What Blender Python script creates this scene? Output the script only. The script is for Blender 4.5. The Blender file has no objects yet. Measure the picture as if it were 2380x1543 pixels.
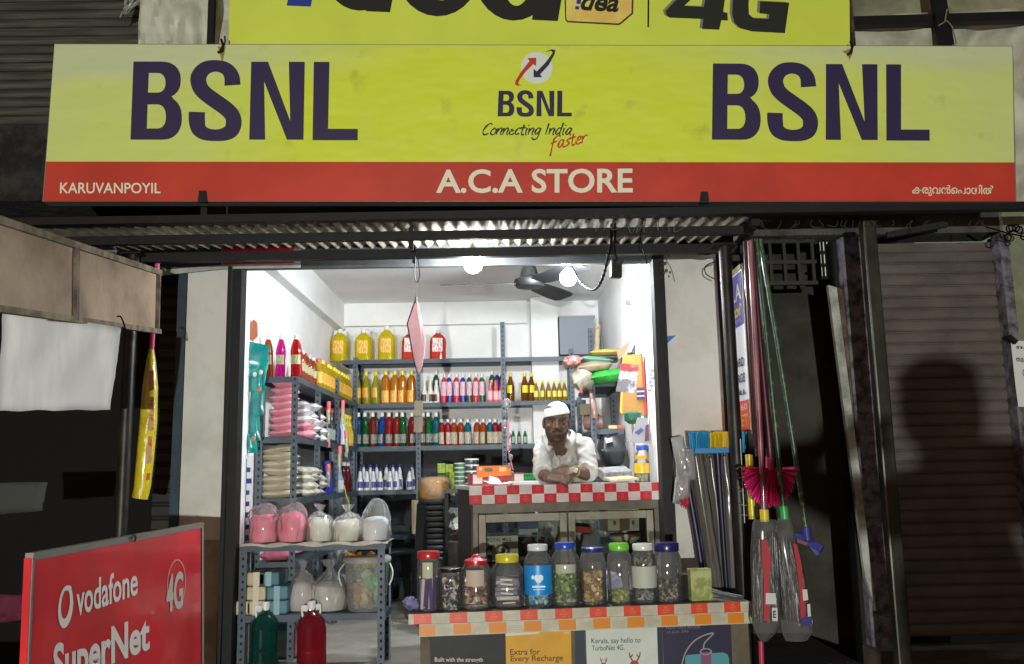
import bpy, bmesh, math, random
from mathutils import Vector, Matrix, Euler, noise
random.seed(7)
R = math.radians
sc = bpy.context.scene
col = sc.collection

# ------------------------------------------------------------------ camera, world, light, exposure
EYE = 1.5
CX, CY, FPX = 1189.5, 771.5, 2086.0          # picture measured on a 2379 x 1543 copy of the photograph
YAW, PITCH, ROLL = R(0.57), R(8.9), R(1.1)
Fv = Vector((math.sin(YAW)*math.cos(PITCH), math.cos(YAW)*math.cos(PITCH), math.sin(PITCH)))
r0 = Vector((math.cos(YAW), -math.sin(YAW), 0))
u0 = r0.cross(Fv)
Rv = r0*math.cos(ROLL) - u0*math.sin(ROLL)
Uv = u0*math.cos(ROLL) + r0*math.sin(ROLL)
CAM = Vector((0, 0, EYE))
cd = bpy.data.cameras.new('camera')
cam = bpy.data.objects.new('camera', cd)
col.objects.link(cam)
cam.matrix_world = Matrix(((Rv.x, Uv.x, -Fv.x, CAM.x), (Rv.y, Uv.y, -Fv.y, CAM.y), (Rv.z, Uv.z, -Fv.z, CAM.z), (0, 0, 0, 1)))
cd.sensor_width = 36.0
cd.lens = 36.0*FPX/2379.0
cd.clip_start = 0.02
cd.clip_end = 500
sc.camera = cam

w = bpy.data.worlds.new('World')
sc.world = w
w.use_nodes = True
nt = w.node_tree
sky = nt.nodes.new('ShaderNodeTexSky')
sky.sky_type = 'NISHITA'
sky.sun_disc = False
sky.sun_elevation = R(0.5)
sky.sun_rotation = R(200)
nt.links.new(sky.outputs[0], nt.nodes['Background'].inputs[0])
nt.nodes['Background'].inputs[1].default_value = 0.14

sc.view_settings.view_transform = 'Standard'
sc.view_settings.look = 'None'
sc.view_settings.exposure = 0.0
sc.view_settings.gamma = 1.0
sc.cycles.max_bounces = 8
sc.cycles.transparent_max_bounces = 24
sc.cycles.sample_clamp_indirect = 4.0

def point_light(name, loc, power, color, radius):
    l = bpy.data.lights.new(name, 'POINT')
    l.energy = power; l.color = color; l.shadow_soft_size = radius
    o = bpy.data.objects.new(name, l); o.location = loc
    col.objects.link(o)
    return o

# the lamp across the road behind the photographer: it lights the signs and throws the head shadow
LAMP = Vector((-0.3, -3.6, 1.22))
point_light('street_lamp_light', LAMP, 1620, (0.98, 1.0, 0.93), 0.03)

# ------------------------------------------------------------------ pixels to points
def ray(px, py):
    return (Fv*FPX + Rv*(px-CX) + Uv*(CY-py))

def at(px, py, Y):
    d = ray(px, py)
    return CAM + d*(Y/d.y)

def at_plane(px, py, p0, n):
    d = ray(px, py)
    return CAM + d*((p0-CAM).dot(n)/d.dot(n))

def X(px, py, Y): return at(px, py, Y).x
def Z(px, py, Y): return at(px, py, Y).z
def PM(Y): return Y/FPX

# ------------------------------------------------------------------ materials
def srgb(h):
    h = h.lstrip('#')
    o = []
    for i in (0, 2, 4):
        c = int(h[i:i+2], 16)/255
        o.append(c/12.92 if c <= .04045 else ((c+.055)/1.055)**2.4)
    return (o[0], o[1], o[2], 1)

MATS = {}
def M(name, c, rough=.6, metal=0, c2=None, ns=6.0, nd=4, lo=.4, hi=.6, bump=0, bs=60, coat=0, stretch=None, emis=0, spec=None, transl=0):
    if name in MATS: return MATS[name]
    m = bpy.data.materials.new(name); m.use_nodes = True
    t = m.node_tree; b = t.nodes['Principled BSDF']
    c = srgb(c) if isinstance(c, str) else c
    b.inputs['Base Color'].default_value = c
    b.inputs['Roughness'].default_value = rough
    b.inputs['Metallic'].default_value = metal
    b.inputs['Coat Weight'].default_value = coat
    b.inputs['Coat Roughness'].default_value = .08
    if spec is not None: b.inputs['Specular IOR Level'].default_value = spec
    co = None
    if c2 is not None or bump:
        tc = t.nodes.new('ShaderNodeTexCoord')
        co = tc.outputs['Object']
        if stretch:
            mp = t.nodes.new('ShaderNodeMapping'); mp.inputs['Scale'].default_value = stretch
            t.links.new(co, mp.inputs[0]); co = mp.outputs[0]
    if c2 is not None:
        c2 = srgb(c2) if isinstance(c2, str) else c2
        n = t.nodes.new('ShaderNodeTexNoise'); n.inputs['Scale'].default_value = ns; n.inputs['Detail'].default_value = nd
        n.inputs['Roughness'].default_value = .62
        t.links.new(co, n.inputs['Vector'])
        rp = t.nodes.new('ShaderNodeValToRGB')
        rp.color_ramp.elements[0].position = lo; rp.color_ramp.elements[0].color = c
        rp.color_ramp.elements[1].position = hi; rp.color_ramp.elements[1].color = c2
        t.links.new(n.outputs['Fac'], rp.inputs[0])
        t.links.new(rp.outputs[0], b.inputs['Base Color'])
    if bump:
        n2 = t.nodes.new('ShaderNodeTexNoise'); n2.inputs['Scale'].default_value = bs; n2.inputs['Detail'].default_value = 5
        t.links.new(co, n2.inputs['Vector'])
        bp = t.nodes.new('ShaderNodeBump'); bp.inputs['Strength'].default_value = bump; bp.inputs['Distance'].default_value = .02
        t.links.new(n2.outputs['Fac'], bp.inputs['Height']); t.links.new(bp.outputs[0], b.inputs['Normal'])
    if emis:
        b.inputs['Emission Color'].default_value = c
        b.inputs['Emission Strength'].default_value = emis
    if transl:
        tr = t.nodes.new('ShaderNodeBsdfTranslucent'); tr.inputs[0].default_value = c
        mx = t.nodes.new('ShaderNodeMixShader'); mx.inputs[0].default_value = transl
        t.links.new(b.outputs[0], mx.inputs[1]); t.links.new(tr.outputs[0], mx.inputs[2])
        t.links.new(mx.outputs[0], t.nodes['Material Output'].inputs[0])
    MATS[name] = m
    return m

def clear(name, tint=(.93, .95, .95, 1), gl=.25, rough=.06, haze=0.0):
    """clear plastic or glass: see-through with reflections that grow at the rim, and a little milkiness"""
    if name in MATS: return MATS[name]
    m = bpy.data.materials.new(name); m.use_nodes = True
    t = m.node_tree; t.nodes.remove(t.nodes['Principled BSDF'])
    tr = t.nodes.new('ShaderNodeBsdfTransparent'); tr.inputs[0].default_value = tint
    g = t.nodes.new('ShaderNodeBsdfGlossy'); g.inputs['Roughness'].default_value = rough
    lw = t.nodes.new('ShaderNodeLayerWeight'); lw.inputs[0].default_value = gl
    mx = t.nodes.new('ShaderNodeMixShader')
    t.links.new(lw.outputs['Fresnel'], mx.inputs[0]); t.links.new(tr.outputs[0], mx.inputs[1]); t.links.new(g.outputs[0], mx.inputs[2])
    out = mx
    if haze:
        d = t.nodes.new('ShaderNodeBsdfDiffuse'); d.inputs[0].default_value = (.8, .8, .8, 1)
        m2 = t.nodes.new('ShaderNodeMixShader'); m2.inputs[0].default_value = haze
        t.links.new(mx.outputs[0], m2.inputs[1]); t.links.new(d.outputs[0], m2.inputs[2]); out = m2
    t.links.new(out.outputs[0], t.nodes['Material Output'].inputs[0])
    MATS[name] = m
    return m

def plain(h, rough=.45, coat=0): return M('paint_'+h.strip('#')+('_c' if coat else ''), h, rough, coat=coat)
def liq(h):
    k = 'liquid_'+h.strip('#')
    if k in MATS: return MATS[k]
    m = M(k, h, .12, coat=.6, transl=.3); t = m.node_tree
    src = t.nodes['Material Output'].inputs[0].links[0].from_socket
    tr = t.nodes.new('ShaderNodeBsdfTransparent'); c = srgb(h); mxc = max(c[:3])
    tr.inputs[0].default_value = tuple(min(1, .04+.9*(q/mxc)**.8) for q in c[:3])+(1,)
    mx = t.nodes.new('ShaderNodeMixShader'); mx.inputs[0].default_value = .38
    t.links.new(src, mx.inputs[1]); t.links.new(tr.outputs[0], mx.inputs[2]); t.links.new(mx.outputs[0], t.nodes['Material Output'].inputs[0])
    return m

# ------------------------------------------------------------------ mesh builder
WM = {}
class MB:
    def __init__(s): s.v = []; s.f = []; s.m = []; s.k = 0
    def add(s, vs, fs, mi=None):
        n = len(s.v); s.v += [Vector(p) for p in vs]
        s.f += [tuple(i+n for i in f) for f in fs]; s.m += [s.k if mi is None else mi]*len(fs)
        return s
    def hexa(s, p, mi=None):
        return s.add(p, [(0, 3, 2, 1), (4, 5, 6, 7), (0, 1, 5, 4), (1, 2, 6, 5), (2, 3, 7, 6), (3, 0, 4, 7)], mi)
    def box(s, x0, x1, y0, y1, z0, z1, mi=None):
        return s.hexa([(x0, y0, z0), (x1, y0, z0), (x1, y1, z0), (x0, y1, z0), (x0, y0, z1), (x1, y0, z1), (x1, y1, z1), (x0, y1, z1)], mi)
    def obox(s, c, size, rot=(0, 0, 0), mi=None):
        e = Euler(rot).to_matrix(); c = Vector(c); a, b, d = [q/2 for q in size]
        P = [(-a, -b, -d), (a, -b, -d), (a, b, -d), (-a, b, -d), (-a, -b, d), (a, -b, d), (a, b, d), (-a, b, d)]
        return s.hexa([c + e @ Vector(q) for q in P], mi)
    def bar(s, p0, p1, w, d, up=(0, 1, 0), mi=None):
        p0 = Vector(p0); p1 = Vector(p1); t = (p1-p0).normalized(); up = Vector(up)
        if abs(t.dot(up)) > .95: up = Vector((1, 0, 0))
        a = t.cross(up).normalized(); b = a.cross(t).normalized()
        a = a*w/2; b = b*d/2
        return s.hexa([p0-a-b, p0+a-b, p0+a+b, p0-a+b, p1-a-b, p1+a-b, p1+a+b, p1-a+b], mi)
    def prism(s, pts, off, mi=None):
        n = len(pts); off = Vector(off); pts = [Vector(p) for p in pts]
        fs = [tuple(range(n)), tuple(range(2*n-1, n-1, -1))] + [((i+1) % n, i, i+n, (i+1) % n+n) for i in range(n)]
        return s.add(pts + [p+off for p in pts], fs, mi)
    def quadpx(s, q, Y, depth, mi=None):
        return s.prism([at(x, y, Y) for x, y in q], (0, depth, 0), mi)
    def lathe(s, prof, c=(0, 0, 0), n=16, sx=1, sy=1, sq=2.0, jit=0, mi=None, capb=True, capt=True, seed=0):
        c = Vector(c); rows = []; vs = []; rnd = random.Random(seed)
        ph = [rnd.uniform(0, 6.28) for _ in range(4)]
        for k, (r, z) in enumerate(prof):
            row = []
            for i in range(n):
                a = 2*math.pi*i/n; ca, sa = math.cos(a), math.sin(a)
                q = 1/((abs(ca)**sq+abs(sa)**sq)**(1/sq))
                j = 1+jit*(math.sin(3*a+ph[0]+z*25)+.6*math.sin(5*a+ph[1]-z*40)+.5*math.sin(2*a+ph[2]))/2 if jit else 1
                row.append(len(vs)); vs.append(c+Vector((r*q*j*ca*sx, r*q*j*sa*sy, z)))
            rows.append(row)
        fs = []
        for k in range(len(rows)-1):
            for i in range(n):
                fs.append((rows[k][i], rows[k][(i+1) % n], rows[k+1][(i+1) % n], rows[k+1][i]))
        if capb: fs.append(tuple(reversed(rows[0])))
        if capt: fs.append(tuple(rows[-1]))
        return s.add(vs, fs, mi)
    def tube(s, pts, r, n=8, mi=None, caps=True):
        pts = [Vector(p) for p in pts]; m = len(pts)
        rs = r if isinstance(r, (list, tuple)) else [r]*m
        vs = []; ref = None
        for i, p in enumerate(pts):
            t = (pts[min(i+1, m-1)]-pts[max(i-1, 0)])
            if t.length < 1e-9: t = Vector((0, 0, 1))
            t.normalize()
            if ref is None:
                ref = Vector((1, 0, 0)) if abs(t.x) < .8 else Vector((0, 1, 0))
            a = (ref-t*ref.dot(t))
            if a.length < 1e-6: a = t.orthogonal()
            a.normalize(); ref = a; b = t.cross(a)
            for k in range(n):
                th = 2*math.pi*k/n
                vs.append(p+(a*math.cos(th)+b*math.sin(th))*rs[i])
        fs = []
        for i in range(m-1):
            for k in range(n):
                fs.append((i*n+k, i*n+(k+1) % n, (i+1)*n+(k+1) % n, (i+1)*n+k))
        if caps:
            fs.append(tuple(range(n-1, -1, -1))); fs.append(tuple(range((m-1)*n, m*n)))
        return s.add(vs, fs, mi)
    def sheet(s, g, mi=None):
        nr, nc = len(g), len(g[0]); vs = [p for r in g for p in r]
        return s.add(vs, [(i*nc+j, i*nc+j+1, (i+1)*nc+j+1, (i+1)*nc+j) for i in range(nr-1) for j in range(nc-1)], mi)
    def ball(s, c, r, n=12, mi=None, jit=0, seed=0):
        rx, ry, rz = (r, r, r) if not isinstance(r, (tuple, list)) else r
        prof = [(math.sin(math.pi*k/n), -math.cos(math.pi*k/n)) for k in range(n+1)]
        prof[0] = (.02, -1); prof[-1] = (.02, 1)
        b = MB().lathe(prof, n=n+4, jit=jit, seed=seed)
        return s.add([Vector(c)+Vector((p.x*rx, p.y*ry, p.z*rz)) for p in b.v], b.f, mi)
    def pillow(s, c, size, rz=0, tilt=0, n=7, seed=0, mi=None, wob=.12):
        """a filled packet: puffed middle, crimped rim"""
        sx, sy, sz = size; rnd = random.Random(seed); c = Vector(c)
        e = Euler((0, tilt, rz)).to_matrix(); vs = []; fs = []; N = n+1
        o = Vector((rnd.uniform(0, 99), rnd.uniform(0, 99), 0))
        for side in (1, -1):
            for i in range(N):
                for j in range(N):
                    u = -1+2*i/n; v = -1+2*j/n
                    h = ((1-u**4)*(1-v**4))**.5
                    wv = noise.noise(Vector((u*1.7, v*1.7, side*3))+o)*wob
                    z = side*sz/2*(h*(1+wv)+.06)
                    k = 1-.06*(1-h)
                    vs.append(c+e @ Vector((u*sx/2*(1+.04*noise.noise(Vector((v*2, side, 5))+o)), v*sy/2, z)))
        for i in range(n):
            for j in range(n):
                a = i*N+j; fs.append((a, a+N, a+N+1, a+1)); b = a+N*N; fs.append((b, b+1, b+N+1, b+N))
        rim = [(i, 0) for i in range(n)]+[(n, j) for j in range(n)]+[(i, n) for i in range(n, 0, -1)]+[(0, j) for j in range(n, 0, -1)]
        for q in range(len(rim)):
            a = rim[q][0]*N+rim[q][1]; b2 = rim[(q+1) % len(rim)]; b = b2[0]*N+b2[1]
            fs.append((a, b, b+N*N, a+N*N))
        return s.add(vs, fs, mi)
    def build(s, name, mat, parent=None, smooth=False, bevel=0, local=False):
        me = bpy.data.meshes.new(name)
        vs = s.v
        if parent is not None and not local:
            inv = WM[parent.name].inverted(); vs = [inv @ p for p in vs]
        me.from_pydata([tuple(p) for p in vs], [], s.f); me.update()
        mats = mat if isinstance(mat, (list, tuple)) else [mat]
        for q in mats: me.materials.append(q)
        if len(mats) > 1: me.polygons.foreach_set('material_index', s.m)
        bm = bmesh.new(); bm.from_mesh(me); bmesh.ops.recalc_face_normals(bm, faces=bm.faces)
        if bevel:
            bmesh.ops.bevel(bm, geom=[e for e in bm.edges if len(e.link_faces) == 2 and e.calc_face_angle(0) > .6], offset=bevel, segments=2, profile=.5, affect='EDGES')
        bm.to_mesh(me); bm.free()
        if smooth:
            me.polygons.foreach_set('use_smooth', [True]*len(me.polygons))
            try: me.set_sharp_from_angle(angle=R(45))
            except Exception: pass
        o = bpy.data.objects.new(name, me); col.objects.link(o)
        if parent is not None:
            o.parent = parent; WM[o.name] = WM[parent.name]
        else: WM[o.name] = Matrix.Identity(4)
        return o

def tag(o, label=None, cat=None, group=None, kind=None):
    if label: o['label'] = label
    if cat: o['category'] = cat
    if group: o['group'] = group
    if kind: o['kind'] = kind
    return o

def thing(name, label, cat, loc=(0, 0, 0), rz=0, group=None):
    o = bpy.data.objects.new(name, None); col.objects.link(o)
    o.location = loc; o.rotation_euler = (0, 0, rz); o.empty_display_size = .1
    WM[o.name] = Matrix.Translation(Vector(loc)) @ Matrix.Rotation(rz, 4, 'Z')
    return tag(o, label, cat, group)

def dup(root, loc, rz=None, label=None, group=None, scale=None):
    r = root.copy(); col.objects.link(r); r.location = loc
    if rz is not None: r.rotation_euler = (0, 0, rz)
    if scale: r.scale = scale
    if label: r['label'] = label
    if group: r['group'] = group
    for ch in list(root.children):
        c = ch.copy(); col.objects.link(c); c.parent = r
        for g in list(ch.children):
            d = g.copy(); col.objects.link(d); d.parent = c
    return r

# ------------------------------------------------------------------ flat shapes and lettering
def _curve_mesh(cu):
    ob = bpy.data.objects.new('outline', cu); col.objects.link(ob)
    dg = bpy.context.evaluated_depsgraph_get(); dg.update()
    me = bpy.data.meshes.new_from_object(ob.evaluated_get(dg))
    vs = [v.co.copy() for v in me.vertices]; fs = [tuple(p.vertices) for p in me.polygons]
    bpy.data.objects.remove(ob); bpy.data.curves.remove(cu); bpy.data.meshes.remove(me)
    return vs, fs

def fill2d(loops):
    cu = bpy.data.curves.new('outline', 'CURVE'); cu.dimensions = '2D'; cu.fill_mode = 'BOTH'
    for lp in loops:
        sp = cu.splines.new('POLY'); sp.points.add(len(lp)-1); sp.use_cyclic_u = True
        for p, q in zip(sp.points, lp): p.co = (q[0], q[1], 0, 1)
    return _curve_mesh(cu)

TXT = {}
def text2d(s, bold=0, shear=0, space=1.0):
    k = (s, bold, shear, space)
    if k in TXT: return TXT[k]
    cu = bpy.data.curves.new('outline', 'FONT'); cu.body = s; cu.offset = bold; cu.shear = shear
    cu.space_character = space; cu.fill_mode = 'FRONT'; cu.resolution_u = 4
    vs, fs = _curve_mesh(cu)
    x0 = min(v.x for v in vs); x1 = max(v.x for v in vs); y0 = min(v.y for v in vs); y1 = max(v.y for v in vs)
    TXT[k] = [((v.x-x0)/(x1-x0), (y1-v.y)/(y1-y0)) for v in vs], fs
    return TXT[k]

def bil(q, u, v):
    (ax, ay), (bx, by), (cx, cy), (dx, dy) = q
    return ((ax*(1-u)+bx*u)*(1-v)+(dx*(1-u)+cx*u)*v, (ay*(1-u)+by*u)*(1-v)+(dy*(1-u)+cy*u)*v)

def rect(x0, y0, x1, y1, sl=0):
    d = sl*(x1-x0)
    return [(x0, y0), (x1, y0+d), (x1, y1+d), (x0, y1)]

class Plane:
    def __init__(s, p0, n): s.p0 = Vector(p0); s.n = Vector(n).normalized()
    def pt(s, x, y, e): return at_plane(x, y, s.p0+s.n*e, s.n)
def PY(Y): return Plane((0, Y, 0), (0, -1, 0))

def letters(name, text, q, pl, e, mat, parent, bold=.0, shear=0, space=1.0):
    vs, fs = text2d(text, bold, shear, space)
    b = MB(); b.add([pl.pt(*bil(q, u, v), e) for u, v in vs], fs)
    return b.build(name, mat, parent)

def flat(name, loops, pl, e, mat, parent):
    vs, fs = fill2d(loops)
    return MB().add([pl.pt(v.x, v.y, e) for v in vs], fs).build(name, mat, parent)

def cat_rom(P, k=6):
    out = []
    for i in range(len(P)-1):
        p0 = P[max(i-1, 0)]; p1 = P[i]; p2 = P[i+1]; p3 = P[min(i+2, len(P)-1)]
        for j in range(k):
            t = j/k
            out.append(tuple(.5*(2*b+(c-a)*t+(2*a-5*b+4*c-d)*t*t+(3*b-a-3*c+d)*t**3) for a, b, c, d in zip(p0, p1, p2, p3)))
    out.append(tuple(P[-1]))
    return out

def stroke(P, wd, k=6):
    """outline of a brush stroke; P may carry a width factor as a third value"""
    P = [p if len(p) == 3 else (p[0], p[1], 1.0) for p in P]
    C = cat_rom(P, k); L = []; Rr = []
    for i, (x, y, f) in enumerate(C):
        a = C[max(i-1, 0)]; b = C[min(i+1, len(C)-1)]
        dx, dy = b[0]-a[0], b[1]-a[1]; l = math.hypot(dx, dy) or 1
        nx, ny = -dy/l*wd*f/2, dx/l*wd*f/2
        L.append((x+nx, y+ny)); Rr.append((x-nx, y-ny))
    return L+Rr[::-1]

def ell(cx, cy, rx, ry, n=28, a0=0, rot=0):
    c, s = math.cos(rot), math.sin(rot)
    return [(cx+rx*math.cos(2*math.pi*i/n)*c-ry*math.sin(2*math.pi*i/n)*s, cy+rx*math.cos(2*math.pi*i/n)*s+ry*math.sin(2*math.pi*i/n)*c) for i in range(n)]

HAND = {'C': (.8, [[(.75, 1.5), (.5, 1.7), (.15, 1.2), (0, .5), (.2, 0), (.65, .2)]]), 'o': (.66, [[(.35, 1), (.05, .6), (.1, .1), (.4, 0), (.58, .5), (.38, 1)]]),
 'n': (.66, [[(0, 1), (.05, 0)], [(.05, .5), (.3, 1), (.48, .8), (.43, .15), (.6, 0)]]), 'e': (.6, [[(.05, .5), (.42, .65), (.36, 1), (.1, .7), (.05, .2), (.3, 0), (.55, .2)]]),
 'c': (.56, [[(.5, .85), (.3, 1), (.05, .5), (.15, .05), (.5, .18)]]), 't': (.5, [[(.2, 1.5), (.15, .2), (.3, 0), (.45, .1)], [(-.1, 1), (.5, 1.06)]]),
 'i': (.36, [[(.1, 1), (.1, .1), (.25, 0)], [(.16, 1.34), (.2, 1.46)]]), 'g': (.68, [[(.5, .9), (.25, 1), (.05, .5), (.2, .05), (.5, .5)], [(.52, 1), (.45, -.5), (.1, -.7), (-.15, -.4)]]),
 'I': (.4, [[(.1, 1.7), (.1, 0)]]), 'd': (.72, [[(.5, .9), (.25, 1), (.05, .4), (.2, 0), (.5, .4)], [(.56, 1.8), (.5, .1), (.62, 0)]]),
 'a': (.72, [[(.5, .9), (.25, 1), (.05, .4), (.2, 0), (.5, .5)], [(.52, 1), (.5, .1), (.65, 0)]]), 'f': (.62, [[(.2, 1.3), (.1, .5), (.0, -.9)], [(.15, 1.3), (.5, 1.62), (.8, 1.5)], [(-.05, .75), (.5, .95)]]),
 's': (.5, [[(.42, .95), (.1, .8), (.35, .4), (.1, 0), (-.1, .1)]]), 'r': (.56, [[(0, 1), (.05, 0)], [(.05, .6), (.3, 1), (.5, .9)]]), ' ': (.45, [])}
def handwriting(name, s, org, xh, wd, pl, e, mat, parent, rot=0, shear=.22, kx=1.0):
    x = 0; b = MB(); c, sn = math.cos(rot), math.sin(rot); k = 0
    for ch in s:
        adv, strokes = HAND[ch]
        for st in strokes:
            P = [((x+p[0]+p[1]*shear)*xh*kx, -p[1]*xh, .7+.6*((i+1) % 2)) for i, p in enumerate(st)]
            lp = [(org[0]+px*c-py*sn, org[1]+px*sn+py*c) for px, py in stroke(P, wd, 4)]
            vs, fs = fill2d([lp]); k += 1
            b.add([pl.pt(v.x, v.y, e+.0001*k) for v in vs], fs)
        x += adv
    return b.build(name, mat, parent)

def arc(cx, cy, rx, ry, a0, a1, n=14, p=2.3):
    out = []
    for i in range(n+1):
        a = R(a0+(a1-a0)*i/n); c, q = math.cos(a), math.sin(a)
        out.append((cx+rx*math.copysign(abs(c)**(2/p), c), cy+ry*math.copysign(abs(q)**(2/p), q)))
    return out
GB = [[(7.5, 0)]+arc(72, 42, 45, 42, -90, 62)+[(98, 82)]+arc(73, 128.5, 46.5, 50, -58, 90)+[(0, 178.5)],
      [(43, 26)]+arc(62, 48.5, 19.5, 22.5, -90, 90)+[(41, 71)], [(40, 98)]+arc(62, 125.5, 20.5, 27.5, -90, 90)+[(38, 153)]]
SP = [(1648, 606, 1.07), (1640, 540, 1.0), (1600, 490, .85), (1527, 471, .76), (1452, 490, .9), (1408, 548, 1.05), (1415, 612, 1.05), (1450, 660, 1), (1520, 712, 1), (1600, 768, 1),
      (1645, 815, 1.02), (1657, 868, 1.05), (1640, 920, 1), (1590, 948, .85), (1525, 955, .76), (1455, 945, .85), (1410, 912, 1), (1396, 855, 1.08), (1396, 793, 1.08)]
GS = [stroke([((x-1340)/3.0513, (y-442)/3.0513, f) for x, y, f in SP], 34.8, 5)]
GN = [[(4, 0), (43, 0), (95, 135), (91, 0), (128, 0), (126, 178), (87.5, 178), (34, 45), (37, 178), (0, 178)]]
GL = [[(2, 0), (38, 0), (36, 153), (105, 153), (105, 179), (0, 179)]]
def operator_name(q, pl, e, mat, parent):
    b = MB()
    for g, dx in ((GB, 0), (GS, 136), (GN, 276), (GL, 423)):
        vs, fs = fill2d(g)
        b.add([pl.pt(*bil(q, (v.x+dx)/528, v.y/179), e) for v in vs], fs)
    return b.build('lettering', mat, parent)

ORD = ['first', 'second', 'third', 'fourth', 'fifth', 'sixth', 'seventh', 'eighth', 'ninth', 'tenth', 'eleventh', 'twelfth', 'thirteenth', 'fourteenth', 'fifteenth', 'sixteenth']

# ------------------------------------------------------------------ the setting
YF, ZF, ZS, YB = 4.75, 0.53, 2.607, 7.42
m_wall = M('white_wall', '#efefef', .7, c2='#dcdddc', ns=2.2, lo=.4, hi=.8, bump=.08, bs=30)
m_ceil = M('ceiling_paint', '#f6f6f6', .8, c2='#ececec', ns=2)
m_pillar = M('whitewash', '#d0cfc8', .85, c2='#b3b2a9', ns=3.2, lo=.42, hi=.75, bump=.12, bs=25)
m_dado = M('mud_stained_plaster', '#ab9f8d', .9, c2='#8a7d6a', ns=5, bump=.2, bs=30)
m_black = M('black_steel', '#0f1012', .6, c2='#1c1a18', ns=14, lo=.5, hi=.75, spec=.3)
m_grey = M('grey_paint', '#5b5d5e', .7, c2='#4a4c4d', ns=5)
m_dark = M('dark_wall', '#47453c', .9, c2='#302f29', ns=2.5)
m_floor = M('cement_floor', '#b9b6ac', .55, c2='#a3a095', ns=4, bump=.05, bs=40)

m_ground = M('road_dirt', '#3c3a36', .95, c2='#2b2927', ns=3, bump=.4, bs=20)
tag(MB().sheet([[Vector((x, y, 0)) for x in (-60, 0, 60)] for y in (-60, 0, 60)]).build('ground', m_ground), kind='structure')
XL, XR = -1.385, .845
tag(MB().box(-1.62, 1.24, 4.66, 7.6, .02, ZF-.006).build('floor', m_floor), kind='structure')

bld = thing('shop_building', 'narrow white walled shop room open to the street behind the yellow sign', 'shop', (0, YF, ZF))
MB().box(XL-.12, XL, YF+.02, YB, ZF, 2.95).build('wall', m_wall, bld)
MB().prism([(XR, YF+.02, ZF), (.80, YB, ZF), (.92, YB, ZF), (XR+.12, YF+.02, ZF)], (0, 0, 2.95-ZF)).build('wall', m_wall, bld)
MB().box(XL-.12, .92, YB, YB+.12, ZF, 2.95).build('wall', m_wall, bld)
MB().box(XL-.12, XR+.12, YF+.014, YB+.12, 2.917, 3.02).build('ceiling', m_ceil, bld)
# ring beam on left and back wall, column in the back corner
MB().box(XL, XL+.07, YF+.16, YB, 2.69, 2.915).box(XL+.07, .20, YB-.07, YB, 2.725, 2.915).build('ring_beam', m_wall, bld)
MB().box(X(1234, 760, 7.2), X(1296, 760, 7.2), 7.2, YB-.003, ZF, 2.914).build('column', m_wall, bld)
MB().box(XL-.1, XR+.1, YF-.02, YF+.012, ZS, 2.98).build('lintel', M('lintel_grey', '#4c4e50', .7, c2='#3c3e40', ns=4), bld)
MB().box(X(434, 930, YF), X(533, 930, YF), YF-.05, YF+.12, 0, 2.62).build('pillar', m_pillar, bld)
MB().box(X(434, 930, YF)-.001, X(533, 930, YF)+.001, YF-.054, YF-.05, 0, 1.19).build('dado', m_dado, bld)
MB().box(X(1553, 950, YF), X(1678, 950, YF), YF-.04, YF+.12, 0, 2.68).build('pillar', m_pillar, bld)
def jamb(xa, xb, y):
    a, b = X(xa, y, YF), X(xb, y, YF)
    return MB().box(a, b, YF-.075, YF+.02, ZF, ZS+.05).box(a, a+.02, YF-.1, YF-.075, ZF, ZS).build('shutter_guide', m_black, bld)
jamb(534, 563, 930); jamb(1524, 1552, 950)
# upper storey seen over the signs
m_up = M('damp_concrete', '#4b4b40', .95, c2='#2c2d27', ns=2.5, bump=.5, bs=12)
MB().box(-3.6, 3.6, YF+.35, YF+.5, 3.02, 5.2).build('upper_wall', m_up, bld)
MB().box(-3.4, -1.9, YF-.05, YF+.35, 3.0, 3.43).build('sunshade_slab', M('rough_black_plaster', '#34332e', 1, c2='#191a18', ns=9, bump=1, bs=14), bld)

def shutter(name, label, cat, x0, x1, z0, z1, Y, pitch, mat, amp=.012):
    rows = []; n = int((z1-z0)/pitch)
    for i in range(n):
        for t, a in ((0, -.5), (.05, .35), (.2, .8), (.5, 1), (.8, .8), (.93, .35), (.96, -.5)):
            z = z0+(i+t)*pitch
            rows.append([Vector((x, Y-amp*a, z)) for x in (x0, (x0+x1)/2, x1)])
    rows.append([Vector((x, Y, z0+n*pitch)) for x in (x0, (x0+x1)/2, x1)])
    b = MB().sheet(rows); b.box(x0, x1, Y+.004, Y+.02, z0, z1)
    r = thing(name, label, cat, ((x0+x1)/2, Y, z0))
    b.build('slat_curtain', mat, r)
    return r
m_sh_old = M('grey_shutter_metal', '#55574c', .6, .2, c2='#3a3b33', ns=5, stretch=(.4, 1, 6))
r = shutter('upper_shutter', 'grey ribbed metal shutter of upper floor above left end of yellow sign', 'shutter', -3.3, -1.35, 3.44, 5.1, YF+.1, .0532, m_sh_old, .014)
MB().box(-1.35, -1.3, YF+.02, YF+.2, 3.44, 5.1).box(-3.3, -1.3, YF+.02, YF+.2, 3.40, 3.437).build('shutter_frame', m_black, r)

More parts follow.
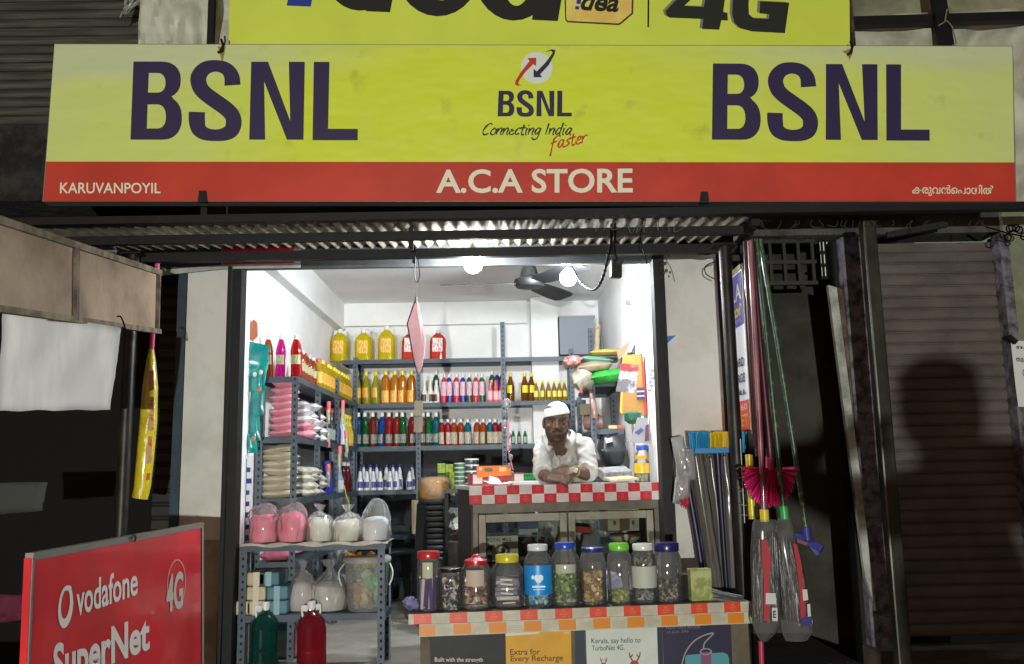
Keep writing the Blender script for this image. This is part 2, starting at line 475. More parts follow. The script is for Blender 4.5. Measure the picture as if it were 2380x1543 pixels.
# neighbour on the left: dark shutter, blue post
r = thing('neighbour_shop', 'dark closed shop front with blue door post left of the white pillar', 'shop', (-2.4, YF, 0))
MB().box(-4.2, X(416, 930, YF), 6.4, 6.5, 0, 3.0).box(X(372, 930, YF)-.05, X(372, 930, YF), YF+.1, 6.4, .56, 2.99).box(-4.2, X(372, 930, YF)-.051, YF+.1, 6.4, 2.7, 2.8).build('wall', M('unlit_black_wall', '#121212', .95), r)  # near-black colour stands in for the darkness of the deep unlit recess
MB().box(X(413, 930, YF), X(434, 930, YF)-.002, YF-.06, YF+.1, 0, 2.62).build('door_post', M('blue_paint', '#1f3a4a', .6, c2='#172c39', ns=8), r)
rows = []
for i in range(30):
    for t, a in ((0, 0), (.2, 1), (.8, 1), (.95, 0)):
        z = .6+(i+t)*.07; rows.append([Vector((x, YF+.09-.012*a, z)) for x in (X(372, 930, YF)-.05, X(413, 930, YF)-.002)])
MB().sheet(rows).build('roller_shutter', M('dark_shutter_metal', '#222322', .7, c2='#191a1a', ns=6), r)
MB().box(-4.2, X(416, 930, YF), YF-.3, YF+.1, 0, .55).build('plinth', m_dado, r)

# neighbour on the right: doorway, pillar, brown shutter, green wall
m_conc = M('mottled_concrete', '#747078', .95, c2='#37343a', ns=16, nd=6, lo=.42, hi=.62, bump=.3, bs=30)
r = thing('neighbour_shop', 'dark doorway and closed brown shutter right of the white pillar', 'shop', (2.1, YF, 0))
xd0, xd1 = X(1680, 950, YF), X(1962, 950, YF)
MB().box(xd0-.003, xd1+.55, 5.7, 5.8, 0, 3.0).box(xd0-.003, xd0+.07, YF-.02, 5.7, 0, 2.74).box(xd1+.45, xd1+.55, YF+.21, 5.7, 0, 2.99).box(xd0, xd1+.55, YF+.21, 5.8, 3.0, 3.1).build('wall', m_dark, r)
MB().box(xd0, xd1, YF, 5.7, 0, .50).build('door_sill', M('dark_step', '#3a3029', .9, c2='#2a231e', ns=6), r)
MB().box(xd0-.05, X(2340, 800, YF)+.03, YF, YF+.2, 2.75, 3.02).build('lintel_band', M('old_plaster', '#57554f', .95, c2='#3d3c38', ns=4, bump=.3), r)
MB().box(X(1970, 900, YF), X(2018, 900, YF), YF-.06, YF+.1, .3, 2.72).build('pillar', m_conc, r)
MB().box(X(2330, 800, YF), X(2352, 800, YF), YF-.07, YF+.05, .3, 2.72).build('shutter_guide', m_conc, r)
MB().box(X(2352, 800, YF), 4.2, YF-.03, YF+.1, 0, 3.02).build('wall', M('pale_green_plaster', '#8a9078', .9, c2='#757b64', ns=4), r)
MB().box(X(1962, 930, YF), X(1970, 930, YF)-.001, YF+.0, YF+.1, .3, 2.72).build('door_frame', m_black, r)
# ventilator grille over the door
zt, zb = Z(1850, 557, YF), Z(1850, 655, YF)
g = MB()
for k in range(7):
    x = xd0+.08+k*(X(1898, 600, YF)-xd0-.09)/6; g.box(x-.008, x+.008, YF+.03, YF+.05, zb, zt)
for k in range(3):
    z = zb+(zt-zb)*k/2; g.box(xd0+.07, X(1901, 600, YF), YF+.026, YF+.054, z-.01, z+.01)
g.build('ventilator_grille', M('dark_iron', '#26241f', .6), r)
wx0, wx1 = X(1908, 600, 4.9), X(1941, 600, 4.9)
wf = MB().box(wx0, wx1, 4.9, 4.91, Z(1925, 646, 4.9), Z(1925, 558, 4.9)).build('window', M('lit_pane', '#c9cdc4', .9, emis=.42), r)
g = MB()
z0, z1 = Z(1925, 646, 4.88), Z(1925, 558, 4.88)
for k in range(5):
    x = wx0+(wx1-wx0)*k/4; g.box(x-.0045, x+.0045, 4.87, 4.885, z0, z1)
for k in range(4):
    z = z0+(z1-z0)*k/3; g.box(wx0-.02, wx1+.02, 4.865, 4.887, z-.008, z+.008)
g.build('window_bars', m_black, wf)
# brown shutter
m_rust = M('rusty_shutter_metal', '#6c635d', .75, .1, c2='#4a423d', ns=4, nd=8, lo=.3, hi=.7, stretch=(.7, 1, 1.6), bump=.15)
shutter('roller_shutter', 'rusty brown roller shutter pulled down behind the thick steel pole', 'shutter', X(2018, 900, YF)+.001, X(2330, 800, YF)-.001, .63, 2.70, YF+.02, .0632, m_rust, .013)
tag(MB().box(xd1+.0, 4.2, 4.2, YF-.0, .0, .6).box(.98, xd1, 4.35, YF, 0, .42).build('pavement', M('brown_step', '#5a4a3b', .9, c2='#43372c', ns=5, bump=.2)), kind='structure')

# ------------------------------------------------------------------ awning with its steel frame
m_gi = M('corrugated_cement_sheet', '#9a947f', .8, c2='#5f5b4e', ns=5, lo=.4, hi=.7)
aw = thing('awning', 'corrugated sheet awning on black steel bars under the yellow sign', 'awning', (0, 4.3, 2.6))
rows = []
NX = 59*10
for Y in (3.99, 4.25, 4.5, 4.725):
    z = 2.648+.10*(Y-3.99)
    rows.append([Vector((-2.45+3.62*i/NX, Y, z+.0115*math.cos(2*math.pi*i/10))) for i in range(NX+1)])
MB().sheet(rows).build('corrugated_sheet', m_gi, aw, smooth=True)
MB().box(-2.4, 1.2, 4.13, 4.16, 2.598, 2.640).build('purlin', m_black, aw)
MB().box(-2.4, 1.17, 4.33, 4.37, 2.560, 2.605).build('frame_beam', m_black, aw)
MB().box(-2.6, 3.2, 3.93, 3.985, 2.642, 2.676).build('frame_beam', m_black, aw)
MB().box(-2.6, -2.56, 3.97, 4.75, 2.575, 2.615).build('frame_beam', m_black, aw)
MB().box(1.15, 1.19, 3.99, 4.325, 2.600, 2.632).build('frame_beam', m_black, aw)
xb = X(956, 540, 4.2)
MB().box(xb-.011, xb+.011, 4.17, 4.195, 2.56, 2.68).build('hanging_strap', m_black, aw)
MB().box(xb-.008, xb+.008, 4.31, 4.33, 2.53, 2.61).build('hanging_strap', m_black, aw)

m_pole = M('dark_steel_pole', '#2b2a28', .45, .5, c2='#1a1a19', ns=10)
def pole(name, label, px, py, Y, rad, zt, zb=0.0):
    x = X(px, py, Y)
    r = thing(name, label, 'pole', (x, Y, zb))
    MB().lathe([(rad, zb), (rad, zt)], (x, Y, 0), 20).build('shaft', m_pole, r, smooth=True)
    MB().box(x-rad*1.7, x+rad*1.7, Y-rad*1.6, Y+rad*1.6, zt, zt+.008).build('cap_plate', m_black, r)
    return r
pole('support_pole', 'black steel pole holding the awning, beside the hanging brooms', 1702, 900, 4.28, .030, 2.575)
r = thing('support_pole', 'thick square steel pole in front of the brown shutter', 'pole', (X(2047, 950, 4.1), 4.1, 0))
x = X(2050, 950, 4.1)
MB().box(x-.032, x+.032, 4.07, 4.13, 0, 2.64).build('shaft', M('grey_green_steel', '#4a4a40', .35, .6, c2='#2e2e29', ns=4, stretch=(1, 1, .6)), r, bevel=.008)
pole('support_pole', 'thin black pole behind the red board, left of the yellow wrapped broom', 291, 1000, 4.3, .03, 2.585)

# ------------------------------------------------------------------ shop signs
m_yel = M('sign_yellow', '#d3d42c', .42, c2='#c9cf52', ns=.9, nd=2, lo=.5, hi=.75, coat=.15)
def faded_yellow():
    m = bpy.data.materials.new('faded_sign_yellow'); m.use_nodes = True
    t = m.node_tree; b = t.nodes['Principled BSDF']; b.inputs['Roughness'].default_value = .4; b.inputs['Coat Weight'].default_value = .12
    tc = t.nodes.new('ShaderNodeTexCoord')
    n = t.nodes.new('ShaderNodeTexNoise'); n.inputs['Scale'].default_value = 1.6; n.inputs['Detail'].default_value = 5
    t.links.new(tc.outputs['Object'], n.inputs['Vector'])
    sp = t.nodes.new('ShaderNodeSeparateXYZ'); t.links.new(tc.outputs['Object'], sp.inputs[0])
    def mr(src, a, b_, c, d):
        q = t.nodes.new('ShaderNodeMapRange'); q.inputs[1].default_value = a; q.inputs[2].default_value = b_; q.inputs[3].default_value = c; q.inputs[4].default_value = d
        t.links.new(src, q.inputs[0]); return q.outputs[0]
    def mth(op, a, b_):
        q = t.nodes.new('ShaderNodeMath'); q.operation = op
        for i, s in enumerate((a, b_)):
            if isinstance(s, (int, float)): q.inputs[i].default_value = s
            else: t.links.new(s, q.inputs[i])
        return q.outputs[0]
    ab = mth('ABSOLUTE', sp.outputs[0], 0)                       # the print has bleached where rain runs off: along the top edge and at both ends
    ends = mr(ab, .9, 2.1, 0, .55)
    top = mr(sp.outputs[2], .20, .34, 0, .6)
    f = mth('ADD', mth('ADD', ends, mth('MULTIPLY', top, mr(ab, 0.4, 1.7, .15, 1.2))), mth('MULTIPLY', mth('SUBTRACT', n.outputs['Fac'], .5), .7))
    cl = t.nodes.new('ShaderNodeClamp'); t.links.new(f, cl.inputs[0])
    mx = t.nodes.new('ShaderNodeMix'); mx.data_type = 'RGBA'
    mx.inputs[6].default_value = srgb('#cbd83a'); mx.inputs[7].default_value = srgb('#bfc99c')
    t.links.new(cl.outputs[0], mx.inputs[0])
    # rust specks and grime
    n2 = t.nodes.new('ShaderNodeTexNoise'); n2.inputs['Scale'].default_value = 7; n2.inputs['Detail'].default_value = 8
    t.links.new(tc.outputs['Object'], n2.inputs['Vector'])
    m2 = t.nodes.new('ShaderNodeMix'); m2.data_type = 'RGBA'; m2.inputs[7].default_value = srgb('#8f8c3c')
    t.links.new(mr(n2.outputs['Fac'], .62, .8, 0, .5), m2.inputs[0]); t.links.new(mx.outputs[2], m2.inputs[6])
    t.links.new(m2.outputs[2], b.inputs['Base Color'])
    mp = t.nodes.new('ShaderNodeMapping'); mp.inputs['Scale'].default_value = (1, 1, 2.2); mp.inputs['Rotation'].default_value = (0, .5, 0)
    t.links.new(tc.outputs['Object'], mp.inputs[0])
    n3 = t.nodes.new('ShaderNodeTexNoise'); n3.inputs['Scale'].default_value = 3.2; n3.inputs['Detail'].default_value = 2
    t.links.new(mp.outputs[0], n3.inputs['Vector'])
    bp = t.nodes.new('ShaderNodeBump'); bp.inputs['Strength'].default_value = .3; bp.inputs['Distance'].default_value = .05
    t.links.new(n3.outputs['Fac'], bp.inputs['Height']); t.links.new(bp.outputs[0], b.inputs['Normal'])
    return m
m_ink = M('navy_ink', '#2b2247', .45)
m_red = M('sign_red', '#bd3b2a', .4, c2='#ae3325', ns=2, coat=.15)
m_cream = M('cream_ink', '#dcd8c0', .5)
m_alu = M('sign_edge_metal', '#8d8e88', .4, .6)
YS = 3.9
p0 = at(1230, 285, YS)
sg = thing('shop_sign', 'long yellow and red shop sign board reading BSNL twice and A.C.A STORE', 'sign', p0)
ps = PY(YS)
MB().quadpx([(127, 103), (2352, 108), (2356.5, 377.5), (107, 375.5)], YS, .004).build('yellow_face', faded_yellow(), sg)
MB().quadpx([(107, 376), (2356.5, 378), (2360, 467), (100, 467)], YS, .0042).build('red_band', m_red, sg)
MB().quadpx([(126, 101.5), (2353.5, 106.5), (2361.5, 468.5), (98.5, 468.5)], YS+.0055, .07).build('sign_box', m_alu, sg)
operator_name([(302.5, 143), (832.5, 144), (831, 326), (303, 325)], ps, .0015, m_ink, sg)
operator_name([(1649, 147.5), (2158, 150), (2160, 327), (1654, 325)], ps, .0015, m_ink, sg)
operator_name([(1156, 211), (1328.5, 211), (1328.5, 270.5), (1156, 270.5)], ps, .0015, m_ink, sg)
flat('emblem_disc', [ell(1247, 158, 37, 37)], ps, .0012, M('pale_disc', '#cfd8cf', .5), sg)
flat('emblem_arrow', [[(1225.6, 135), (1246, 134.3), (1245.5, 154), (1239, 149), (1222, 166), (1209, 183), (1204, 192), (1205, 196), (1213, 197.5), (1202, 199.5), (1196, 196), (1198, 187), (1211, 166), (1230, 142)]], ps, .0018, m_red, sg)
flat('emblem_arrow', [[(1239.6, 160), (1247, 166), (1264, 149), (1277, 133), (1284, 122), (1281, 118), (1268, 120.5), (1281, 114.5), (1290, 116), (1289, 125), (1275, 151), (1255, 173), (1260, 179.6), (1239.6, 179.6)]], ps, .0018, m_ink, sg)
handwriting('slogan', 'Connecting India', (1120, 313), 15.5, 3.4, ps, .0012, M('olive_black_ink', '#2c3020', .5), sg, kx=1.42)
handwriting('slogan', 'faster', (1280, 347), 17, 3.6, ps, .0012, m_red, sg, rot=-.19, kx=1.45)
letters('lettering', 'A.C.A STORE', [(1013, 394), (1470, 391), (1470, 448), (1013, 449)], ps, .0015, m_cream, sg, bold=.022, space=1.0)
letters('lettering', 'KARUVANPOYIL', [(140, 424), (373, 425), (373, 449.5), (139, 449.5)], ps, .0015, m_cream, sg, bold=.012)
letters('lettering', 'കരുവൻെപായിൽ', [(2120, 428), (2309, 430), (2309, 457), (2119, 455)], ps, .0015, m_cream, sg, bold=.012)
for (x, y) in ((471, 455), (1638, 457)):
    MB().quadpx([(x-9, y-12), (x+7, y-12), (x+10, y+14), (x-12, y+14)], YS-.012, .011).build('clip', m_black, sg)
for (x, y, wx) in ((514, 112, 12), (1976, 117, 12)):
    c = at(x, y, YS-.012)
    MB().tube([at(x-8, y+10, YS-.01), at(x+2, y+6, YS-.016), at(x+4, y-8, YS-.012), at(x, y-20, YS+.01)], .006, 6).tube([at(x-2, y+5, YS-.014), at(x+9, y-14, YS-.012), at(x+8, y-28, YS-.01)], .004, 5).build('tie_wire', m_black, sg)
flat('rust_stain', [[(506, 108), (524, 108), (522, 121), (519, 136), (517, 150), (513, 133), (509, 121)]], ps, .0010, M('rust_brown', '#8a7a2c', .7), sg)
flat('rust_stain', [[(1956, 120), (1978, 112), (1980, 124), (1974, 140), (1968, 126)]], ps, .0010, MATS['rust_brown'], sg)

YU = 4.0
su = thing('shop_sign', 'yellow sign board reading idea 4G behind and above the longer yellow sign', 'sign', at(1250, 60, YU))
pu = PY(YU)
MB().quadpx([(545, -420), (1968, -420), (1975, 125), (530, 125)], YU, .05).build('yellow_face', M('bright_sign_yellow', '#cfdc52', .42, c2='#c7d44a', ns=1.3, coat=.15), su)
m_bk = M('black_ink', '#1c1d1a', .45)
flat('lettering', [[(666, 13), (722, 15.5), (732, -40), (676, -40)]], pu, .0015, M('blue_ink', '#20398f', .45), su)
flat('lettering', [ell(838, -75, 88, 100, rot=.03), ell(842, -85, 26, 52)], pu, .0015, m_bk, su)
flat('lettering', [[(850, 26), (906, 28.5), (945, -170), (888, -170)]], pu, .0022, m_bk, su)
flat('lettering', [ell(1018, -75, 100, 113, rot=.03), ell(1026, -60, 34, 61)], pu, .0015, m_bk, su)
flat('lettering', [ell(1195, -65, 95, 113, rot=.03), ell(1204, -48, 32, 62, rot=.1)], pu, .0015, m_bk, su)
flat('lettering', [[(1236, 46), (1296, 49), (1330, -150), (1262, -150)]], pu, .0022, m_bk, su)
flat('badge_border', [[(1309, -80), (1313, 46), (1318, 52), (1437, 58.5), (1443, 56), (1471, 32), (1474, -80)]], pu, .0015, M('brown_ink', '#4a3413', .5), su)
flat('badge', [[(1313, -80), (1316, 45), (1320, 48.5), (1436, 54.5), (1440, 53), (1467, 30), (1470, -80)]], pu, .0022, M('pale_yellow_ink', '#dfd873', .5, c2='#d8b85c', ns=5), su)
letters('lettering', 'dea', [(1358, -22), (1440, -19), (1437, 29), (1346, 24)], pu, .0030, m_bk, su, bold=.03, shear=.2)
flat('lettering', [[(1337, 14), (1346, 14.5), (1345, 22.5), (1336, 22)]], pu, .0030, MATS['blue_ink'], su)
flat('lettering', [[(1339, 9), (1349, 9.5), (1353, -20), (1342, -20)]], pu, .0030, MATS['blue_ink'], su)
flat('divider_line', [[(1505.5, -80), (1509.5, -80), (1508, 63), (1504, 63)]], pu, .0015, m_bk, su)
G4 = [[(1590, -20), (1546, 26), (1549, 36), (1556, 41), (1634, 44), (1631, 67), (1671, 69), (1676, 47), (1691, 47.5), (1690, 29.5), (1680, 29), (1692, -60), (1640, -60)], [(1589, 14), (1635, 16), (1642, -18), (1624, -18)]]
GG = [[(1706, -40), (1702, 10), (1701, 33), (1706, 52), (1719, 65.5), (1748, 73), (1823.6, 77), (1833.5, 6.5), (1766, 3), (1764.6, 31), (1787.6, 33), (1786, 44), (1751.5, 42.6), (1740, 33), (1739, 10), (1743, -40)]]
for g in (G4, GG):
    flat('lettering', g, pu, .0026, M('charcoal_ink', '#23251f', .45), su)
    flat('lettering_side', [[(x-6, y-2) for x, y in lp] for lp in g], pu, .0015, M('grey_ink', '#77786c', .45), su)
x = X(492, 60, 4.05)
r = thing('sign_post', 'dark upright steel post at the left end of the upper yellow sign', 'pole', (x, 4.05, 3.3))
MB().box(x-.015, x+.015, 4.03, 4.06, 2.68, 4.3).build('shaft', m_black, r)
x = X(1977, 60, 4.05)
r = thing('sign_post', 'thin rusty steel post at the right end of the upper yellow sign', 'pole', (x, 4.05, 3.3))
MB().box(x-.008, x+.008, 4.03, 4.06, 2.68, 4.3).build('shaft', M('rusty_steel', '#54452e', .8, c2='#2b2418', ns=14), r)

# cloth and beams of the upper floor
def cloth(name, label, cat, q, Y, mat, nx=26, ny=16, amp=.05, seed=0, dirs=(6, 3), edge=.006):
    g = []; o = Vector((seed*7.3, 0, 0))
    for j in range(ny+1):
        row = []
        for i in range(nx+1):
            u, v = i/nx, j/ny
            f = noise.noise(Vector((u*dirs[0]+v*2, v*dirs[1]-u*1.5, 0))+o)+.5*noise.noise(Vector((u*dirs[0]*2.6+v*4, v*dirs[1]*1.2, 4))+o)
            e = edge*noise.noise(Vector((u*6, v*6, 9))+o)
            p = at(*bil(q, u, v), Y+amp*f)
            row.append(p+Vector((e if i in (0, nx) else 0, 0, e if j in (0, ny) else 0)))
        g.append(row)
    b = MB().sheet(g)
    o_ = b.build(name, mat, None, smooth=True)
    md = o_.modifiers.new('thick', 'SOLIDIFY'); md.thickness = .003
    return tag(o_, label, cat)
m_tarp = M('dirty_white_tarpaulin', '#c9cab8', .6, c2='#a3a593', ns=6, lo=.4, hi=.7)
cloth('tarpaulin', 'crumpled dirty white tarpaulin hanging left of the upper yellow sign', 'tarpaulin', [(338, -160), (560, -160), (560, 130), (318, 130)], 4.22, m_tarp, seed=1, amp=.09, dirs=(5, 3))
cloth('tarpaulin', 'grey tarpaulin stretched under the dark beam, right of the upper sign', 'tarpaulin', [(1960, 40), (2480, 12), (2480, 478), (1960, 478)], 4.62, M('grey_tarpaulin', '#c9c9b6', .7, c2='#a6a690', ns=4), 60, 40, seed=3, amp=.11, dirs=(4, 5))
cloth('tarpaulin', 'mouldy greenish tarpaulin above the dark beam at upper right', 'tarpaulin', [(1950, -250), (2500, -250), (2500, 30), (1950, 55)], 4.75, M('mouldy_tarpaulin', '#94947a', .85, c2='#6c6d54', ns=3), 30, 12, seed=5, amp=.04)
r = thing('roof_beam', 'dark timber beam with a short strut at upper right behind the signs', 'beam', at(2150, 48, 4.5))
MB().bar(at(1960, 54, 4.5), at(2480, 38, 4.5), .05, .05).build('beam', m_black, r)
MB().bar(at(2170, -60, 4.47), at(2199, 112, 4.44), .075, .03).build('strut', m_black, r)
b = MB().tube([at(2180, 60, 4.42), at(2200, 48, 4.40), at(2212, 62, 4.4), at(2222, 100, 4.41), at(2210, 108, 4.41)], .004, 5).tube([at(2195, 50, 4.4), at(2200, 22, 4.4), at(2208, 18, 4.4), at(2212, 30, 4.4)], .004, 5)
tag(b.build('twine', M('straw_twine', '#7b745c', .9)), 'loose pale twine knotted round the strut at upper right', 'twine')
cloth('plastic_scrap', 'shredded white plastic scrap caught beside the upper grey shutter', 'plastic scrap', [(292, -4), (338, -10), (300, 30), (278, 42)], 4.6, M('white_plastic_film', '#b4b5ab', .4), 10, 6, seed=8, amp=.06)

# ------------------------------------------------------------------ lamps in the shop front
m_lit1 = M('lit_bulb_glass', (.93, .97, 1, 1), .5, emis=560)
m_lit2 = M('lit_bulb_glass_b', (.93, .97, 1, 1), .5, emis=1080)
m_holder = M('black_bakelite', '#141414', .35)
def bulb(px, py, Y, m_lit, label):
    c = at(px, py, Y)
    r = thing('light_bulb', label, 'bulb', c)
    MB().lathe([(.016, .036), (.026, .028), (.042, .008), (.046, -.014), (.041, -.038), (.025, -.054), (.005, -.060)], c, 18).build('glass', m_lit, r, smooth=True)
    MB().lathe([(.016, .036), (.019, .04), (.019, .075), (.012, .085), (.004, .1)], c, 14).build('holder', m_holder, r, smooth=True)
    return c
b1 = bulb(1099, 608, 4.50, m_lit1, 'glaring white bulb hanging under the awning left of the fan')
b2 = bulb(1320, 640, 5.02, m_lit2, 'glaring white bulb hanging at the tip of the ceiling fan blade')
m_cable = M('black_cable', '#060607', .8, spec=.1)
tag(MB().tube([b1+Vector((0, 0, .09)), b1+Vector((.004, .01, .11)), Vector((b1.x, b1.y+.02, 2.70))], .003, 6).build('cable', m_cable), 'short black cable above the bulb left of the fan', 'cable')
P = cat_rom([at(1421, 505, 4.1), at(1420, 560, 4.14), at(1414, 590, 4.2), at(1402, 640, 4.4), at(1387, 668, 4.6), at(1368, 671, 4.8), at(1345, 650, 4.96), b2+Vector((0, 0, .1))], 8)
b = MB().tube(P, .0065, 7)
for i, p in enumerate(P[14:48:2]): b.ball(p, .0095, 5)
tag(b.build('cable', m_cable, smooth=True), 'twisted black cable looping from the awning down to the right bulb', 'cable')
r = thing('plug_box', 'black socket box dangling on a cord under the awning right of the fan', 'socket', at(1431, 625, 4.12))
MB().obox(at(1431, 625, 4.12), (.052, .04, .088), (0, .05, .1)).build('box', m_holder, r, bevel=.006)
MB().tube(cat_rom([at(1428, 505, 4.1), at(1429, 545, 4.1), at(1426, 570, 4.11), at(1433, 605, 4.12)], 6), .006, 6).build('cord', m_cable, r)
MB().obox(at(1440, 607, 4.10), (.03, .03, .03), (0, .4, 0)).build('plug', m_holder, r, bevel=.004)
tag(MB().tube(cat_rom([at(1495, 505, 4.05), at(1488, 560, 4.07), at(1500, 600, 4.1), at(1507, 640, 4.12)], 6), .0025, 5).build('cable', m_cable), 'thin black wire hanging over the top of the right shutter guide', 'cable')
b = MB()
for i in range(9):
    x = 1395+i*22+random.uniform(-8, 8)
    b.tube(cat_rom([at(x, 512, 4.0), at(x+random.uniform(-14, 22), 528+random.uniform(0, 14), 4.03), at(x+random.uniform(-8, 38), 519+random.uniform(0, 30), 4.06)], 5), .0016, 4)
tag(b.build('loose_wires', M('old_wire', '#6d6a60', .7)), 'thin tangled wires under the beam below A.C.A STORE, right part', 'wires', kind='stuff')
r = thing('ceiling_fan', 'dark three bladed ceiling fan hanging between the two bulbs', 'fan', at(1230, 655, 5.55))
c = at(1230, 655, 5.55); m_fan = M('dark_fan_enamel', '#131315', .5)
MB().lathe([(.03, -.04), (.085, -.034), (.098, -.015), (.096, .012), (.062, .03), (.055, .06), (.042, .1), (.034, .11)], c, 24).build('motor', m_fan, r, smooth=True)
MB().tube([c+Vector((0, 0, .09)), Vector((c.x, c.y, 2.90))], .010, 8).lathe([(.045, 2.87), (.03, 2.9), (.03, 2.915)], (c.x, c.y, 0), 14).build('down_rod', m_fan, r)
for a in (180, 302, 62):
    d = Vector((math.cos(R(a)), math.sin(R(a)), 0)); s = Vector((-d.y, d.x, 0))
    pts = []
    for t, wd in ((.07, .035), (.15, .06), (.4, .072), (.53, .068), (.56, .04)):
        pts.append((t, wd))
    up = [c+d*t+s*wd+Vector((0, 0, -.012-.24*wd)) for t, wd in pts]; dn = [c+d*t-s*wd+Vector((0, 0, -.012+.24*wd)) for t, wd in pts]
    MB().prism(up+dn[::-1], (0, 0, .004)).build('blade', m_fan, r)

# ------------------------------------------------------------------ left side of the street
PA = Vector((-1.60, 2.86, 1.5)); PB = at(370, 700, 4.30)
nA = Vector((PB.y-PA.y, -(PB.x-PA.x), 0)).normalized()
pa = Plane(PA, nA)
m_ply = M('stained_brown_board', '#a08a72', .8, c2='#67533d', ns=2.6, nd=6, lo=.35, hi=.7, bump=.1)
r = thing('side_board', 'stained brown awning side board in a rusty frame at left edge', 'board', pa.pt(185, 650, 0))
for q in ([(-60, 500), (172, 572), (170, 742), (-60, 706)], [(176, 574), (363, 637), (360, 765), (176, 743)]):
    MB().prism([pa.pt(x, y, 0) for x, y in q], nA*-.01).build('panel', m_ply, r)
m_fr = M('rusty_frame', '#3f322b', .8, c2='#6b5d4a', ns=12)
MB().bar(pa.pt(174, 570, 0), pa.pt(172, 745, 0), .022, .03, nA).build('frame_bar', m_fr, r)
MB().bar(pa.pt(366, 634, 0), pa.pt(362, 770, 0), .016, .03, nA).build('frame_bar', m_fr, r)
MB().bar(pa.pt(-60, 494, 0), pa.pt(370, 634, 0), .026, .03, nA).build('frame_bar', M('weathered_wood', '#7c705c', .9, c2='#574b3b', ns=14), r)
MB().bar(pa.pt(-60, 710, 0), pa.pt(368, 770, 0), .022, .03, nA).build('frame_bar', MATS['weathered_wood'], r)
cloth('white_sheet', 'white plastic sheet hung under the brown side board', 'sheet', [(8, 716), (282, 762), (256, 952), (-6, 955)], 3.45, M('white_sheeting', '#c6c8c8', .6, c2='#b3b5b6', ns=3, stretch=(3, 1, .5)), 14, 10, seed=11, amp=.02, dirs=(2.5, 1))
b = MB().tube(cat_rom([at(272, 735, 3.43), at(282, 738, 3.42), at(292, 768, 3.44), at(284, 760, 3.45), at(299, 770, 3.5)], 5), .003, 5)
tag(b.build('tie_wire', m_cable), 'bent wire tying the white sheet to the brown board', 'wire')
cloth('grey_panel', 'grey flat sheet standing up behind the brown side board', 'sheet', [(205, 566), (269, 563), (272, 612), (205, 612)], 4.4, M('grey_sheet', '#6b6d6c', .7), 6, 6, seed=12, amp=.01)
b = MB().tube([at(366, 606, 4.38), at(352, 815, 4.4)], .012, 10)
r = thing('wrapped_broom', 'broom in yellow printed sleeve with pink stick hanging at left', 'broom', at(345, 980, 4.38))
b.build('stick', plain('#c43a6b', .4), r)
b = MB()
q = [(352, 812, 7), (351, 840, 13), (349, 900, 21), (345, 980, 23), (338, 1060, 23), (331, 1130, 22), (325, 1158, 21)]
b.lathe([(1, 0)], capb=False, capt=False) if False else None
b.tube([at(x, y, 4.38) for x, y, s in q], [s*PM(4.38)*.84 for x, y, s in q], 12)
b.build('sleeve', M('yellow_wrapper', '#c9b51c', .25, c2='#b59a1a', ns=9, lo=.5, hi=.62, bump=.7, bs=18, coat=.5), r, smooth=True)
py_ = PY(4.345)
flat('print', [[(345, 862), (357, 860), (357, 905), (344, 910)]], py_, 0, M('wrapper_orange', '#b5532f', .35, coat=.4), r)
flat('print', [[(338, 925), (358, 922), (355, 1000), (336, 1004)]], py_, 0, M('wrapper_cream', '#b59f7c', .35, c2='#b5532f', ns=40, lo=.5, hi=.56, coat=.4), r)
flat('print', [[(334, 1016), (353, 1013), (350, 1075), (331, 1078)]], py_, 0, MATS['wrapper_cream'], r)
flat('print', [[(341, 1100), (348, 1099), (346, 1115), (339, 1116)]], py_, 0, MATS['wrapper_orange'], r)
# red board
V0, V1 = at(68, 1297, 2.66), at(466, 1222, 4.2)
nV = Vector((V1.y-V0.y, -(V1.x-V0.x), 0)).normalized()
pv = Plane(V0, nV)
r = thing('advert_board', 'red board reading vodafone SuperNet 4G leaning at lower left', 'sign board', pv.pt(260, 1400, 0))
MB().prism([pv.pt(x, y, 0) for x, y in ((72, 1297), (466, 1223), (467, 1760), (40, 2050))], nV*-.02).build('red_face', M('board_red', '#d0222b', .35, c2='#bb1c25', ns=3, coat=.3), r)
MB().bar(pv.pt(68, 1294, -.01), pv.pt(468, 1220, -.01), .022, .024, nV).build('frame_edge', m_alu, r)
MB().bar(pv.pt(69, 1296, -.01), pv.pt(36, 2050, -.01), .012, .024, nV).build('frame_edge', m_alu, r)
MB().bar(pv.pt(467, 1222, -.01), pv.pt(468, 1760, -.01), .010, .024, nV).build('frame_edge', m_alu, r)
m_wh = M('board_white', '#dedad2', .45)
flat('ring_logo', [ell(152.5, 1410, 17, 50, rot=.10), ell(152, 1404, 10, 34, rot=.10)], pv, .002, m_wh, r)
flat('ring_logo', [stroke([(153, 1372), (160, 1363), (165, 1368)], 6)], pv, .0026, m_wh, r)
letters('lettering', 'vodafone', [(178, 1356), (320, 1314), (320, 1382), (178, 1433)], pv, .002, m_wh, r, bold=.018)
letters('lettering', 'SuperNet', [(124, 1497), (348, 1427), (348, 1533), (124, 1627)], pv, .002, m_wh, r, bold=.03)
flat('bubble_outline', [ell(410, 1356, 22, 57, rot=.05), ell(410, 1357, 20, 54, rot=.05)], pv, .002, M('pale_pink_ink', '#c98a86', .5), r)
letters('lettering', '4G', [(388, 1337), (426, 1325), (425, 1412), (386, 1427)], pv, .0026, M('silver_ink', '#b9b2a6', .4), r, bold=.03)
letters('lettering', 'TM', [(351, 1421), (358, 1419), (358, 1427), (351, 1429)], pv, .002, MATS['pale_pink_ink'], r)
b = MB().tube(cat_rom([pv.pt(306, 1250, .01), pv.pt(311, 1243, .0), pv.pt(315, 1249, .012), pv.pt(312, 1258, .006)], 4), .004, 5)
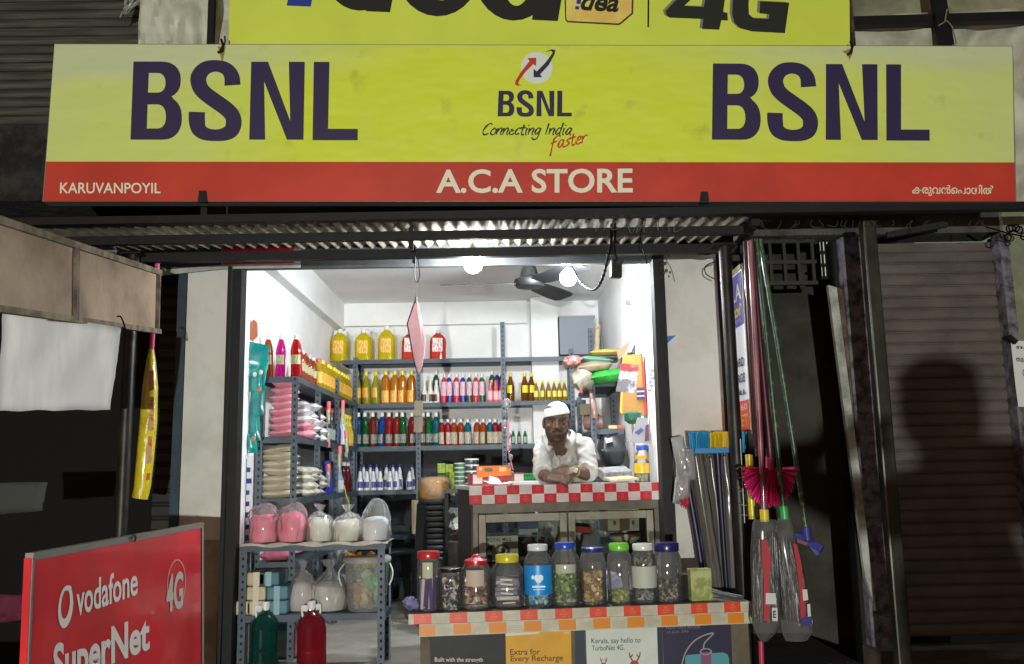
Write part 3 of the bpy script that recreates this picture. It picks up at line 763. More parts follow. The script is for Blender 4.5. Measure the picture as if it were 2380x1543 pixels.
tag(b.build('hook', m_black), 'small wire hook on the top edge of the red board', 'hook')
# half-dark goods in the left shop
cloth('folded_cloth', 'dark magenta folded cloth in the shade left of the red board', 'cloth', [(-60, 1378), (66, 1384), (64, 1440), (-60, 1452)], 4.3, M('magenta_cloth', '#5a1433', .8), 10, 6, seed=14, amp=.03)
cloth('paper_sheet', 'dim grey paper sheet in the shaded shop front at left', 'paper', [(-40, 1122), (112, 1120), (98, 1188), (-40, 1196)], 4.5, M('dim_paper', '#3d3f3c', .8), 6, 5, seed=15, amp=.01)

# ------------------------------------------------------------------ banner and side sign
r = thing('banner', 'faded red banner with white border above the left shutter guide', 'banner', at(540, 610, 4.66))
MB().quadpx([(372, 640), (520, 625), (698, 622), (698, 562), (520, 568), (372, 575)], 4.665, .004).build('white_border', M('grimy_white_vinyl', '#aaa9a2', .6, c2='#8e8d86', ns=6), r)
MB().quadpx([(517, 615), (683, 611), (683, 568), (517, 572)], 4.66, .003).build('red_field', M('banner_red', '#a31525', .5), r)
MB().quadpx([(372, 627), (514, 616), (514, 575), (372, 582)], 4.66, .003).build('dark_field', M('banner_charcoal', '#2c2a2b', .6), r)
XA = X(1722, 620, 4.30)
pA = Plane((XA, 4.3, 2), (-1, 0, 0))
zA0, zA1 = 1.682, 2.468
def zz(f): return zA1+(zA0-zA1)*f
r = thing('side_sign', 'upright purple, white and red sign board reading A.C.A behind the pole', 'sign', (XA, 4.5, zA0))
MB().box(XA, XA+.012, 4.30, 4.73, zA0-.0, zA1).build('white_board', M('glossy_white_board', '#e9ebef', .35), r)
MB().box(XA-.003, XA-.0005, 4.306, 4.724, zz(.345), zz(.012)).build('purple_field', M('sign_purple', '#4b3f97', .4), r)
MB().box(XA-.003, XA-.0005, 4.306, 4.724, zz(1.0)+.002, zz(.815)).build('red_field', M('sign_orange_red', '#d8341f', .4), r)
MB().box(XA+.001, XA+.018, 4.285, 4.30, zA0-.02, zA1+.025).box(XA-.005, XA+.02, 4.30, 4.74, zA1, zA1+.025).build('wood_frame', M('pale_wood', '#8d8564', .8), r)
def side_text(s, y0, y1, f0, f1, mat, bold=.02):
    vs, fs = text2d(s, bold)
    MB().add([(XA-.0045, y0+(y1-y0)*u, zz(f0+(f1-f0)*v)) for u, v in vs], fs).build('lettering', mat, r)
side_text('A.C.A', 4.71, 4.318, .075, .185, MATS['board_white'])
side_text('േസ്റ്റാർ', 4.71, 4.325, .205, .285, M('lemon_ink', '#d3d22a', .4))
side_text('KARUVANPOYIL', 4.71, 4.33, .30, .325, M('lilac_ink', '#a79ad8', .4), .01)
side_text('PAN CARD', 4.70, 4.34, .545, .60, M('sign_navy', '#2d2a6b', .4))
side_text('RECHARGE', 4.70, 4.34, .645, .70, MATS['sign_navy'])
side_text('BILL', 4.55, 4.33, .745, .775, MATS['sign_navy'])
side_text('9847 60', 4.70, 4.33, .835, .875, M('pink_white_ink', '#f0c9c0', .4))
side_text('4G NET', 4.70, 4.33, .90, .975, M('sign_amber', '#e8a51c', .4))
# notice on the far right wall, sticker, cobweb, floor post
r = thing('paper_notice', 'white paper notice with black Malayalam letters at the far right edge', 'notice', at(2375, 868, 4.66))
MB().prism([at(x, y, 4.66) for x, y in ((2348, 790), (2420, 796), (2425, 946), (2366, 945), (2360, 900))], (0, .003, 0)).build('sheet', M('white_paper', '#d5d6d6', .7), r)
pn = PY(4.657)
letters('lettering', 'ഇത്', [(2360, 800), (2396, 802), (2398, 816), (2362, 815)], pn, .001, m_bk, r, bold=.02)
letters('lettering', 'സൂക്ഷി', [(2360, 827), (2404, 829), (2404, 845), (2362, 843)], pn, .001, m_bk, r, bold=.02)
flat('lettering', [ell(2384, 866, 8, 10), ell(2384, 866, 6.5, 8.5)], pn, .001, m_bk, r)
b = MB().bar(at(2343, 782, 4.62), at(2361, 796, 4.62), .022, .02)
tag(b.build('peg', m_black), 'black peg holding the top corner of the paper notice', 'peg')
r = thing('sticker', 'small blue and white sticker on the white pillar right of the shop', 'sticker', at(1559, 787, 4.705))
MB().quadpx([(1544, 782), (1572, 779), (1576, 794), (1547, 799)], 4.705, .002).build('backing', M('sticker_white', '#c9d0d6', .5), r)
MB().quadpx([(1544, 782), (1571, 779), (1560, 789), (1552, 797), (1547, 797)], 4.702, .002).build('blue_print', M('sticker_blue', '#2a66b4', .5), r)
r = thing('leaning_plank', 'long pale plank leaning in the dark doorway beside the shutter pillar', 'plank', at(2034, 1420, 4.6))
MB().prism([at(x, y, 4.66) for x, y in ((1924, 662), (1944, 668), (1998, 1100), (2036, 1420), (2010, 1340), (1990, 1180))], (0, .03, 0)).build('board', M('grey_limewashed_wood', '#b3b6ad', .8, c2='#757870', ns=6), r)
MB().prism([at(x, y, 4.70) for x, y in ((1945, 668), (1957, 672), (2016, 1150), (2040, 1420), (2036, 1420), (1998, 1100))], (0, .03, 0)).build('edge_strip', m_fr, r)
b = MB()
for k in range(16):
    a = at(1537+random.uniform(-8, 20), 585+random.uniform(-10, 60), 4.68)
    b.ball(a, (random.uniform(.003, .012), .006, random.uniform(.004, .012)), 4, jit=.4, seed=k)
b.tube([at(1540, 590, 4.68), at(1560, 625, 4.68), at(1568, 655, 4.68)], .0012, 4)
tag(b.build('cobweb', M('dusty_cobweb', '#55534a', 1)), 'dusty cobweb clinging to the top of the right shutter guide', 'cobweb', kind='stuff')
r = thing('ceramic_insulator', 'black cut-out fuse with a curled wire below the awning beam', 'fuse', at(1633, 575, 4.36))
MB().obox(at(1630, 574, 4.36), (.026, .03, .03)).obox(at(1633, 588, 4.36), (.018, .02, .02)).build('body', m_holder, r, bevel=.003)
MB().tube(cat_rom([at(1619, 590, 4.36), at(1636, 592, 4.36), at(1652, 590, 4.36), at(1654, 586, 4.36)], 5), .003, 5).tube(cat_rom([at(1662, 608, 4.5), at(1640, 618, 4.5), at(1640, 636, 4.5), at(1660, 648, 4.5)], 5), .003, 5).build('wire', m_cable, r)

# ------------------------------------------------------------------ racks of slotted steel angle
m_ang = M('blue_grey_slotted_steel', '#4c5a65', .5, .2, c2='#3e4a54', ns=9)
m_hole = M('slot_hole', '#14171a', .9)
m_shelf = M('grey_steel_shelf', '#434f59', .5, .2, c2='#38434c', ns=6)
def angle_post(b, x, y, z0, z1, sx=1, sy=1, w=.036):
    """an L of folded steel with its two rows of slots"""
    b.k = 0
    b.box(min(x, x+sx*w), max(x, x+sx*w), min(y, y+sy*.003), max(y, y+sy*.003), z0, z1)
    b.box(min(x, x+sx*.003), max(x, x+sx*.003), min(y+sy*.003, y+sy*w), max(y+sy*.003, y+sy*w), z0, z1)
    n = int((z1-z0)/.038)
    yf = y-.0015 if sy > 0 else y+.0-.0045
    for k in range(n):
        z = z0+.02+k*.038
        xc = x+sx*w*.5
        b.box(xc-.0055, xc+.0055, yf, yf+.0012, z, z+.014, 1)
    b.k = 0
def rack(name, label, posts, shelves, z0=ZF):
    r = thing(name, label, 'shelf rack', (posts[0][0], posts[0][1], z0))
    for p in posts:
        b = MB(); angle_post(b, *p); b.build('post', [m_ang, m_hole], r)
    for (x0, x1, y0, y1, z) in shelves:
        b = MB().box(x0, x1, y0, y1, z-.006, z).box(x0, x1, y0-.002, y0+.0, z-.034, z-.001).box(x0, x1, y1-.002, y1, z-.034, z-.006)
        b.box(x0-.002, x0, y0-.002, y1, z-.034, z-.001).box(x1, x1+.002, y0-.002, y1, z-.034, z-.001)
        b.build('shelf', m_shelf, r)
    return r
S1, S2, S3, S4, S5 = 2.402, 2.055, 1.72, 1.385, 1.045
YK = 7.05
xa, xb_, xc_ = X(824, 980, YK), X(972, 980, YK), X(1171, 980, YK)
xe = X(1330, 900, YK)
rack('steel_rack', 'long blue grey steel rack along the back wall full of bottles',
     [(xa-.015, YK-.004, ZF, S1+.02), (xb_-.018, YK-.004, ZF, 2.52), (xc_-.018, YK-.004, ZF, Z(1171, 748, YK)), (xe-.02, YK-.004, ZF, S1+.06), (xa-.015, 7.34, ZF, S1+.02, 1, -1), (xe-.02, 7.34, ZF, S1+.02, 1, -1)],
     [(xa-.10, xe+.04, YK, 7.34, S1), (xa-.01, xe+.1, YK, 7.34, S2), (xa-.01, xe, YK, 7.34, S3), (xa-.01, xb_, YK, 7.34, S4), (xa-.01, xe, YK, 7.34, S5), (xa-.01, xe, YK, 7.34, .7)])
XRK = -1.150
rack('steel_rack', 'blue grey steel rack along the left wall stacked with pink and beige packets',
     [(XRK-.034, 5.0, ZF, S2+.0), (-1.375, 5.0, ZF, S2+.0), (XRK-.034, 5.62, ZF, S2), (XRK-.034, 6.25, ZF, S2+.12), (-1.375, 6.9, ZF, S2), (XRK-.034, 6.92, ZF, S2)],
     [(-1.372, XRK, 5.006, 7.04, S2), (-1.372, XRK, 5.006, 7.04, S3), (-1.372, XRK, 5.006, 7.04, S4), (-1.372, XRK, 5.006, 7.04, S5), (-1.372, XRK, 5.006, 7.04, .72)])
LT, LB = 1.158, .808
rack('low_rack', 'low steel rack at the front carrying tied bags and a bucket',
     [(-1.37, 4.735, ZF, LT-.03), (-.664, 4.735, ZF, LT-.03), (-.664, 4.985, ZF, LT-.03, 1, -1)],
     [(-1.372, -.625, 4.74, 4.988, LT), (-1.372, -.625, 4.74, 4.988, LB)])
# dark backing of the back rack and the grey cupboard at its right
tag(MB().box(xa-.05, xe+.15, 7.36, 7.38, ZF, S3-.02).build('backing_sheet', M('dark_backing', '#3a3c40', .85, c2='#2c2e31', ns=3)), 'dark grey sheet behind the lower shelves of the back rack', 'sheet')
r = thing('cupboard', 'grey blue cupboard in the back right corner above the back rack', 'cupboard', at(1340, 818, 7.1))
q0, q1 = at(1298, 738, 7.15), at(1379, 736, 7.15)
MB().box(q0.x+.004, q1.x, 7.15, 7.36, 2.43, q0.z).build('body', M('cupboard_grey', '#7e8590', .6), r)
MB().box(q0.x-.004, q1.x+.012, 7.14, 7.37, q0.z, q0.z+.014).build('top_edge', M('cupboard_edge', '#8c9096', .6), r)
# right rack against the right wall
xr0 = X(1378, 950, 6.1)
rack('steel_rack', 'steel rack at the right wall behind the shopkeeper holding a pile of packets',
     [(xr0-.02, 6.08, ZF, 2.12), (X(1373, 780, 6.9)-.02, 6.9, ZF, 2.60), (X(1449, 780, 6.2)-.018, 6.2, 1.2, 2.5), (X(1341, 950, 6.75), 6.75, ZF, 2.05), (X(1420, 960, 6.5), 6.5, ZF, 2.05)],
     [(xr0-.02, .80, 6.088, 7.02, 2.10), (xr0-.01, .80, 6.088, 7.02, Z(1420, 997, 6.09)), (xr0-.01, .80, 6.088, 7.02, 1.40), (xr0-.01, .80, 6.088, 7.02, 1.0)])

# ------------------------------------------------------------------ bottles
PROF = {
 'tall': [(.92, 0), (1, .02), (1, .66), (.96, .72), (.80, .79), (.52, .845), (.36, .87), (.34, .94)],
 'soda': [(.8, 0), (1, .03), (.98, .3), (.92, .4), (1, .5), (.99, .62), (.85, .74), (.55, .86), (.34, .92), (.3, .95)],
 'jug': [(.93, 0), (1, .03), (1, .3), (.97, .33), (1, .36), (1, .62), (.9, .72), (.55, .82), (.3, .87), (.27, .93)],
 'flask': [(.95, 0), (1, .03), (1, .42), (.85, .5), (.62, .6), (.66, .66), (.6, .74), (.42, .82), (.4, .9)],
 'oil': [(.9, 0), (1, .03), (1, .5), (.9, .6), (.55, .76), (.36, .86), (.33, .93)],
}
CAPR = {'tall': .46, 'soda': .42, 'jug': .32, 'flask': .5, 'oil': .46}
MESH = {}
def mesh_of(key, fn):
    if key not in MESH:
        o = fn(); MESH[key] = o.data; bpy.data.objects.remove(o)
    return MESH[key]
def link_mesh(name, me, parent=None):
    o = bpy.data.objects.new(name, me); col.objects.link(o)
    if parent is not None: o.parent = parent
    return o
def bottle(kind, loc, W, H, body, cap, lab, label, group, cat='bottle', rz=0, lab_z=(.14, .52), milky=False, lab2=None):
    sq = 3.6 if kind == 'jug' else 2.0
    mb = plain(body, .3, .4) if milky else liq(body)
    me = mesh_of(('b', kind, body, milky), lambda: MB().lathe(PROF[kind], n=18, sq=sq).build('bottle', mb, smooth=True))
    o = link_mesh('bottle', me); o.location = loc; o.scale = (W/2, W/2, H); o.rotation_euler = (0, 0, rz)
    o.rotation_euler = (random.uniform(-.02, .02), random.uniform(-.03, .03), rz); tag(o, label, cat, group); WM[o.name] = Matrix.Identity(4)
    c = CAPR[kind]
    link_mesh('cap', mesh_of(('c', kind, cap), lambda: MB().lathe([(c, .88), (c*1.02, .885), (c, .99), (c*.9, 1.0)], n=14).build('cap', plain(cap, .35), smooth=True)), o)
    if lab:
        z0, z1 = lab_z
        lm = M('label_'+lab.strip('#')+(lab2 or '').strip('#'), lab, .45, c2=lab2, ns=7, lo=.48, hi=.56) if lab2 else plain(lab, .45)
        def mk():
            b = MB(); n = 12
            rows = []
            for z in (z0, (z0+z1)/2, z1):
                rr = 1.035 if kind != 'soda' else 1.03
                row = []
                for i in range(n+1):
                    a = R(-90+(110 if kind != 'jug' else 64)*(i/n-.5)); ca, sa = math.cos(a), math.sin(a); q = rr/((abs(ca)**sq+abs(sa)**sq)**(1/sq))
                    row.append(Vector((q*ca, q*sa, z)))
                rows.append(row)
            return b.sheet(rows).build('label', lm, smooth=True)
        link_mesh('label', mesh_of(('l', kind, lab, lab2, lab_z), mk), o)
    if kind == 'jug':
        link_mesh('handle', mesh_of(('h',), lambda: MB().tube(cat_rom([(-.3, 0, .9), (-.62, 0, .91), (-.72, 0, .87), (-.6, 0, .79)], 4), .05, 6).tube(cat_rom([(.3, 0, .9), (.62, 0, .91), (.72, 0, .87), (.6, 0, .79)], 4), .05, 6).build('handle', plain('#d9dcda', .4))), o)
    return o
def row_on(z, Y, items, kind, y_top, W, cap, group, where, horizon=True, **kw):
    """items: (pixel x, liquid, colour word[, label colour])"""
    n = len(items); tot = {}
    for it in items: tot[it[2]] = tot.get(it[2], 0)+1
    seen = {}
    for it in items:
        px, bodyc, word = it[:3]; lab = it[3] if len(it) > 3 else kw.get('lab')
        p = at(px, 1000, Y); seen[word] = seen.get(word, 0)+1
        H = Z(px, y_top, Y)-z
        lb = f'only {word} bottle {where}' if tot[word] == 1 else f'{ORD[seen[word]-1]} {word} bottle from the left {where}'
        bottle(kind, (X(px, (y_top+1000)/2, Y), Y, z), W*PM(Y), H, bodyc, cap, lab, lb, group, rz=random.uniform(-.7, .7), lab_z=kw.get('lab_z', (.14, .52)), milky=kw.get('milky', False), lab2=kw.get('lab2'))
GT, GR, GO, GB_, GD = '#0f5a63', '#a51f2c', '#a2431c', '#12508a', '#14512c'
# top shelf jugs
for i, (px, yt, w_) in enumerate(((788, 765, 39), (845, 765, 39), (898, 758, 39))):
    bottle('jug', (X(px, 800, 7.15), 7.15, S1), w_*PM(7.15), Z(px, yt, 7.15)-S1, '#e3d205', '#e4e4e2', '#e3c35a', f'big yellow liquid jug on the top back shelf, {ORD[i]} from the left', 'big jugs on the top back shelf', 'jug', lab_z=(.22, .62), lab2='#d98a3c')
for i, (px, wd) in enumerate(((952, 'half hidden behind the hanging pink bag'), (1017, 'standing right of the hanging pink bag'))):
    bottle('jug', (X(px, 800, 7.15), 7.15, S1), 38*PM(7.15), Z(px, 767, 7.15)-S1, '#e04a30', '#d9d9d9', '#e8e6e0', f'big red liquid jug on the top back shelf, {wd}', 'big jugs on the top back shelf', 'jug', lab_z=(.25, .7), lab2='#c99a92')
# second shelf
g2 = 'bottles on the second back shelf'
row_on(S2, 7.12, [(829, '#a6a012', 'slim yellow green'), (852, '#a6a012', 'slim yellow green'), (873, '#a6a012', 'slim yellow green')], 'oil', 864, 20, '#d8cf1e', g2, 'on the second back shelf', lab='#d9a548', lab_z=(.2, .5), capw='yellow')
row_on(S2, 7.12, [(897, '#d08a06', 'golden'), (917, '#d08a06', 'golden'), (935, '#d08a06', 'golden'), (956, '#d08a06', 'golden')], 'tall', 862, 21, '#e2d020', g2, 'in the pack on the second back shelf', lab='#e9c66a', lab2='#e88a2c', lab_z=(.04, .4), capw='yellow')
row_on(S2, 7.11, [(985, '#ddd9cf', 'white and brown'), (999.6, '#ddd9cf', 'white and brown'), (1013.7, '#ddd9cf', 'white and brown')], 'flask', 884, 15.5, '#d9dcb8', g2, 'on the second back shelf', lab='#4a2f2a', lab_z=(.06, .38), milky=True, capw='pale')
cw = {'red': '#c4202f', 'blue': '#22267e', 'green': '#0f4a34'}
for i, (px, k) in enumerate(((1030.6, 'red'), (1044.8, 'blue'), (1060.3, 'red'), (1075, 'blue'), (1090, 'green'), (1104.5, 'red'), (1120, 'green'))):
    bottle('tall', (X(px, 900, 7.12), 7.12, S2), 14.5*PM(7.12), Z(px, 869, 7.12)-S2, cw[k], '#dcdcdc', '#c9c3cb', f'{k} pale labelled bottle, {ORD[i]} in the mixed red, blue and green row', g2, lab_z=(.24, .72), milky=True, lab2='#d77f95')
row_on(S2, 7.10, [(1139, '#e05a62', 'pink'), (1152.7, '#e05a62', 'pink'), (1165, '#e05a62', 'pink')], 'flask', 884, 14, '#d23b3b', g2, 'on the second back shelf', lab='#e9b5bb', lab_z=(.1, .5), milky=True, capw='red')
for px, k in ((1012, 'green'), (1142, 'green'), (1155, 'blue'), (1168, 'green')):
    bottle('tall', (X(px, 900, 7.24), 7.24, S2), 15*PM(7.2), Z(px, 862, 7.24)-S2, cw[k], '#dcdcdc', None, f'{k} bottle behind the {"white and brown" if px < 1100 else "pink"} bottles{", nearest the rack post" if px == 1168 else ", behind the first pink one" if px == 1142 else ""}', g2, milky=True)
row_on(S2, 7.12, [(1187, '#6e4a0c', 'brown oil'), (1219.5, '#6e4a0c', 'brown oil'), (1233.7, '#6e4a0c', 'brown oil')], 'oil', 867, 18, '#ded01c', g2, 'on the second back shelf', lab='#e2d62a', lab_z=(.3, .56), capw='yellow')
row_on(S2, 7.11, [(1246.6, '#a78a1c', 'small amber'), (1261, '#a78a1c', 'small amber'), (1275, '#a78a1c', 'small amber'), (1289, '#a78a1c', 'small amber'), (1300, '#a78a1c', 'small amber'), (1313, '#a78a1c', 'small amber')], 'oil', 885, 12.5, '#ded01c', g2, 'at the right of the second back shelf', lab='#e2d66a', lab_z=(.2, .5), capw='yellow')
# third shelf
g3 = 'bottles on the third back shelf'
row_on(S3, 7.12, [(831, GB_, 'blue'), (848, GD, 'green'), (866.6, '#7a3122', 'brown'), (885.5, GB_, 'blue'), (902, GR, 'red'), (921, '#8f2a20', 'brick red'), (936.5, GD, 'green'), (956.6, '#7d1826', 'dark red'), (981, '#7a3122', 'brown'), (995.5, GD, 'green'), (1012.4, GT, 'teal')], 'tall', 959, 19, '#dfe3e3', g3, 'in the taller row of the third back shelf', lab='#8d8f84', lab2='#4c5a50', lab_z=(.1, .36))
row_on(S3, 7.12, [(1026.7, GR, 'red'), (1040.4, GR, 'red'), (1054.6, GO, 'orange'), (1070, GO, 'orange'), (1086.7, GT, 'teal'), (1107, '#a14b16', 'orange'), (1121.6, '#a14b16', 'orange'), (1138, GT, 'teal'), (1151.4, '#8b1630', 'crimson'), (1166, '#a02040', 'crimson')], 'tall', 974, 17, '#dfe3e3', g3, 'in the shorter row of the third back shelf', lab='#b9b39a', lab2='#8a7f6a', lab_z=(.06, .5))
row_on(S3, 7.12, [(1191.5, '#1c3a24', 'tiny green'), (1205.5, '#1c3a24', 'tiny green'), (1219.5, '#1c3a24', 'tiny green')], 'oil', 997, 9.5, '#dfe3e3', g3, 'beside the shopkeeper', lab='#9fae98', lab_z=(.1, .5))
# fourth shelf
g4 = 'cleaner bottles on the fourth back shelf'
row_on(S4, 7.10, [(x, '#d6d8da', 'white cleaner') for x in (837, 852.3, 867.7, 883, 905.6, 921, 950.6)], 'flask', 1089, 14.5, '#2a2c6e', g4, 'in front on the fourth back shelf', lab='#4a4f86', lab_z=(.12, .4), milky=True, capw='dark blue')
row_on(S4, 7.20, [(x, '#d6d8da', 'white cleaner') for x in (845, 860, 876, 897, 913, 929, 957)], 'flask', 1079, 15, '#2a2c6e', g4, 'behind on the fourth back shelf', lab='#4a4f86', lab_z=(.12, .4), milky=True, capw='dark blue')
# top of the left rack: three big ones at the front, then a long row into the shop
gl = 'bottles along the top of the left rack'
for px, bc, wd in ((625, '#8d4a1c', 'orange brown'), (652, '#c0148f', 'bright magenta'), (690, '#a81822', 'red')):
    bottle('soda', (X(px, 820, 5.06), 5.06, S2), (23 if px < 680 else 27)*PM(5.06), Z(px, 779, 5.06)-S2, bc, '#d5d8d2', '#b5b08d', f'{wd} soda bottle at the front of the left rack top', gl, lab_z=(.3, .52), lab2='#7d8a4c')
seq = [('#a3301f', 'red'), ('#8d4a1c', 'brown'), ('#8d4a1c', 'brown'), ('#9a3f1c', 'brown'), ('#8d4a1c', 'brown'), ('#8d4a1c', 'brown')]
for i in range(6):
    Y = 5.16+i*.1; bc, wd = seq[i]
    bottle('soda', (-1.195-.004*i, Y, S2), .062, .19, bc, '#cfd0cb' if i % 3 else '#b03028', '#b9ae8d', f'{wd} soda bottle in the row on the left rack top, {ORD[i]} behind the red one', gl, lab_z=(.3, .54), lab2='#87904f', rz=.9)
for i in range(12):
    Y = 5.80+i*.1
    bottle('oil', (-1.20, Y, S2), .066, .20, '#c4ab08', '#e0cc18' if i not in (0, 2) else '#c02a22', '#d9b43c', f'yellow bottle in the row on the left rack top, {ORD[i]} behind the brown ones', gl, lab_z=(.2, .56), lab2='#cf8a3a', rz=.9)

# ------------------------------------------------------------------ packets, bags and other goods on the left
m_film = clear('clear_film', gl=.2, rough=.12, haze=.13)
pk = lambda h, h2: M('powder_'+h.strip('#'), h, .45, c2=h2, ns=20, coat=.35)
m_pinkp, m_beige, m_whitep = pk('#e08fa0', '#e9a9b4'), pk('#bdb39b', '#cbc3b0'), pk('#c9c9cb', '#e0e0e0')
xl0, xl1 = X(634, 950, 5.12), X(690, 950, 5.12)
n = 8; h = (Z(660, 885, 5.12)-S3)/n
for i in range(n):
    o = MB().pillow((0, 0, 0), (xl1-xl0, .16, h*1.08), 0, 0, 8, seed=i).build('packet', m_pinkp, smooth=True)
    o.location = ((xl0+xl1)/2+random.uniform(-.004, .004), 5.12, S3+h*(i+.54)); o.rotation_euler = (random.uniform(-.04, .04), random.uniform(-.05, .05), random.uniform(-.08, .08))
    tag(o, f'pink powder packet, {ORD[i]} from the bottom of the left rack stack', 'packet', 'pink packets stacked on the left rack')
xl0, xl1 = X(612, 1090, 5.12), X(688, 1090, 5.12)
n = 7; h = (Z(650, 1036, 5.12)-S4)/n
for i in range(n):
    o = MB().pillow((0, 0, 0), (xl1-xl0, .17, h*1.1), 0, 0, 8, seed=20+i).build('packet', m_beige, smooth=True)
    o.location = ((xl0+xl1)/2, 5.12, S4+h*(i+.54)); o.rotation_euler = (random.uniform(-.05, .05), random.uniform(-.06, .06)-(.12 if i == 6 else 0), random.uniform(-.08, .08))
    tag(o, f'beige powder packet, {ORD[i]} from the bottom of the left rack stack', 'packet', 'beige packets stacked on the left rack')
k = 0
for zs, wd, mat, nn in ((S3, 'middle', m_whitep, 5), (S4, 'lower', pk('#b9b7ab', '#d0cec2'), 4)):
    for c_, yy in enumerate((5.34, 5.48, 5.72)):
        m_ = nn-(c_ == 2)
        for i in range(m_):
            k += 1; hh = .042
            o = MB().pillow((0, 0, 0), (.19, .12, hh*1.15), 0, 0, 7, seed=50+k).build('packet', mat if not (zs == S3 and i < 2 and c_ == 0) else m_pinkp, smooth=True)
            o.location = (-1.235+random.uniform(0, .03), yy, zs+hh*(i+.55)); o.rotation_euler = (random.uniform(-.1, .1), random.uniform(-.12, .16), random.uniform(-.2, .2))
            cw_ = 'pink' if (zs == S3 and i < 2 and c_ == 0) else 'whitish'
            tag(o, f'{cw_} packet, {ORD[i]} up in the {ORD[c_]} pile behind the {wd} shelf post', 'packet', 'loose packets behind the front post of the left rack')
for i in range(3):
    o = MB().pillow((0, 0, 0), (.17, .14, .05), 0, 0, 7, seed=90+i).build('packet', M('dusky_pink_packet', '#b5596e', .5, c2='#c9707f', ns=20, coat=.2), smooth=True)
    o.location = (-1.27+.0*i, 5.1+.19*i, S5+.03)
    tag(o, f'pink packet lying on the shelf below the tied bags, {ORD[i]} from the front', 'packet', 'pink packets below the tied bags')
# coloured bottles deeper on the left rack
for i, (yy, bc, cp, wd) in enumerate(((6.0, '#141418', '#c02a22', 'black'), (6.09, '#15151c', '#c9552a', 'black'), (6.18, '#1a1a20', '#c02a22', 'black'), (6.3, '#2c2390', '#b52030', 'purple'), (6.4, '#3528a0', '#b52030', 'purple'), (6.62, '#dfe6df', '#b52030', 'white'), (6.72, '#a9c83a', '#e0d020', 'lime'), (6.82, '#d7b514', '#e0d020', 'yellow'), (6.92, '#c9a80c', '#e0d020', 'yellow'))):
    bottle('flask', (-1.195, yy, S3), .066, .235, bc, cp, '#8fa3a3' if i < 3 else '#d8c14a' if i > 6 else None, f'{wd} cleaner bottle, {ORD[i]} in the left rack row above the blue ones', 'cleaner bottles deep on the left rack', milky=True, rz=.9, lab_z=(.1, .4))
for i, (yy, bc, cp, wd) in enumerate(((6.0, '#22288f', '#2230a0', 'blue'), (6.1, '#2a2f9a', '#2230a0', 'blue'), (6.3, '#8fb0c9', '#c0482a', 'pale blue'), (6.42, '#9ab8cc', '#c0482a', 'pale blue'), (6.52, '#86a8c4', '#dcdcdc', 'pale blue'), (6.72, '#6a1a1c', '#d5d5d5', 'dark red'), (6.86, '#6a1a1c', '#d5d5d5', 'dark red'))):
    bottle('flask', (-1.195, yy, S4), .07, .215, bc, cp, '#d9dfe6' if 1 < i < 5 else None, f'{wd} bottle, {ORD[i]} in the left rack row beside the beige packets', 'cleaner bottles deep on the left rack', milky=i < 5, rz=.9, lab_z=(.1, .4))
def hang_tube(px, y0, y1, Y, label, lean=0):
    b = MB(); b.k = 0
    p0, p1 = at(px+lean, y0, Y), at(px, y1, Y); q = p0.lerp(p1, .62)
    b.tube([p0, q], .013, 8); b.k = 1; b.tube([q, p1], .014, 8)
    tag(b.build('wafer_tube', [M('speckled_wrapper', '#b9b49a', .4, c2='#8e7f68', ns=40, coat=.4), M('pink_wrapper', '#d96a70', .4, coat=.4)], smooth=True), label, 'packet', 'rolled packets hanging on the left rack posts')
hang_tube(764, 985, 933, 5.95, 'rolled packet with pink end hanging beside the black bottles', -2)
hang_tube(797, 985, 930, 6.2, 'rolled packet with pink end hanging beside the purple bottles', -2)
hang_tube(762, 1000, 1040, 5.9, 'rolled packet tilted below the shelf edge under the white packets', 0)
hang_tube(804, 1050, 1000, 6.2, 'rolled packet hanging below the shelf edge at the lime bottles', 2)
hang_tube(790, 1085, 1036, 6.1, 'rolled packet hanging in front of the pale blue bottles', -2)
hang_tube(763, 1130, 1078, 5.95, 'rolled packet hanging beside the dark blue bottles', -2)
tag(MB().tube(cat_rom([at(800, 1128, 6.3), at(804, 1150, 6.3), at(810, 1166, 6.28), at(811, 1184, 6.27)], 5), .003, 5).build('string', plain('#c9c83a')), 'yellow green string dangling under the left rack', 'string')

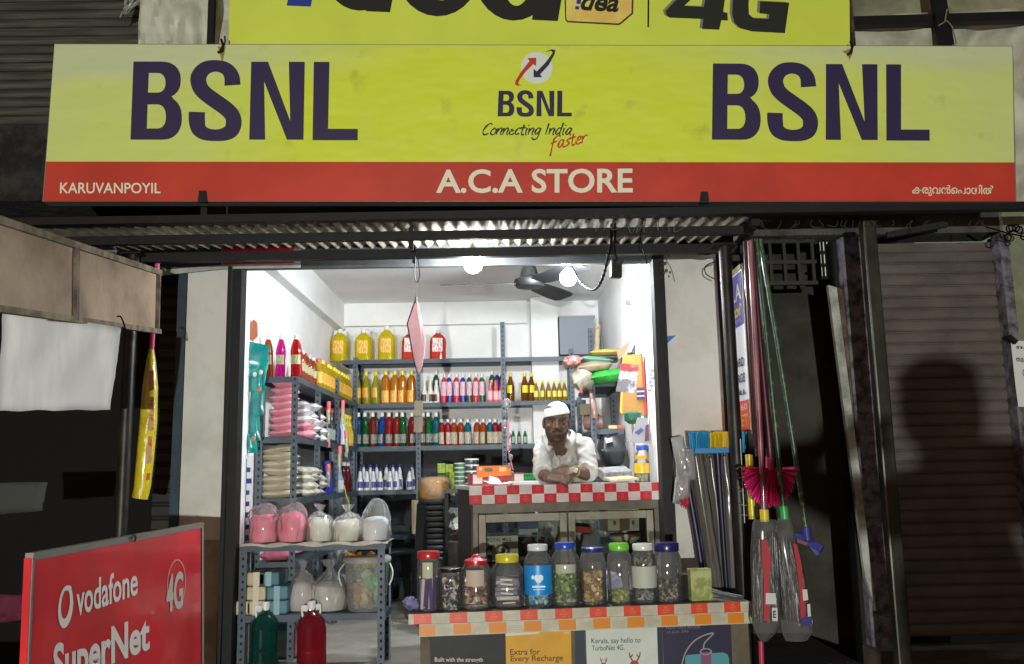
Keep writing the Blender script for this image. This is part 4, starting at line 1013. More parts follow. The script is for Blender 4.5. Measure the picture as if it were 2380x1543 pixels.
def tied_bag(px, y0, y1, wpx, Y, zb, mat, label, group, fill=.62, seed=0, knot=True):
    H = Z(px, y0, Y)-zb; W = wpx*PM(Y); x = X(px, (y0+y1)/2, Y)
    r = thing('tied_bag', label, 'bag', (x, Y, zb), 0, group)
    k = fill*H*.86; o = Vector((seed*3.7, seed*1.3, 0))
    def crumple(b, amp, fine):
        out = []
        for p in b.v:
            q = p-Vector((x, Y, zb)); d = Vector((q.x, q.y, 0))
            t = max(0, q.z/H)
            n1 = noise.noise(Vector((q.x*16, q.y*16, q.z*12))+o); n2 = noise.noise(Vector((math.atan2(q.y, q.x)*3.2, q.z*9, 2))+o); n3 = 1-2*abs(noise.noise(Vector((math.atan2(q.y, q.x)*2.2, q.z*14, 7))+o))
            s_ = 1+amp*(n1+.7*n2)+fine*n3*(.4+t)
            out.append(p+d*(s_-1)+Vector((.05*W*noise.noise(Vector((q.z*14, 0, 1))+o)*t*2, 0, .012*n1*(1 if q.z > .01 else 0))))
        b.v = out; return b
    prof = [(W*.36, 0), (W*.45, k*.05), (W*.485, k*.2), (W*.49, k*.45), (W*.475, k*.7), (W*.43, k*.88), (W*.33, k*.98), (W*.15, k*1.03), (W*.02, k*1.04)]
    crumple(MB().lathe(prof, (x, Y, zb), 26), .10, .03).build('filling', mat, r, smooth=True)
    if knot:
        pf = [(W*.38, 0), (W*.47, k*.05), (W*.50, k*.25), (W*.51, k*.5), (W*.50, k*.75), (W*.46, k*.95), (W*.36, k+.22*(H-k)), (W*.2, k+.42*(H-k)), (W*.09, k+.55*(H-k)), (W*.08, k+.62*(H-k)), (W*.15, k+.78*(H-k)), (W*.22, H)]
    else:
        pf = [(W*.38, 0), (W*.47, k*.05), (W*.50, k*.25), (W*.51, k*.5), (W*.50, k*.75), (W*.48, k*.98), (W*.43, k+.3*(H-k)), (W*.33, k+.6*(H-k)), (W*.2, k+.85*(H-k)), (W*.08, H)]
    crumple(MB().lathe(pf, (x, Y, zb), 40, capt=False), .10, .10).build('plastic_film', m_film, r)
    return r
gb = 'tied bags on the low front rack'
m_pk2 = M('pink_powder', '#e0607f', .6, c2='#e8788f', ns=9, coat=.2); m_of = M('offwhite_powder', '#cfcabb', .6, c2='#bcb7a6', ns=12, coat=.2); m_wp = M('white_powder', '#dadadc', .6, c2='#c8c8cc', ns=9, coat=.2)
tied_bag(615, 1166, 1240, 66, 4.87, LT, m_pk2, 'pink powder bag at the left end of the low rack top', gb, .8, 1, False)
tied_bag(680, 1166, 1240, 66, 4.86, LT, m_pk2, 'second pink powder bag, nearest the rack post', gb, .85, 2, False)
tied_bag(744, 1172, 1240, 58, 4.87, LT, m_of, 'off white bag right beside the pink powder bags', gb, .72, 3)
tied_bag(808, 1173, 1240, 64, 4.87, LT, m_of, 'off white bag between another off white bag and the tall white one', gb, .7, 4)
tied_bag(874, 1158, 1240, 66, 4.87, LT, m_wp, 'tall white powder bag at the right end of the low rack top', gb, .64, 5, False)
tied_bag(703, 1300, 1388, 56, 4.86, LB, M('pinkish_white_powder', '#c9bcb8', .6, c2='#b7aaa5', ns=10, coat=.2), 'slim tied bag beside the teal soap bars', gb, .66, 6)
tied_bag(766, 1300, 1388, 76, 4.86, LB, M('greyish_powder', '#c4bcb2', .6, c2='#b0a89d', ns=10, coat=.2), 'wide tied bag left of the bucket', gb, .62, 7)
tied_bag(675, 1400, 1470, 60, 5.15, ZF, M('pink_powder_b', '#c9607a', .6, c2='#d57b92', ns=9), 'pink bag on the floor behind the two big jugs', gb, .8, 8, False)
b = MB().sheet([[at(x, y, 4.735) for x in range(588, 908, 12)] for y in (1236, 1241)])
g = []
for j, yy in enumerate((4.725, 4.735, 4.9, 4.985)):
    g.append([Vector((-1.37+.76*i/24, yy, LT+.003+(.004*math.sin(i*1.3) if j else -.012+.006*math.sin(i*.9)))) for i in range(25)])
tag(MB().sheet(g).build('shelf_liner', M('grubby_liner', '#a89e90', .7, c2='#8d8375', ns=8)), 'grubby paper liner hanging over the edge of the low rack top', 'liner')
def soap(px, py, zi, cream, label):
    Y = 4.82+.0*zi
    r = thing('soap_bar', label, 'soap', at(px, py, Y), 0, 'soap bars stacked on the low front rack')
    c = Vector((X(px, py, Y), Y, LB+.0355+.071*zi))
    MB().obox(c, (.098 if cream else .108, .15, .068)).build('bar', M('cream_soap', '#c3b79c', .6, c2='#b0a488', ns=9) if cream else M('teal_soap', '#4d7b88', .5, c2='#3f6a78', ns=9), r, bevel=.01)
    MB().obox(c+Vector((.0, 0, 0)), (.03, .153, .0705)).build('wrapper_band', M('cream_band', '#cfc6ae', .5) if cream else M('pale_teal_band', '#86aab2', .4), r)
for px, zi, cr, lb in ((566, 0, 1, 'cream soap bar at the far left bottom of the pile'), (566, 1, 1, 'cream soap bar at the far left upper'), (610, 0, 1, 'bottom cream soap bar beside the teal bars'), (610, 1, 1, 'middle cream soap bar beside the teal bars'), (610, 2, 1, 'top cream soap bar of the pile'),
                       (652, 0, 0, 'bottom teal soap bar beside the slim bag'), (652, 1, 0, 'upper teal soap bar beside the slim bag')):
    if px == 566 and zi == 1: continue
    soap(px-6 if px == 610 else px+7 if px == 566 else px, 1350, zi, cr, lb)
soap(632, 1350, 2, 0, 'top teal soap bar of the pile')
# bucket
c = Vector((X(853, 1330, 4.86), 4.86, LB))
r = thing('plastic_bucket', 'clear pale green lidded bucket of snacks on the low front rack', 'bucket', c)
MB().lathe([(.092, 0), (.098, .01), (.116, .235), (.12, .24), (.12, .25)], c, 28, capt=False).build('tub', clear('pale_green_plastic', (.80, .93, .82, 1), .3, .1, .22), r, smooth=True)
MB().lathe([(.122, .243), (.126, .247), (.126, .262), (.118, .272), (.10, .276)], c, 28).build('lid', clear('pale_green_lid', (.82, .94, .84, 1), .35, .12, .35), r, smooth=True)
MB().tube(cat_rom([c+Vector((-.12, -.01, .235)), c+Vector((-.138, -.05, .20)), c+Vector((-.10, -.135, .135)), c+Vector((0, -.15, .11))][:2]+[c+Vector((-.135, -.05, .16)), c+Vector((-.122, -.06, .13))], 5), .004, 6).build('handle', plain('#c9d8c9'), r)
MB().tube(cat_rom([c+Vector((.12, -.01, .235)), c+Vector((.138, -.04, .20)), c+Vector((.136, -.05, .16)), c+Vector((.122, -.06, .13))], 5), .004, 6).build('handle', plain('#c9d8c9'), r)
def heap(name, label, cat, c, rad, h, n, size, mats, seed, rtop=None, flat_=.5):
    rnd = random.Random(seed); b = MB()
    for i in range(n):
        z = rnd.uniform(size*.4, h); rr = rad if rtop is None else rad+(rtop-rad)*z/h
        a = rnd.uniform(0, 6.28); q = (rr-size*.45)*math.sqrt(rnd.uniform(.25, 1))
        b.k = rnd.randrange(len(mats))
        s_ = size*rnd.uniform(.7, 1.2)
        b.obox(Vector(c)+Vector((q*math.cos(a), q*math.sin(a), z)), (s_, s_*rnd.uniform(.4, .7), s_*flat_), (rnd.uniform(0, 3), rnd.uniform(0, 3), rnd.uniform(0, 3)))
    return tag(b.build(name, mats), label, cat, kind='stuff')
heap('snack_packets', 'orange and green snack packets inside the clear bucket', 'snacks', c+Vector((-.025, -.02, .008)), .068, .13, 40, .05, [plain('#b8845c'), plain('#a8714a'), plain('#c9a27c')], 3)
heap('green_sweets', 'green sweets filling the upper part of the clear bucket', 'sweets', c+Vector((.03, -.01, .05)), .07, .14, 40, .045, [plain('#5f9a62'), plain('#86b488'), plain('#c9d0b4')], 4)
heap('yellow_net', 'yellow net bag behind the clear bucket', 'net bag', c+Vector((-.04, .09, .20)), .09, .08, 60, .03, [plain('#c99a1a'), plain('#a97c10')], 5)
# two big floor jugs
for px, bc, wd in ((614, '#123f38', 'dark green'), (725, '#85202e', 'dark red')):
    o = bottle('jug', (X(px, 1460, 4.73), 4.73, ZF), 61*PM(4.73), .345, bc, '#d8d8d4', None, f'big {wd} liquid jug with white cap and handle on the shop floor', 'big jugs on the floor', 'jug', rz=.5, lab_z=(.16, .55))

# things hanging at the left shutter guide
r = thing('hanging_clip', 'orange brown plastic clip hanging on a wire by the left shutter guide', 'clip', at(586, 770, 4.86))
MB().prism([at(x, y, 4.86) for x, y in ((577, 760), (588, 742), (596, 748), (597, 780), (585, 792), (577, 786))], (0, .02, 0)).build('clip_body', M('orange_brown_plastic', '#a8613f', .4), r)
MB().tube([at(592, 640, 4.88), at(593, 745, 4.87)], .0015, 4).tube([at(578, 785, 4.86), at(576, 815, 4.86)], .002, 4).tube([at(588, 790, 4.86), at(590, 806, 4.86)], .002, 4).build('wire', MATS['old_wire'], r)
r = thing('sachet_strip', 'strip of teal sachets hanging beside the left shutter guide', 'sachets', at(594, 930, 4.88))
b = MB()
m_teal = M('teal_foil', '#0c8f86', .25, c2='#0a6f74', ns=9, coat=.6)
for i, (x, y, w_, h_, rr) in enumerate(((596, 828, 50, 62, .2), (585, 838, 30, 66, -.1), (606, 868, 26, 70, .15), (594, 880, 32, 60, 0), (598, 930, 36, 70, .05), (590, 990, 30, 70, -.06), (586, 1030, 20, 44, -.1))):
    cc = at(x, y, 4.87+.008*(i % 3)); k = PM(4.87)
    pb = MB().pillow((0, 0, 0), (w_*k, h_*k, .022), 0, 0, 6, seed=130+i, wob=.3)
    e = Euler((R(90), 0, 0)).to_matrix(); e2 = Euler((0, rr, random.uniform(-.5, .3))).to_matrix()
    b.add([cc+e2 @ (e @ p) for p in pb.v], pb.f, 0)
for i, (x, y) in enumerate(((592, 870), (603, 905), (606, 865), (588, 1020))):
    b.ball(at(x, y, 4.845), (.011, .004, .014), 5, mi=1+i % 2)
b.build('sachet', [m_teal, plain('#d9d5c8'), plain('#c9702c')], r, smooth=True)
r = thing('sticker_strip', 'long white sticker with small print on the wall inside the left shutter guide', 'sticker', (XL+.002, 4.9, 1.5))
MB().box(XL+.001, XL+.004, 4.83, 4.97, 1.0, 1.62).build('backing', MATS['white_paper'], r)
b = MB().box(XL+.0042, XL+.0050, 4.845, 4.855, 1.03, 1.6)
for i in range(9):
    b.box(XL+.0045, XL+.0055, 4.85+random.uniform(0, .003), 4.95-random.uniform(0, .04), 1.05+i*.06, 1.065+i*.06+random.uniform(0, .015))
b.build('lettering', MATS['sign_navy'], r)

# ------------------------------------------------------------------ hanging pink cloth and strings in the opening
r = thing('hanging_bag', 'flat pink kite shaped cloth bag hanging in the middle of the opening', 'bag', at(967, 800, 4.45))
lp = [(967, 694), (971, 706), (981, 752), (988, 790), (987, 815), (981, 850), (974, 868), (970, 862), (961, 830), (953, 790), (946, 752), (956, 715), (964, 697)]
b = MB().prism([at(x, y, 4.45+.006*math.sin(x*.2)) for x, y in lp], (0, .012, 0)); b.build('cloth', M('dusty_pink_cloth', '#ebccd1', .8, c2='#dbb3bb', ns=14, transl=.45), r, bevel=.004)
MB().tube([at(967, 690, 4.445), at(946, 752, 4.445), at(960, 832, 4.445), at(970, 868, 4.445), at(974, 872, 4.445)], .0035, 5).build('piping', M('dark_piping', '#3a2a30', .7), r)
MB().tube(cat_rom([at(965, 590, 4.35), at(963, 635, 4.4), at(966, 654, 4.42), at(972, 653, 4.42), at(975, 635, 4.4), at(971, 600, 4.36)], 6), .003, 5).tube([at(968, 655, 4.42), at(967, 693, 4.45)], .0012, 4).tube([at(967, 690, 4.45), at(966, 705, 4.45)], .006, 6).build('hanging_cord', M('grey_cord', '#3b4148', .7), r)
r = thing('note_cards', 'beige paper cards hanging under the pink cloth bag', 'cards', at(972, 965, 4.6))
for (x0, y0, x1, y1) in ((963, 931, 983, 966), (962, 969, 982, 1004)):
    MB().quadpx([(x0, y0), (x1, y0), (x1-1, y1), (x0-1, y1)], 4.6, .006).build('card', M('beige_card', '#a09a8c', .7, c2='#8b8577', ns=14), r)
MB().tube([at(972, 868, 4.46), at(976, 900, 4.55), at(973, 932, 4.6)], .0012, 4).build('string', MATS['grey_cord'], r)
r = thing('toy_string', 'string of clear wrapped toys with a pink stick hanging left of the shopkeeper', 'toys', at(1180, 1000, 4.75))
for i, (x, y, s_) in enumerate(((1177, 938, 14), (1174, 960, 8), (1172, 985, 11), (1181, 1012, 9), (1182, 1040, 10), (1186, 1062, 8), (1183, 1082, 7), (1190, 1100, 6))):
    MB().ball(at(x, y, 4.75), (s_*PM(4.75)*.7, .015, s_*PM(4.75)*.95), 8, jit=.25, seed=i).build('wrapped_toy', clear('crumpled_film', (.9, .9, .92, 1), .4, .15, .2), r, smooth=True)
MB().tube([at(1181, 975, 4.74), at(1180, 1045, 4.74)], .0055, 6).tube([at(1180, 1045, 4.74), at(1192, 1092, 4.74)], .003, 5).build('pink_stick', plain('#d3869e'), r)

# ------------------------------------------------------------------ inner counter with glass doors
K0, K1 = at(1090, 1130, 4.72), at(1533, 1109, 4.93)
ZK = 1.434
ku = Vector((K1.x-K0.x, K1.y-K0.y, 0)); KL = ku.length; ku.normalize(); kv = Vector((-ku.y, ku.x, 0))
K0 = Vector((K0.x, K0.y, 0))
def K(u, v, z): return K0+ku*u+kv*v+Vector((0, 0, z))
def kbox(b, u0, u1, v0, v1, z0, z1, mi=None):
    return b.hexa([K(u0, v0, z0), K(u1, v0, z0), K(u1, v1, z0), K(u0, v1, z0), K(u0, v0, z1), K(u1, v0, z1), K(u1, v1, z1), K(u0, v1, z1)], mi)
pc = Plane(K(0, .012, 1), -kv)
def checks(b, frame, u0, u1, z0, z1, v, first_red, cell, start=0.0):
    """cut the strip into printed squares: materials 0 pale, 1 red, 2 mark on red, 3 mark on pale"""
    u = u0; red = first_red; nxt = u0+cell*(1-start)
    while u < u1-1e-4:
        e = min(nxt, u1)
        b.add([frame(u, v, z0), frame(e, v, z0), frame(e, v, z1), frame(u, v, z1)], [(0, 1, 2, 3)], 1 if red else 0)
        if e-u > cell*.8:
            m, h = (u+e)/2, z1-z0
            if red:
                for (a, c_, d_) in ((.10, .62, .84), (.22, .36, .52), (.16, .16, .26)):
                    b.add([frame(m-a*cell, v-.0008, z0+c_*h), frame(m+a*cell, v-.0008, z0+c_*h), frame(m+a*cell, v-.0008, z0+d_*h), frame(m-a*cell, v-.0008, z0+d_*h)], [(0, 1, 2, 3)], 2)
            else:
                for (a, c_, d_) in ((.38, .58, .63), (.38, .40, .45), (.34, .22, .26)):
                    b.add([frame(m-a*cell, v-.0008, z0+c_*h), frame(m+a*cell, v-.0008, z0+c_*h), frame(m+a*cell, v-.0008, z0+d_*h), frame(m-a*cell, v-.0008, z0+d_*h)], [(0, 1, 2, 3)], 3)
        u = e; nxt = e+cell; red = not red
    return b
ck = thing('showcase_counter', 'glass doored counter with red and white checked edge under the shopkeeper', 'counter', K(0, 0, ZF))
m_cr, m_crm, m_cw, m_cwm = M('check_red', '#b3202c', .35, coat=.3), M('check_mark_red', '#bd3f45', .4), M('check_white', '#c6bfba', .4, c2='#b3aba4', ns=9, coat=.2), M('check_mark_grey', '#b3acaa', .4)
cm = [m_cw, m_cr, m_crm, m_cwm]
kbox(MB(), 0.002, KL-.002, .004, .50, ZK-.02, ZK).build('counter_top', M('white_sheet_top', '#d2d0cc', .35, coat=.3), ck)
b = MB(); checks(b, K, 0, KL, ZK-.046, ZK, 0, False, .0665); checks(b, K, 0, KL, ZK-.092, ZK-.0462, 0, True, .0665)
b.build('checked_edge', cm, ck)
m_cf = M('dull_metal_frame', '#6f6a5d', .5, .3, c2='#5c574c', ns=9)
b = MB()
kbox(b, .02, KL-.01, .012, .04, ZK-.14, ZK-.094)
b.build('top_rail', m_cf, ck)
for a, c_ in ((.02, .045), (KL-.035, KL-.01)):
    kbox(MB(), a, c_, .012, .04, ZF+.002, ZK-.141).build('corner_post', m_cf, ck)
for a, c_ in ((.02, .045), (KL-.035, KL-.01)):
    kbox(MB(), a, c_, .46, .49, ZF+.002, ZK-.021).build('corner_post', m_cf, ck)
def door(u0, u1):
    d = MB(); z0, z1 = ZF+.12, ZK-.148
    for (a, c_, e, f) in ((u0, u0+.036, z0, z1), (u1-.036, u1, z0, z1), (u0+.037, u1-.037, z1-.04, z1), (u0+.037, u1-.037, z0, z0+.05)):
        kbox(d, a, c_, .006, .03, e, f)
    f = d.build('door', M('beige_door_frame', '#8a8576', .5, c2='#77725f', ns=8), ck, bevel=.003)
    kbox(MB(), u0+.03, u1-.03, .014, .018, z0+.04, z1-.03).build('glass', clear('door_glass', (.86, .88, .86, 1), .22, .03), f)
um = KL*.497
door(.05, um); door(um+.01, KL-.045)
b = MB(); kbox(b, .03, KL-.02, .05, .44, ZF+.10, ZF+.115); b.build('inner_shelf', m_cf, ck)
b = MB(); kbox(b, .05, KL-.03, .06, .40, 1.02, 1.032); b.build('inner_shelf', M('inner_board', '#4f4b42', .7), ck)
kbox(MB(), .012, .02, .02, .48, ZF+.05, ZK-.022).build('side_panel', M('dark_side_panel', '#2f2d2a', .7), ck)
kbox(MB(), KL-.01, KL-.002, .02, .48, ZF+.05, ZK-.022).build('side_panel', MATS['dark_side_panel'], ck)
pi = Plane(K(0, .10, 1), -kv)
r = thing('sweet_box', 'white and brown box reading ROYAL MILK behind the counter glass', 'box', pi.pt(1162, 1297, 0))
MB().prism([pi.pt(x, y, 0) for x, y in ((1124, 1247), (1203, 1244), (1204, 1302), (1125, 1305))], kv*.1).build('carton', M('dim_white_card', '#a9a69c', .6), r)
letters('lettering', 'ROYAL MILK', [(1131, 1250), (1190, 1248), (1190, 1257), (1131, 1259)], pi, .001, MATS['brown_ink'], r, bold=.02)
flat('swirl_print', [stroke([(1165, 1283, 1), (1160, 1277, 1), (1167, 1271, 1), (1176, 1278, 1), (1170, 1291, 1), (1153, 1291, 1), (1146, 1276, 1), (1158, 1263, 1), (1177, 1264, 1), (1188, 1278, 1), (1182, 1300, 1)], 4.5)], pi, .0012, MATS['dim_white_card'], r)
flat('brown_print', [[(1128, 1275), (1140, 1268), (1160, 1262), (1178, 1262), (1190, 1275), (1187, 1298), (1140, 1302), (1128, 1290)]], pi, .0006, M('cocoa_ink', '#4f4036', .6), r)
r = thing('blue_carton', 'blue and white carton on the shelf behind the left glass door', 'box', pi.pt(1226, 1242, 0))
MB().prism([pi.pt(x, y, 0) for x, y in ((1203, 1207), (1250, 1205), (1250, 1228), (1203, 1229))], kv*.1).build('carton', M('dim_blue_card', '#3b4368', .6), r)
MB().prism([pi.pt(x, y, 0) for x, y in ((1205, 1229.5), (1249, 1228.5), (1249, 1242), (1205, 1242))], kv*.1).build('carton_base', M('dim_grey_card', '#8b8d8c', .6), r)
tag(heap('dark_packets', 'dark maroon and black packets piled behind the left glass door', 'packets', pi.pt(1245, 1300, -.12), .09, .10, 26, .05, [plain('#3b1f28'), plain('#1e1c20'), plain('#4a2c34')], 9), kind='stuff')
r = thing('red_packet', 'small red packet on the shelf behind the right glass door', 'packet', pi.pt(1352, 1237, 0))
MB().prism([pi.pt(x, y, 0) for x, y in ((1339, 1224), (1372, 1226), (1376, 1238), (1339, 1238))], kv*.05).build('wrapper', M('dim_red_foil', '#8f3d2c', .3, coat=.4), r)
r = thing('beige_carton', 'beige carton with cut holes behind the right glass door', 'box', pi.pt(1447, 1234, 0))
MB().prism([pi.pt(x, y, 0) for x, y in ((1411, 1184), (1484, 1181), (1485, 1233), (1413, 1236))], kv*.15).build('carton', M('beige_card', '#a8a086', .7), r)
flat('cut_out', [[(1440, 1233), (1439, 1206), (1446, 1204), (1452, 1199), (1459, 1204), (1463, 1203), (1463, 1232)]], pi, .001, M('hole_brown', '#5b4b36', .8), r)
flat('cut_out', [ell(1428, 1215, 3.5, 6)], pi, .001, MATS['hole_brown'], r)
flat('cut_out', [ell(1471, 1214, 3.5, 6)], pi, .001, MATS['hole_brown'], r)
pz = pi.pt(1452, 1262, -.07)
tag(MB().lathe([(.05, 0), (.085, .03), (.088, .052), (.084, .052), (.05, .008)], pz, 24, capt=False).build('bowl', M('cream_ceramic', '#c9c3a6', .4), smooth=True), 'cream shallow bowl behind the right glass door', 'bowl')

# on the counter
def kpt(px, v=0.1): return at_plane(px, 1115, K(0, v, 1), -kv)
def kspot(px, v): p = kpt(px, v); return Vector((p.x, p.y, ZK))
r = thing('plastic_basket', 'red and white slatted plastic basket on the counter', 'basket', kspot(1150, .22))
c = kspot(1151, .22); hw, hd, hh = .138, .08, .062
b = MB()
for i in range(22):
    x = -hw+.004+2*(hw-.004)*i/21
    for y in (-hd, hd): b.obox(c+ku*x+kv*y+Vector((0, 0, hh/2)), (.005, .004, hh), (0, 0, math.atan2(ku.y, ku.x)))
for z in (.004, hh, hh*.5):
    for y in (-hd, hd): b.obox(c+kv*y+Vector((0, 0, z)), (2*hw, .006, .007), (0, 0, math.atan2(ku.y, ku.x)))
    for x in (-hw, hw): b.obox(c+ku*x+Vector((0, 0, z)), (.006, 2*hd, .007), (0, 0, math.atan2(ku.y, ku.x)))
for x in (-hw, hw): b.obox(c+ku*x+Vector((0, 0, hh/2)), (.007, 2*hd, hh*.96), (0, 0, math.atan2(ku.y, ku.x)))
b.obox(c+Vector((0, 0, .004)), (2*hw, 2*hd, .005), (0, 0, math.atan2(ku.y, ku.x)))
b.build('slatted_body', M('coral_red_plastic', '#b04a48', .4), r)
for s_ in (-1, 1):
    MB().obox(c+ku*(s_*hw*.82)-kv*(hd+.006)+Vector((0, 0, hh*.55)), (.05, .003, hh*.75), (0, 0, math.atan2(ku.y, ku.x))).build('white_panel', plain('#cfc4c2'), r)
pb_ = Plane(c-kv*(hd+.012), -kv)
r = thing('orange_card', 'orange printed packet card standing in the red basket', 'card', c+Vector((0, 0, .02)))
MB().prism([pb_.pt(x, y, 0) for x, y in ((1107, 1083), (1187, 1081), (1188, 1104), (1108, 1110))], kv*.004).build('card', M('orange_card', '#d9762c', .45, coat=.3), r)
flat('print', [ell(1135, 1092, 10, 5)], pb_, .001, M('grey_brown_ink', '#6e5a50', .5), r)
flat('print', [ell(1116, 1089, 4, 4)], pb_, .001, M('pale_orange_ink', '#eab98a', .5), r)
flat('print', [[(1160, 1086), (1176, 1086), (1176, 1095), (1160, 1096)]], pb_, .001, MATS['pale_orange_ink'], r)
r = thing('paper_slips', 'small pile of paper slips on the left of the counter', 'papers', kspot(1165, .06))
for i, (px, v, a, s_) in enumerate(((1150, .05, .3, .05), (1165, .07, -.2, .06), (1180, .05, .1, .05), (1140, .09, .6, .045))):
    p = kspot(px, v); MB().obox(p+Vector((0, 0, .006+.004*i)), (s_*1.6, s_, .0012), (.10*(i-1), .12*(1 if i % 2 else -1), a)).build('slip', M('paper_slip', '#dcdbd8', .6), r)
p = kspot(1148, .02)
MB().prism([p+Vector((-.03, 0, .012)), p+Vector((.045, .01, .006)), p+Vector((.02, .03, .038)), p+Vector((-.026, .03, .05))], (0, .001, .001)).build('slip', MATS['paper_slip'], r)
r = thing('white_tray', 'flat white tray on the counter left of the shopkeeper', 'tray', kspot(1215, .1))
kb = kspot(1215, .1); az = math.atan2(ku.y, ku.x)
MB().obox(kb+Vector((0, 0, .011)), (.15, .14, .02), (0, 0, az)).build('tray', plain('#c9cbca'), r, bevel=.004)
c2 = kspot(1216, .34)
r = thing('green_basket', 'green plastic basket behind the shopkeeper arm on the counter', 'basket', c2)
MB().obox(c2+Vector((0, 0, .028)), (.12, .12, .05), (0, 0, az)).build('body', plain('#2a8a4a', .4), r, bevel=.008)
MB().obox(c2+Vector((0, 0, .056)), (.128, .128, .008), (0, 0, az)).build('rim', plain('#329a56', .4), r, bevel=.002)
def jar_shape(W, H, neck=.7, sh=.12):
    r_ = W/2
    return [(r_*.90, 0), (r_, H*.03), (r_, H*(1-sh-.12)), (r_*.93, H*(1-sh-.04)), (r_*neck, H*(1-.09)), (r_*neck, H)]
m_clear = clear('clear_plastic', (.95, .96, .96, 1), .28, .05, .06)
def jar(loc, W, H, lid_h, lid_w, lid_c, label, group, name='sweet_jar', neck=.72, sh=.12, knob=False, seed=0):
    r = thing(name, label, 'jar', loc, 0, group); loc = Vector(loc)
    MB().lathe(jar_shape(W, H-lid_h*.5, neck, sh), loc, 26, capt=False).build('jar_body', m_clear, r, smooth=True)
    lr = lid_w/2
    pr = [(lr, H-lid_h), (lr*1.02, H-lid_h*.9), (lr*1.02, H-lid_h*.12), (lr*.96, H)]
    if knob: pr = [(lr, H-lid_h), (lr*1.02, H-lid_h*.8), (lr, H-lid_h*.55), (lr*.75, H-lid_h*.42), (lr*.42, H-lid_h*.3), (lr*.32, H-lid_h*.1), (lr*.18, H)]
    MB().lathe(pr, loc, 26).build('lid', plain(lid_c, .3, .3), r, smooth=True)
    return r
def wrap_label(r, loc, W, z0, z1, mat, a0=-165, a1=-15, e=1.012, name='paper_label'):
    rows = []
    for z in (z0, (z0+z1)/2, z1):
        rows.append([Vector(loc)+Vector((W/2*e*math.cos(R(a0+(a1-a0)*i/14)), W/2*e*math.sin(R(a0+(a1-a0)*i/14)), z)) for i in range(15)])
    return MB().sheet(rows).build(name, mat, r, smooth=True)
jl = kspot(1492, .15)
r = jar(jl, .088, .148, .022, .066, '#e09a1e', 'yellow lidded jar with yellow label at the right end of the counter', None)
wrap_label(r, jl, .088, .05, .105, M('jar_label_yellow', '#d9a81c', .4, coat=.4))
wrap_label(r, jl, .088, .044, .0495, plain('#3f7a3a'))
heap('wrapped_sweets', 'a few pale sweets at the bottom of the yellow lidded jar', 'sweets', jl, .036, .035, 16, .02, [plain('#b7b08c'), plain('#a39a58')], 21)
jl = kspot(1496, .36)
r = jar(jl, .09, .21, .028, .074, '#27409a', 'blue lidded jar standing behind the yellow lidded jar', None)
heap('wrapped_sweets', 'brown sweets inside the jar behind the yellow lidded jar', 'sweets', jl, .038, .09, 30, .025, [plain('#5b4636'), plain('#6e5844')], 22)
r = thing('cardboard_sheet', 'cream cardboard sheet lying on the counter right of the shopkeeper', 'cardboard', kspot(1442, .16))
MB().obox(kspot(1442, .15)+Vector((0, 0, .022)), (.15, .16, .012), (.08, -.05, az)).build('board', M('cream_cardboard', '#b9ae8c', .7), r)
r = thing('newspaper', 'folded grey newspaper behind the cream cardboard sheet', 'newspaper', kspot(1430, .3))
MB().obox(kspot(1428, .33)+Vector((0, 0, .052)), (.17, .12, .05), (.25, -.04, az)).build('folded_paper', M('newsprint', '#9a9d9f', .7, c2='#77797b', ns=40), r, bevel=.006)

# ------------------------------------------------------------------ stools, tins and other goods left of the counter
st = thing('plastic_stool', 'black plastic stool in the tall stack left of the counter', 'stool', (0, 0, 0), 0, 'stack of black plastic stools')
m_stool = M('black_plastic', '#1d1d1f', .35, coat=.1)
MB().lathe([(.105, .40), (.118, .405), (.122, .42), (.116, .43), (.08, .433), (.02, .433)], n=24, sq=3.2).build('seat', m_stool, st, smooth=True)
for a in (45, 135, 225, 315):
    ca, sa = math.cos(R(a)), math.sin(R(a))
    t_ = Vector((-sa, ca, 0)); o_ = Vector((ca, sa, 0))
    top, bot = o_*.128, o_*.165
    P4 = []
    for z, c0, w_ in ((0, bot, .034), (.408, top, .05)):
        P4 += [c0-t_*w_+Vector((0, 0, z))-o_*.0, c0+t_*w_+Vector((0, 0, z))-o_*.0, c0+t_*w_*.8-o_*.014+Vector((0, 0, z)), c0-t_*w_*.8-o_*.014+Vector((0, 0, z))]
    MB().hexa(P4).build('leg', m_stool, st)
sx_, sy_ = X(1014, 1250, 6.2), 6.2
st.location = (sx_, sy_, ZF)
for i in range(1, 11):
    dup(st, (sx_+random.uniform(-.002, .002), sy_, ZF+.037*i), rz=random.uniform(-.03, .03))
dup(st, (X(925, 1250, 6.75), 6.75, ZF), rz=.4, label='black plastic stool alone between the low rack and the stack')
zt_ = ZF+.433+.37
c = Vector((X(1008, 1125, 6.2), 6.2, zt_))
r = thing('yellow_bundle', 'round bundle of mustard coils wrapped in film on top of the stool stack', 'bundle', c)
MB().lathe([(.085, 0), (.102, .02), (.106, .07), (.102, .125), (.085, .14), (.05, .146)], c, 22, jit=.07, seed=4).build('coil', M('mustard_coil', '#bd8a26', .6, c2='#a87420', ns=14, bump=.5, bs=60, stretch=(1, 1, 5)), r, smooth=True)
MB().lathe([(.088, -.003), (.106, .02), (.111, .07), (.107, .13), (.088, .147), (.03, .153)], c, 22, jit=.09, seed=6).build('film_wrap', m_film, r, smooth=True)
tb = thing('side_table', 'small dark table behind the counter carrying stacks of round tins', 'table', (X(1075, 1140, 6.0), 6.0, ZF))
tx = X(1075, 1140, 6.0)
MB().box(tx-.12, tx+.16, 5.88, 6.15, 1.375, 1.40).build('tabletop', M('dark_table', '#33363a', .6), tb)
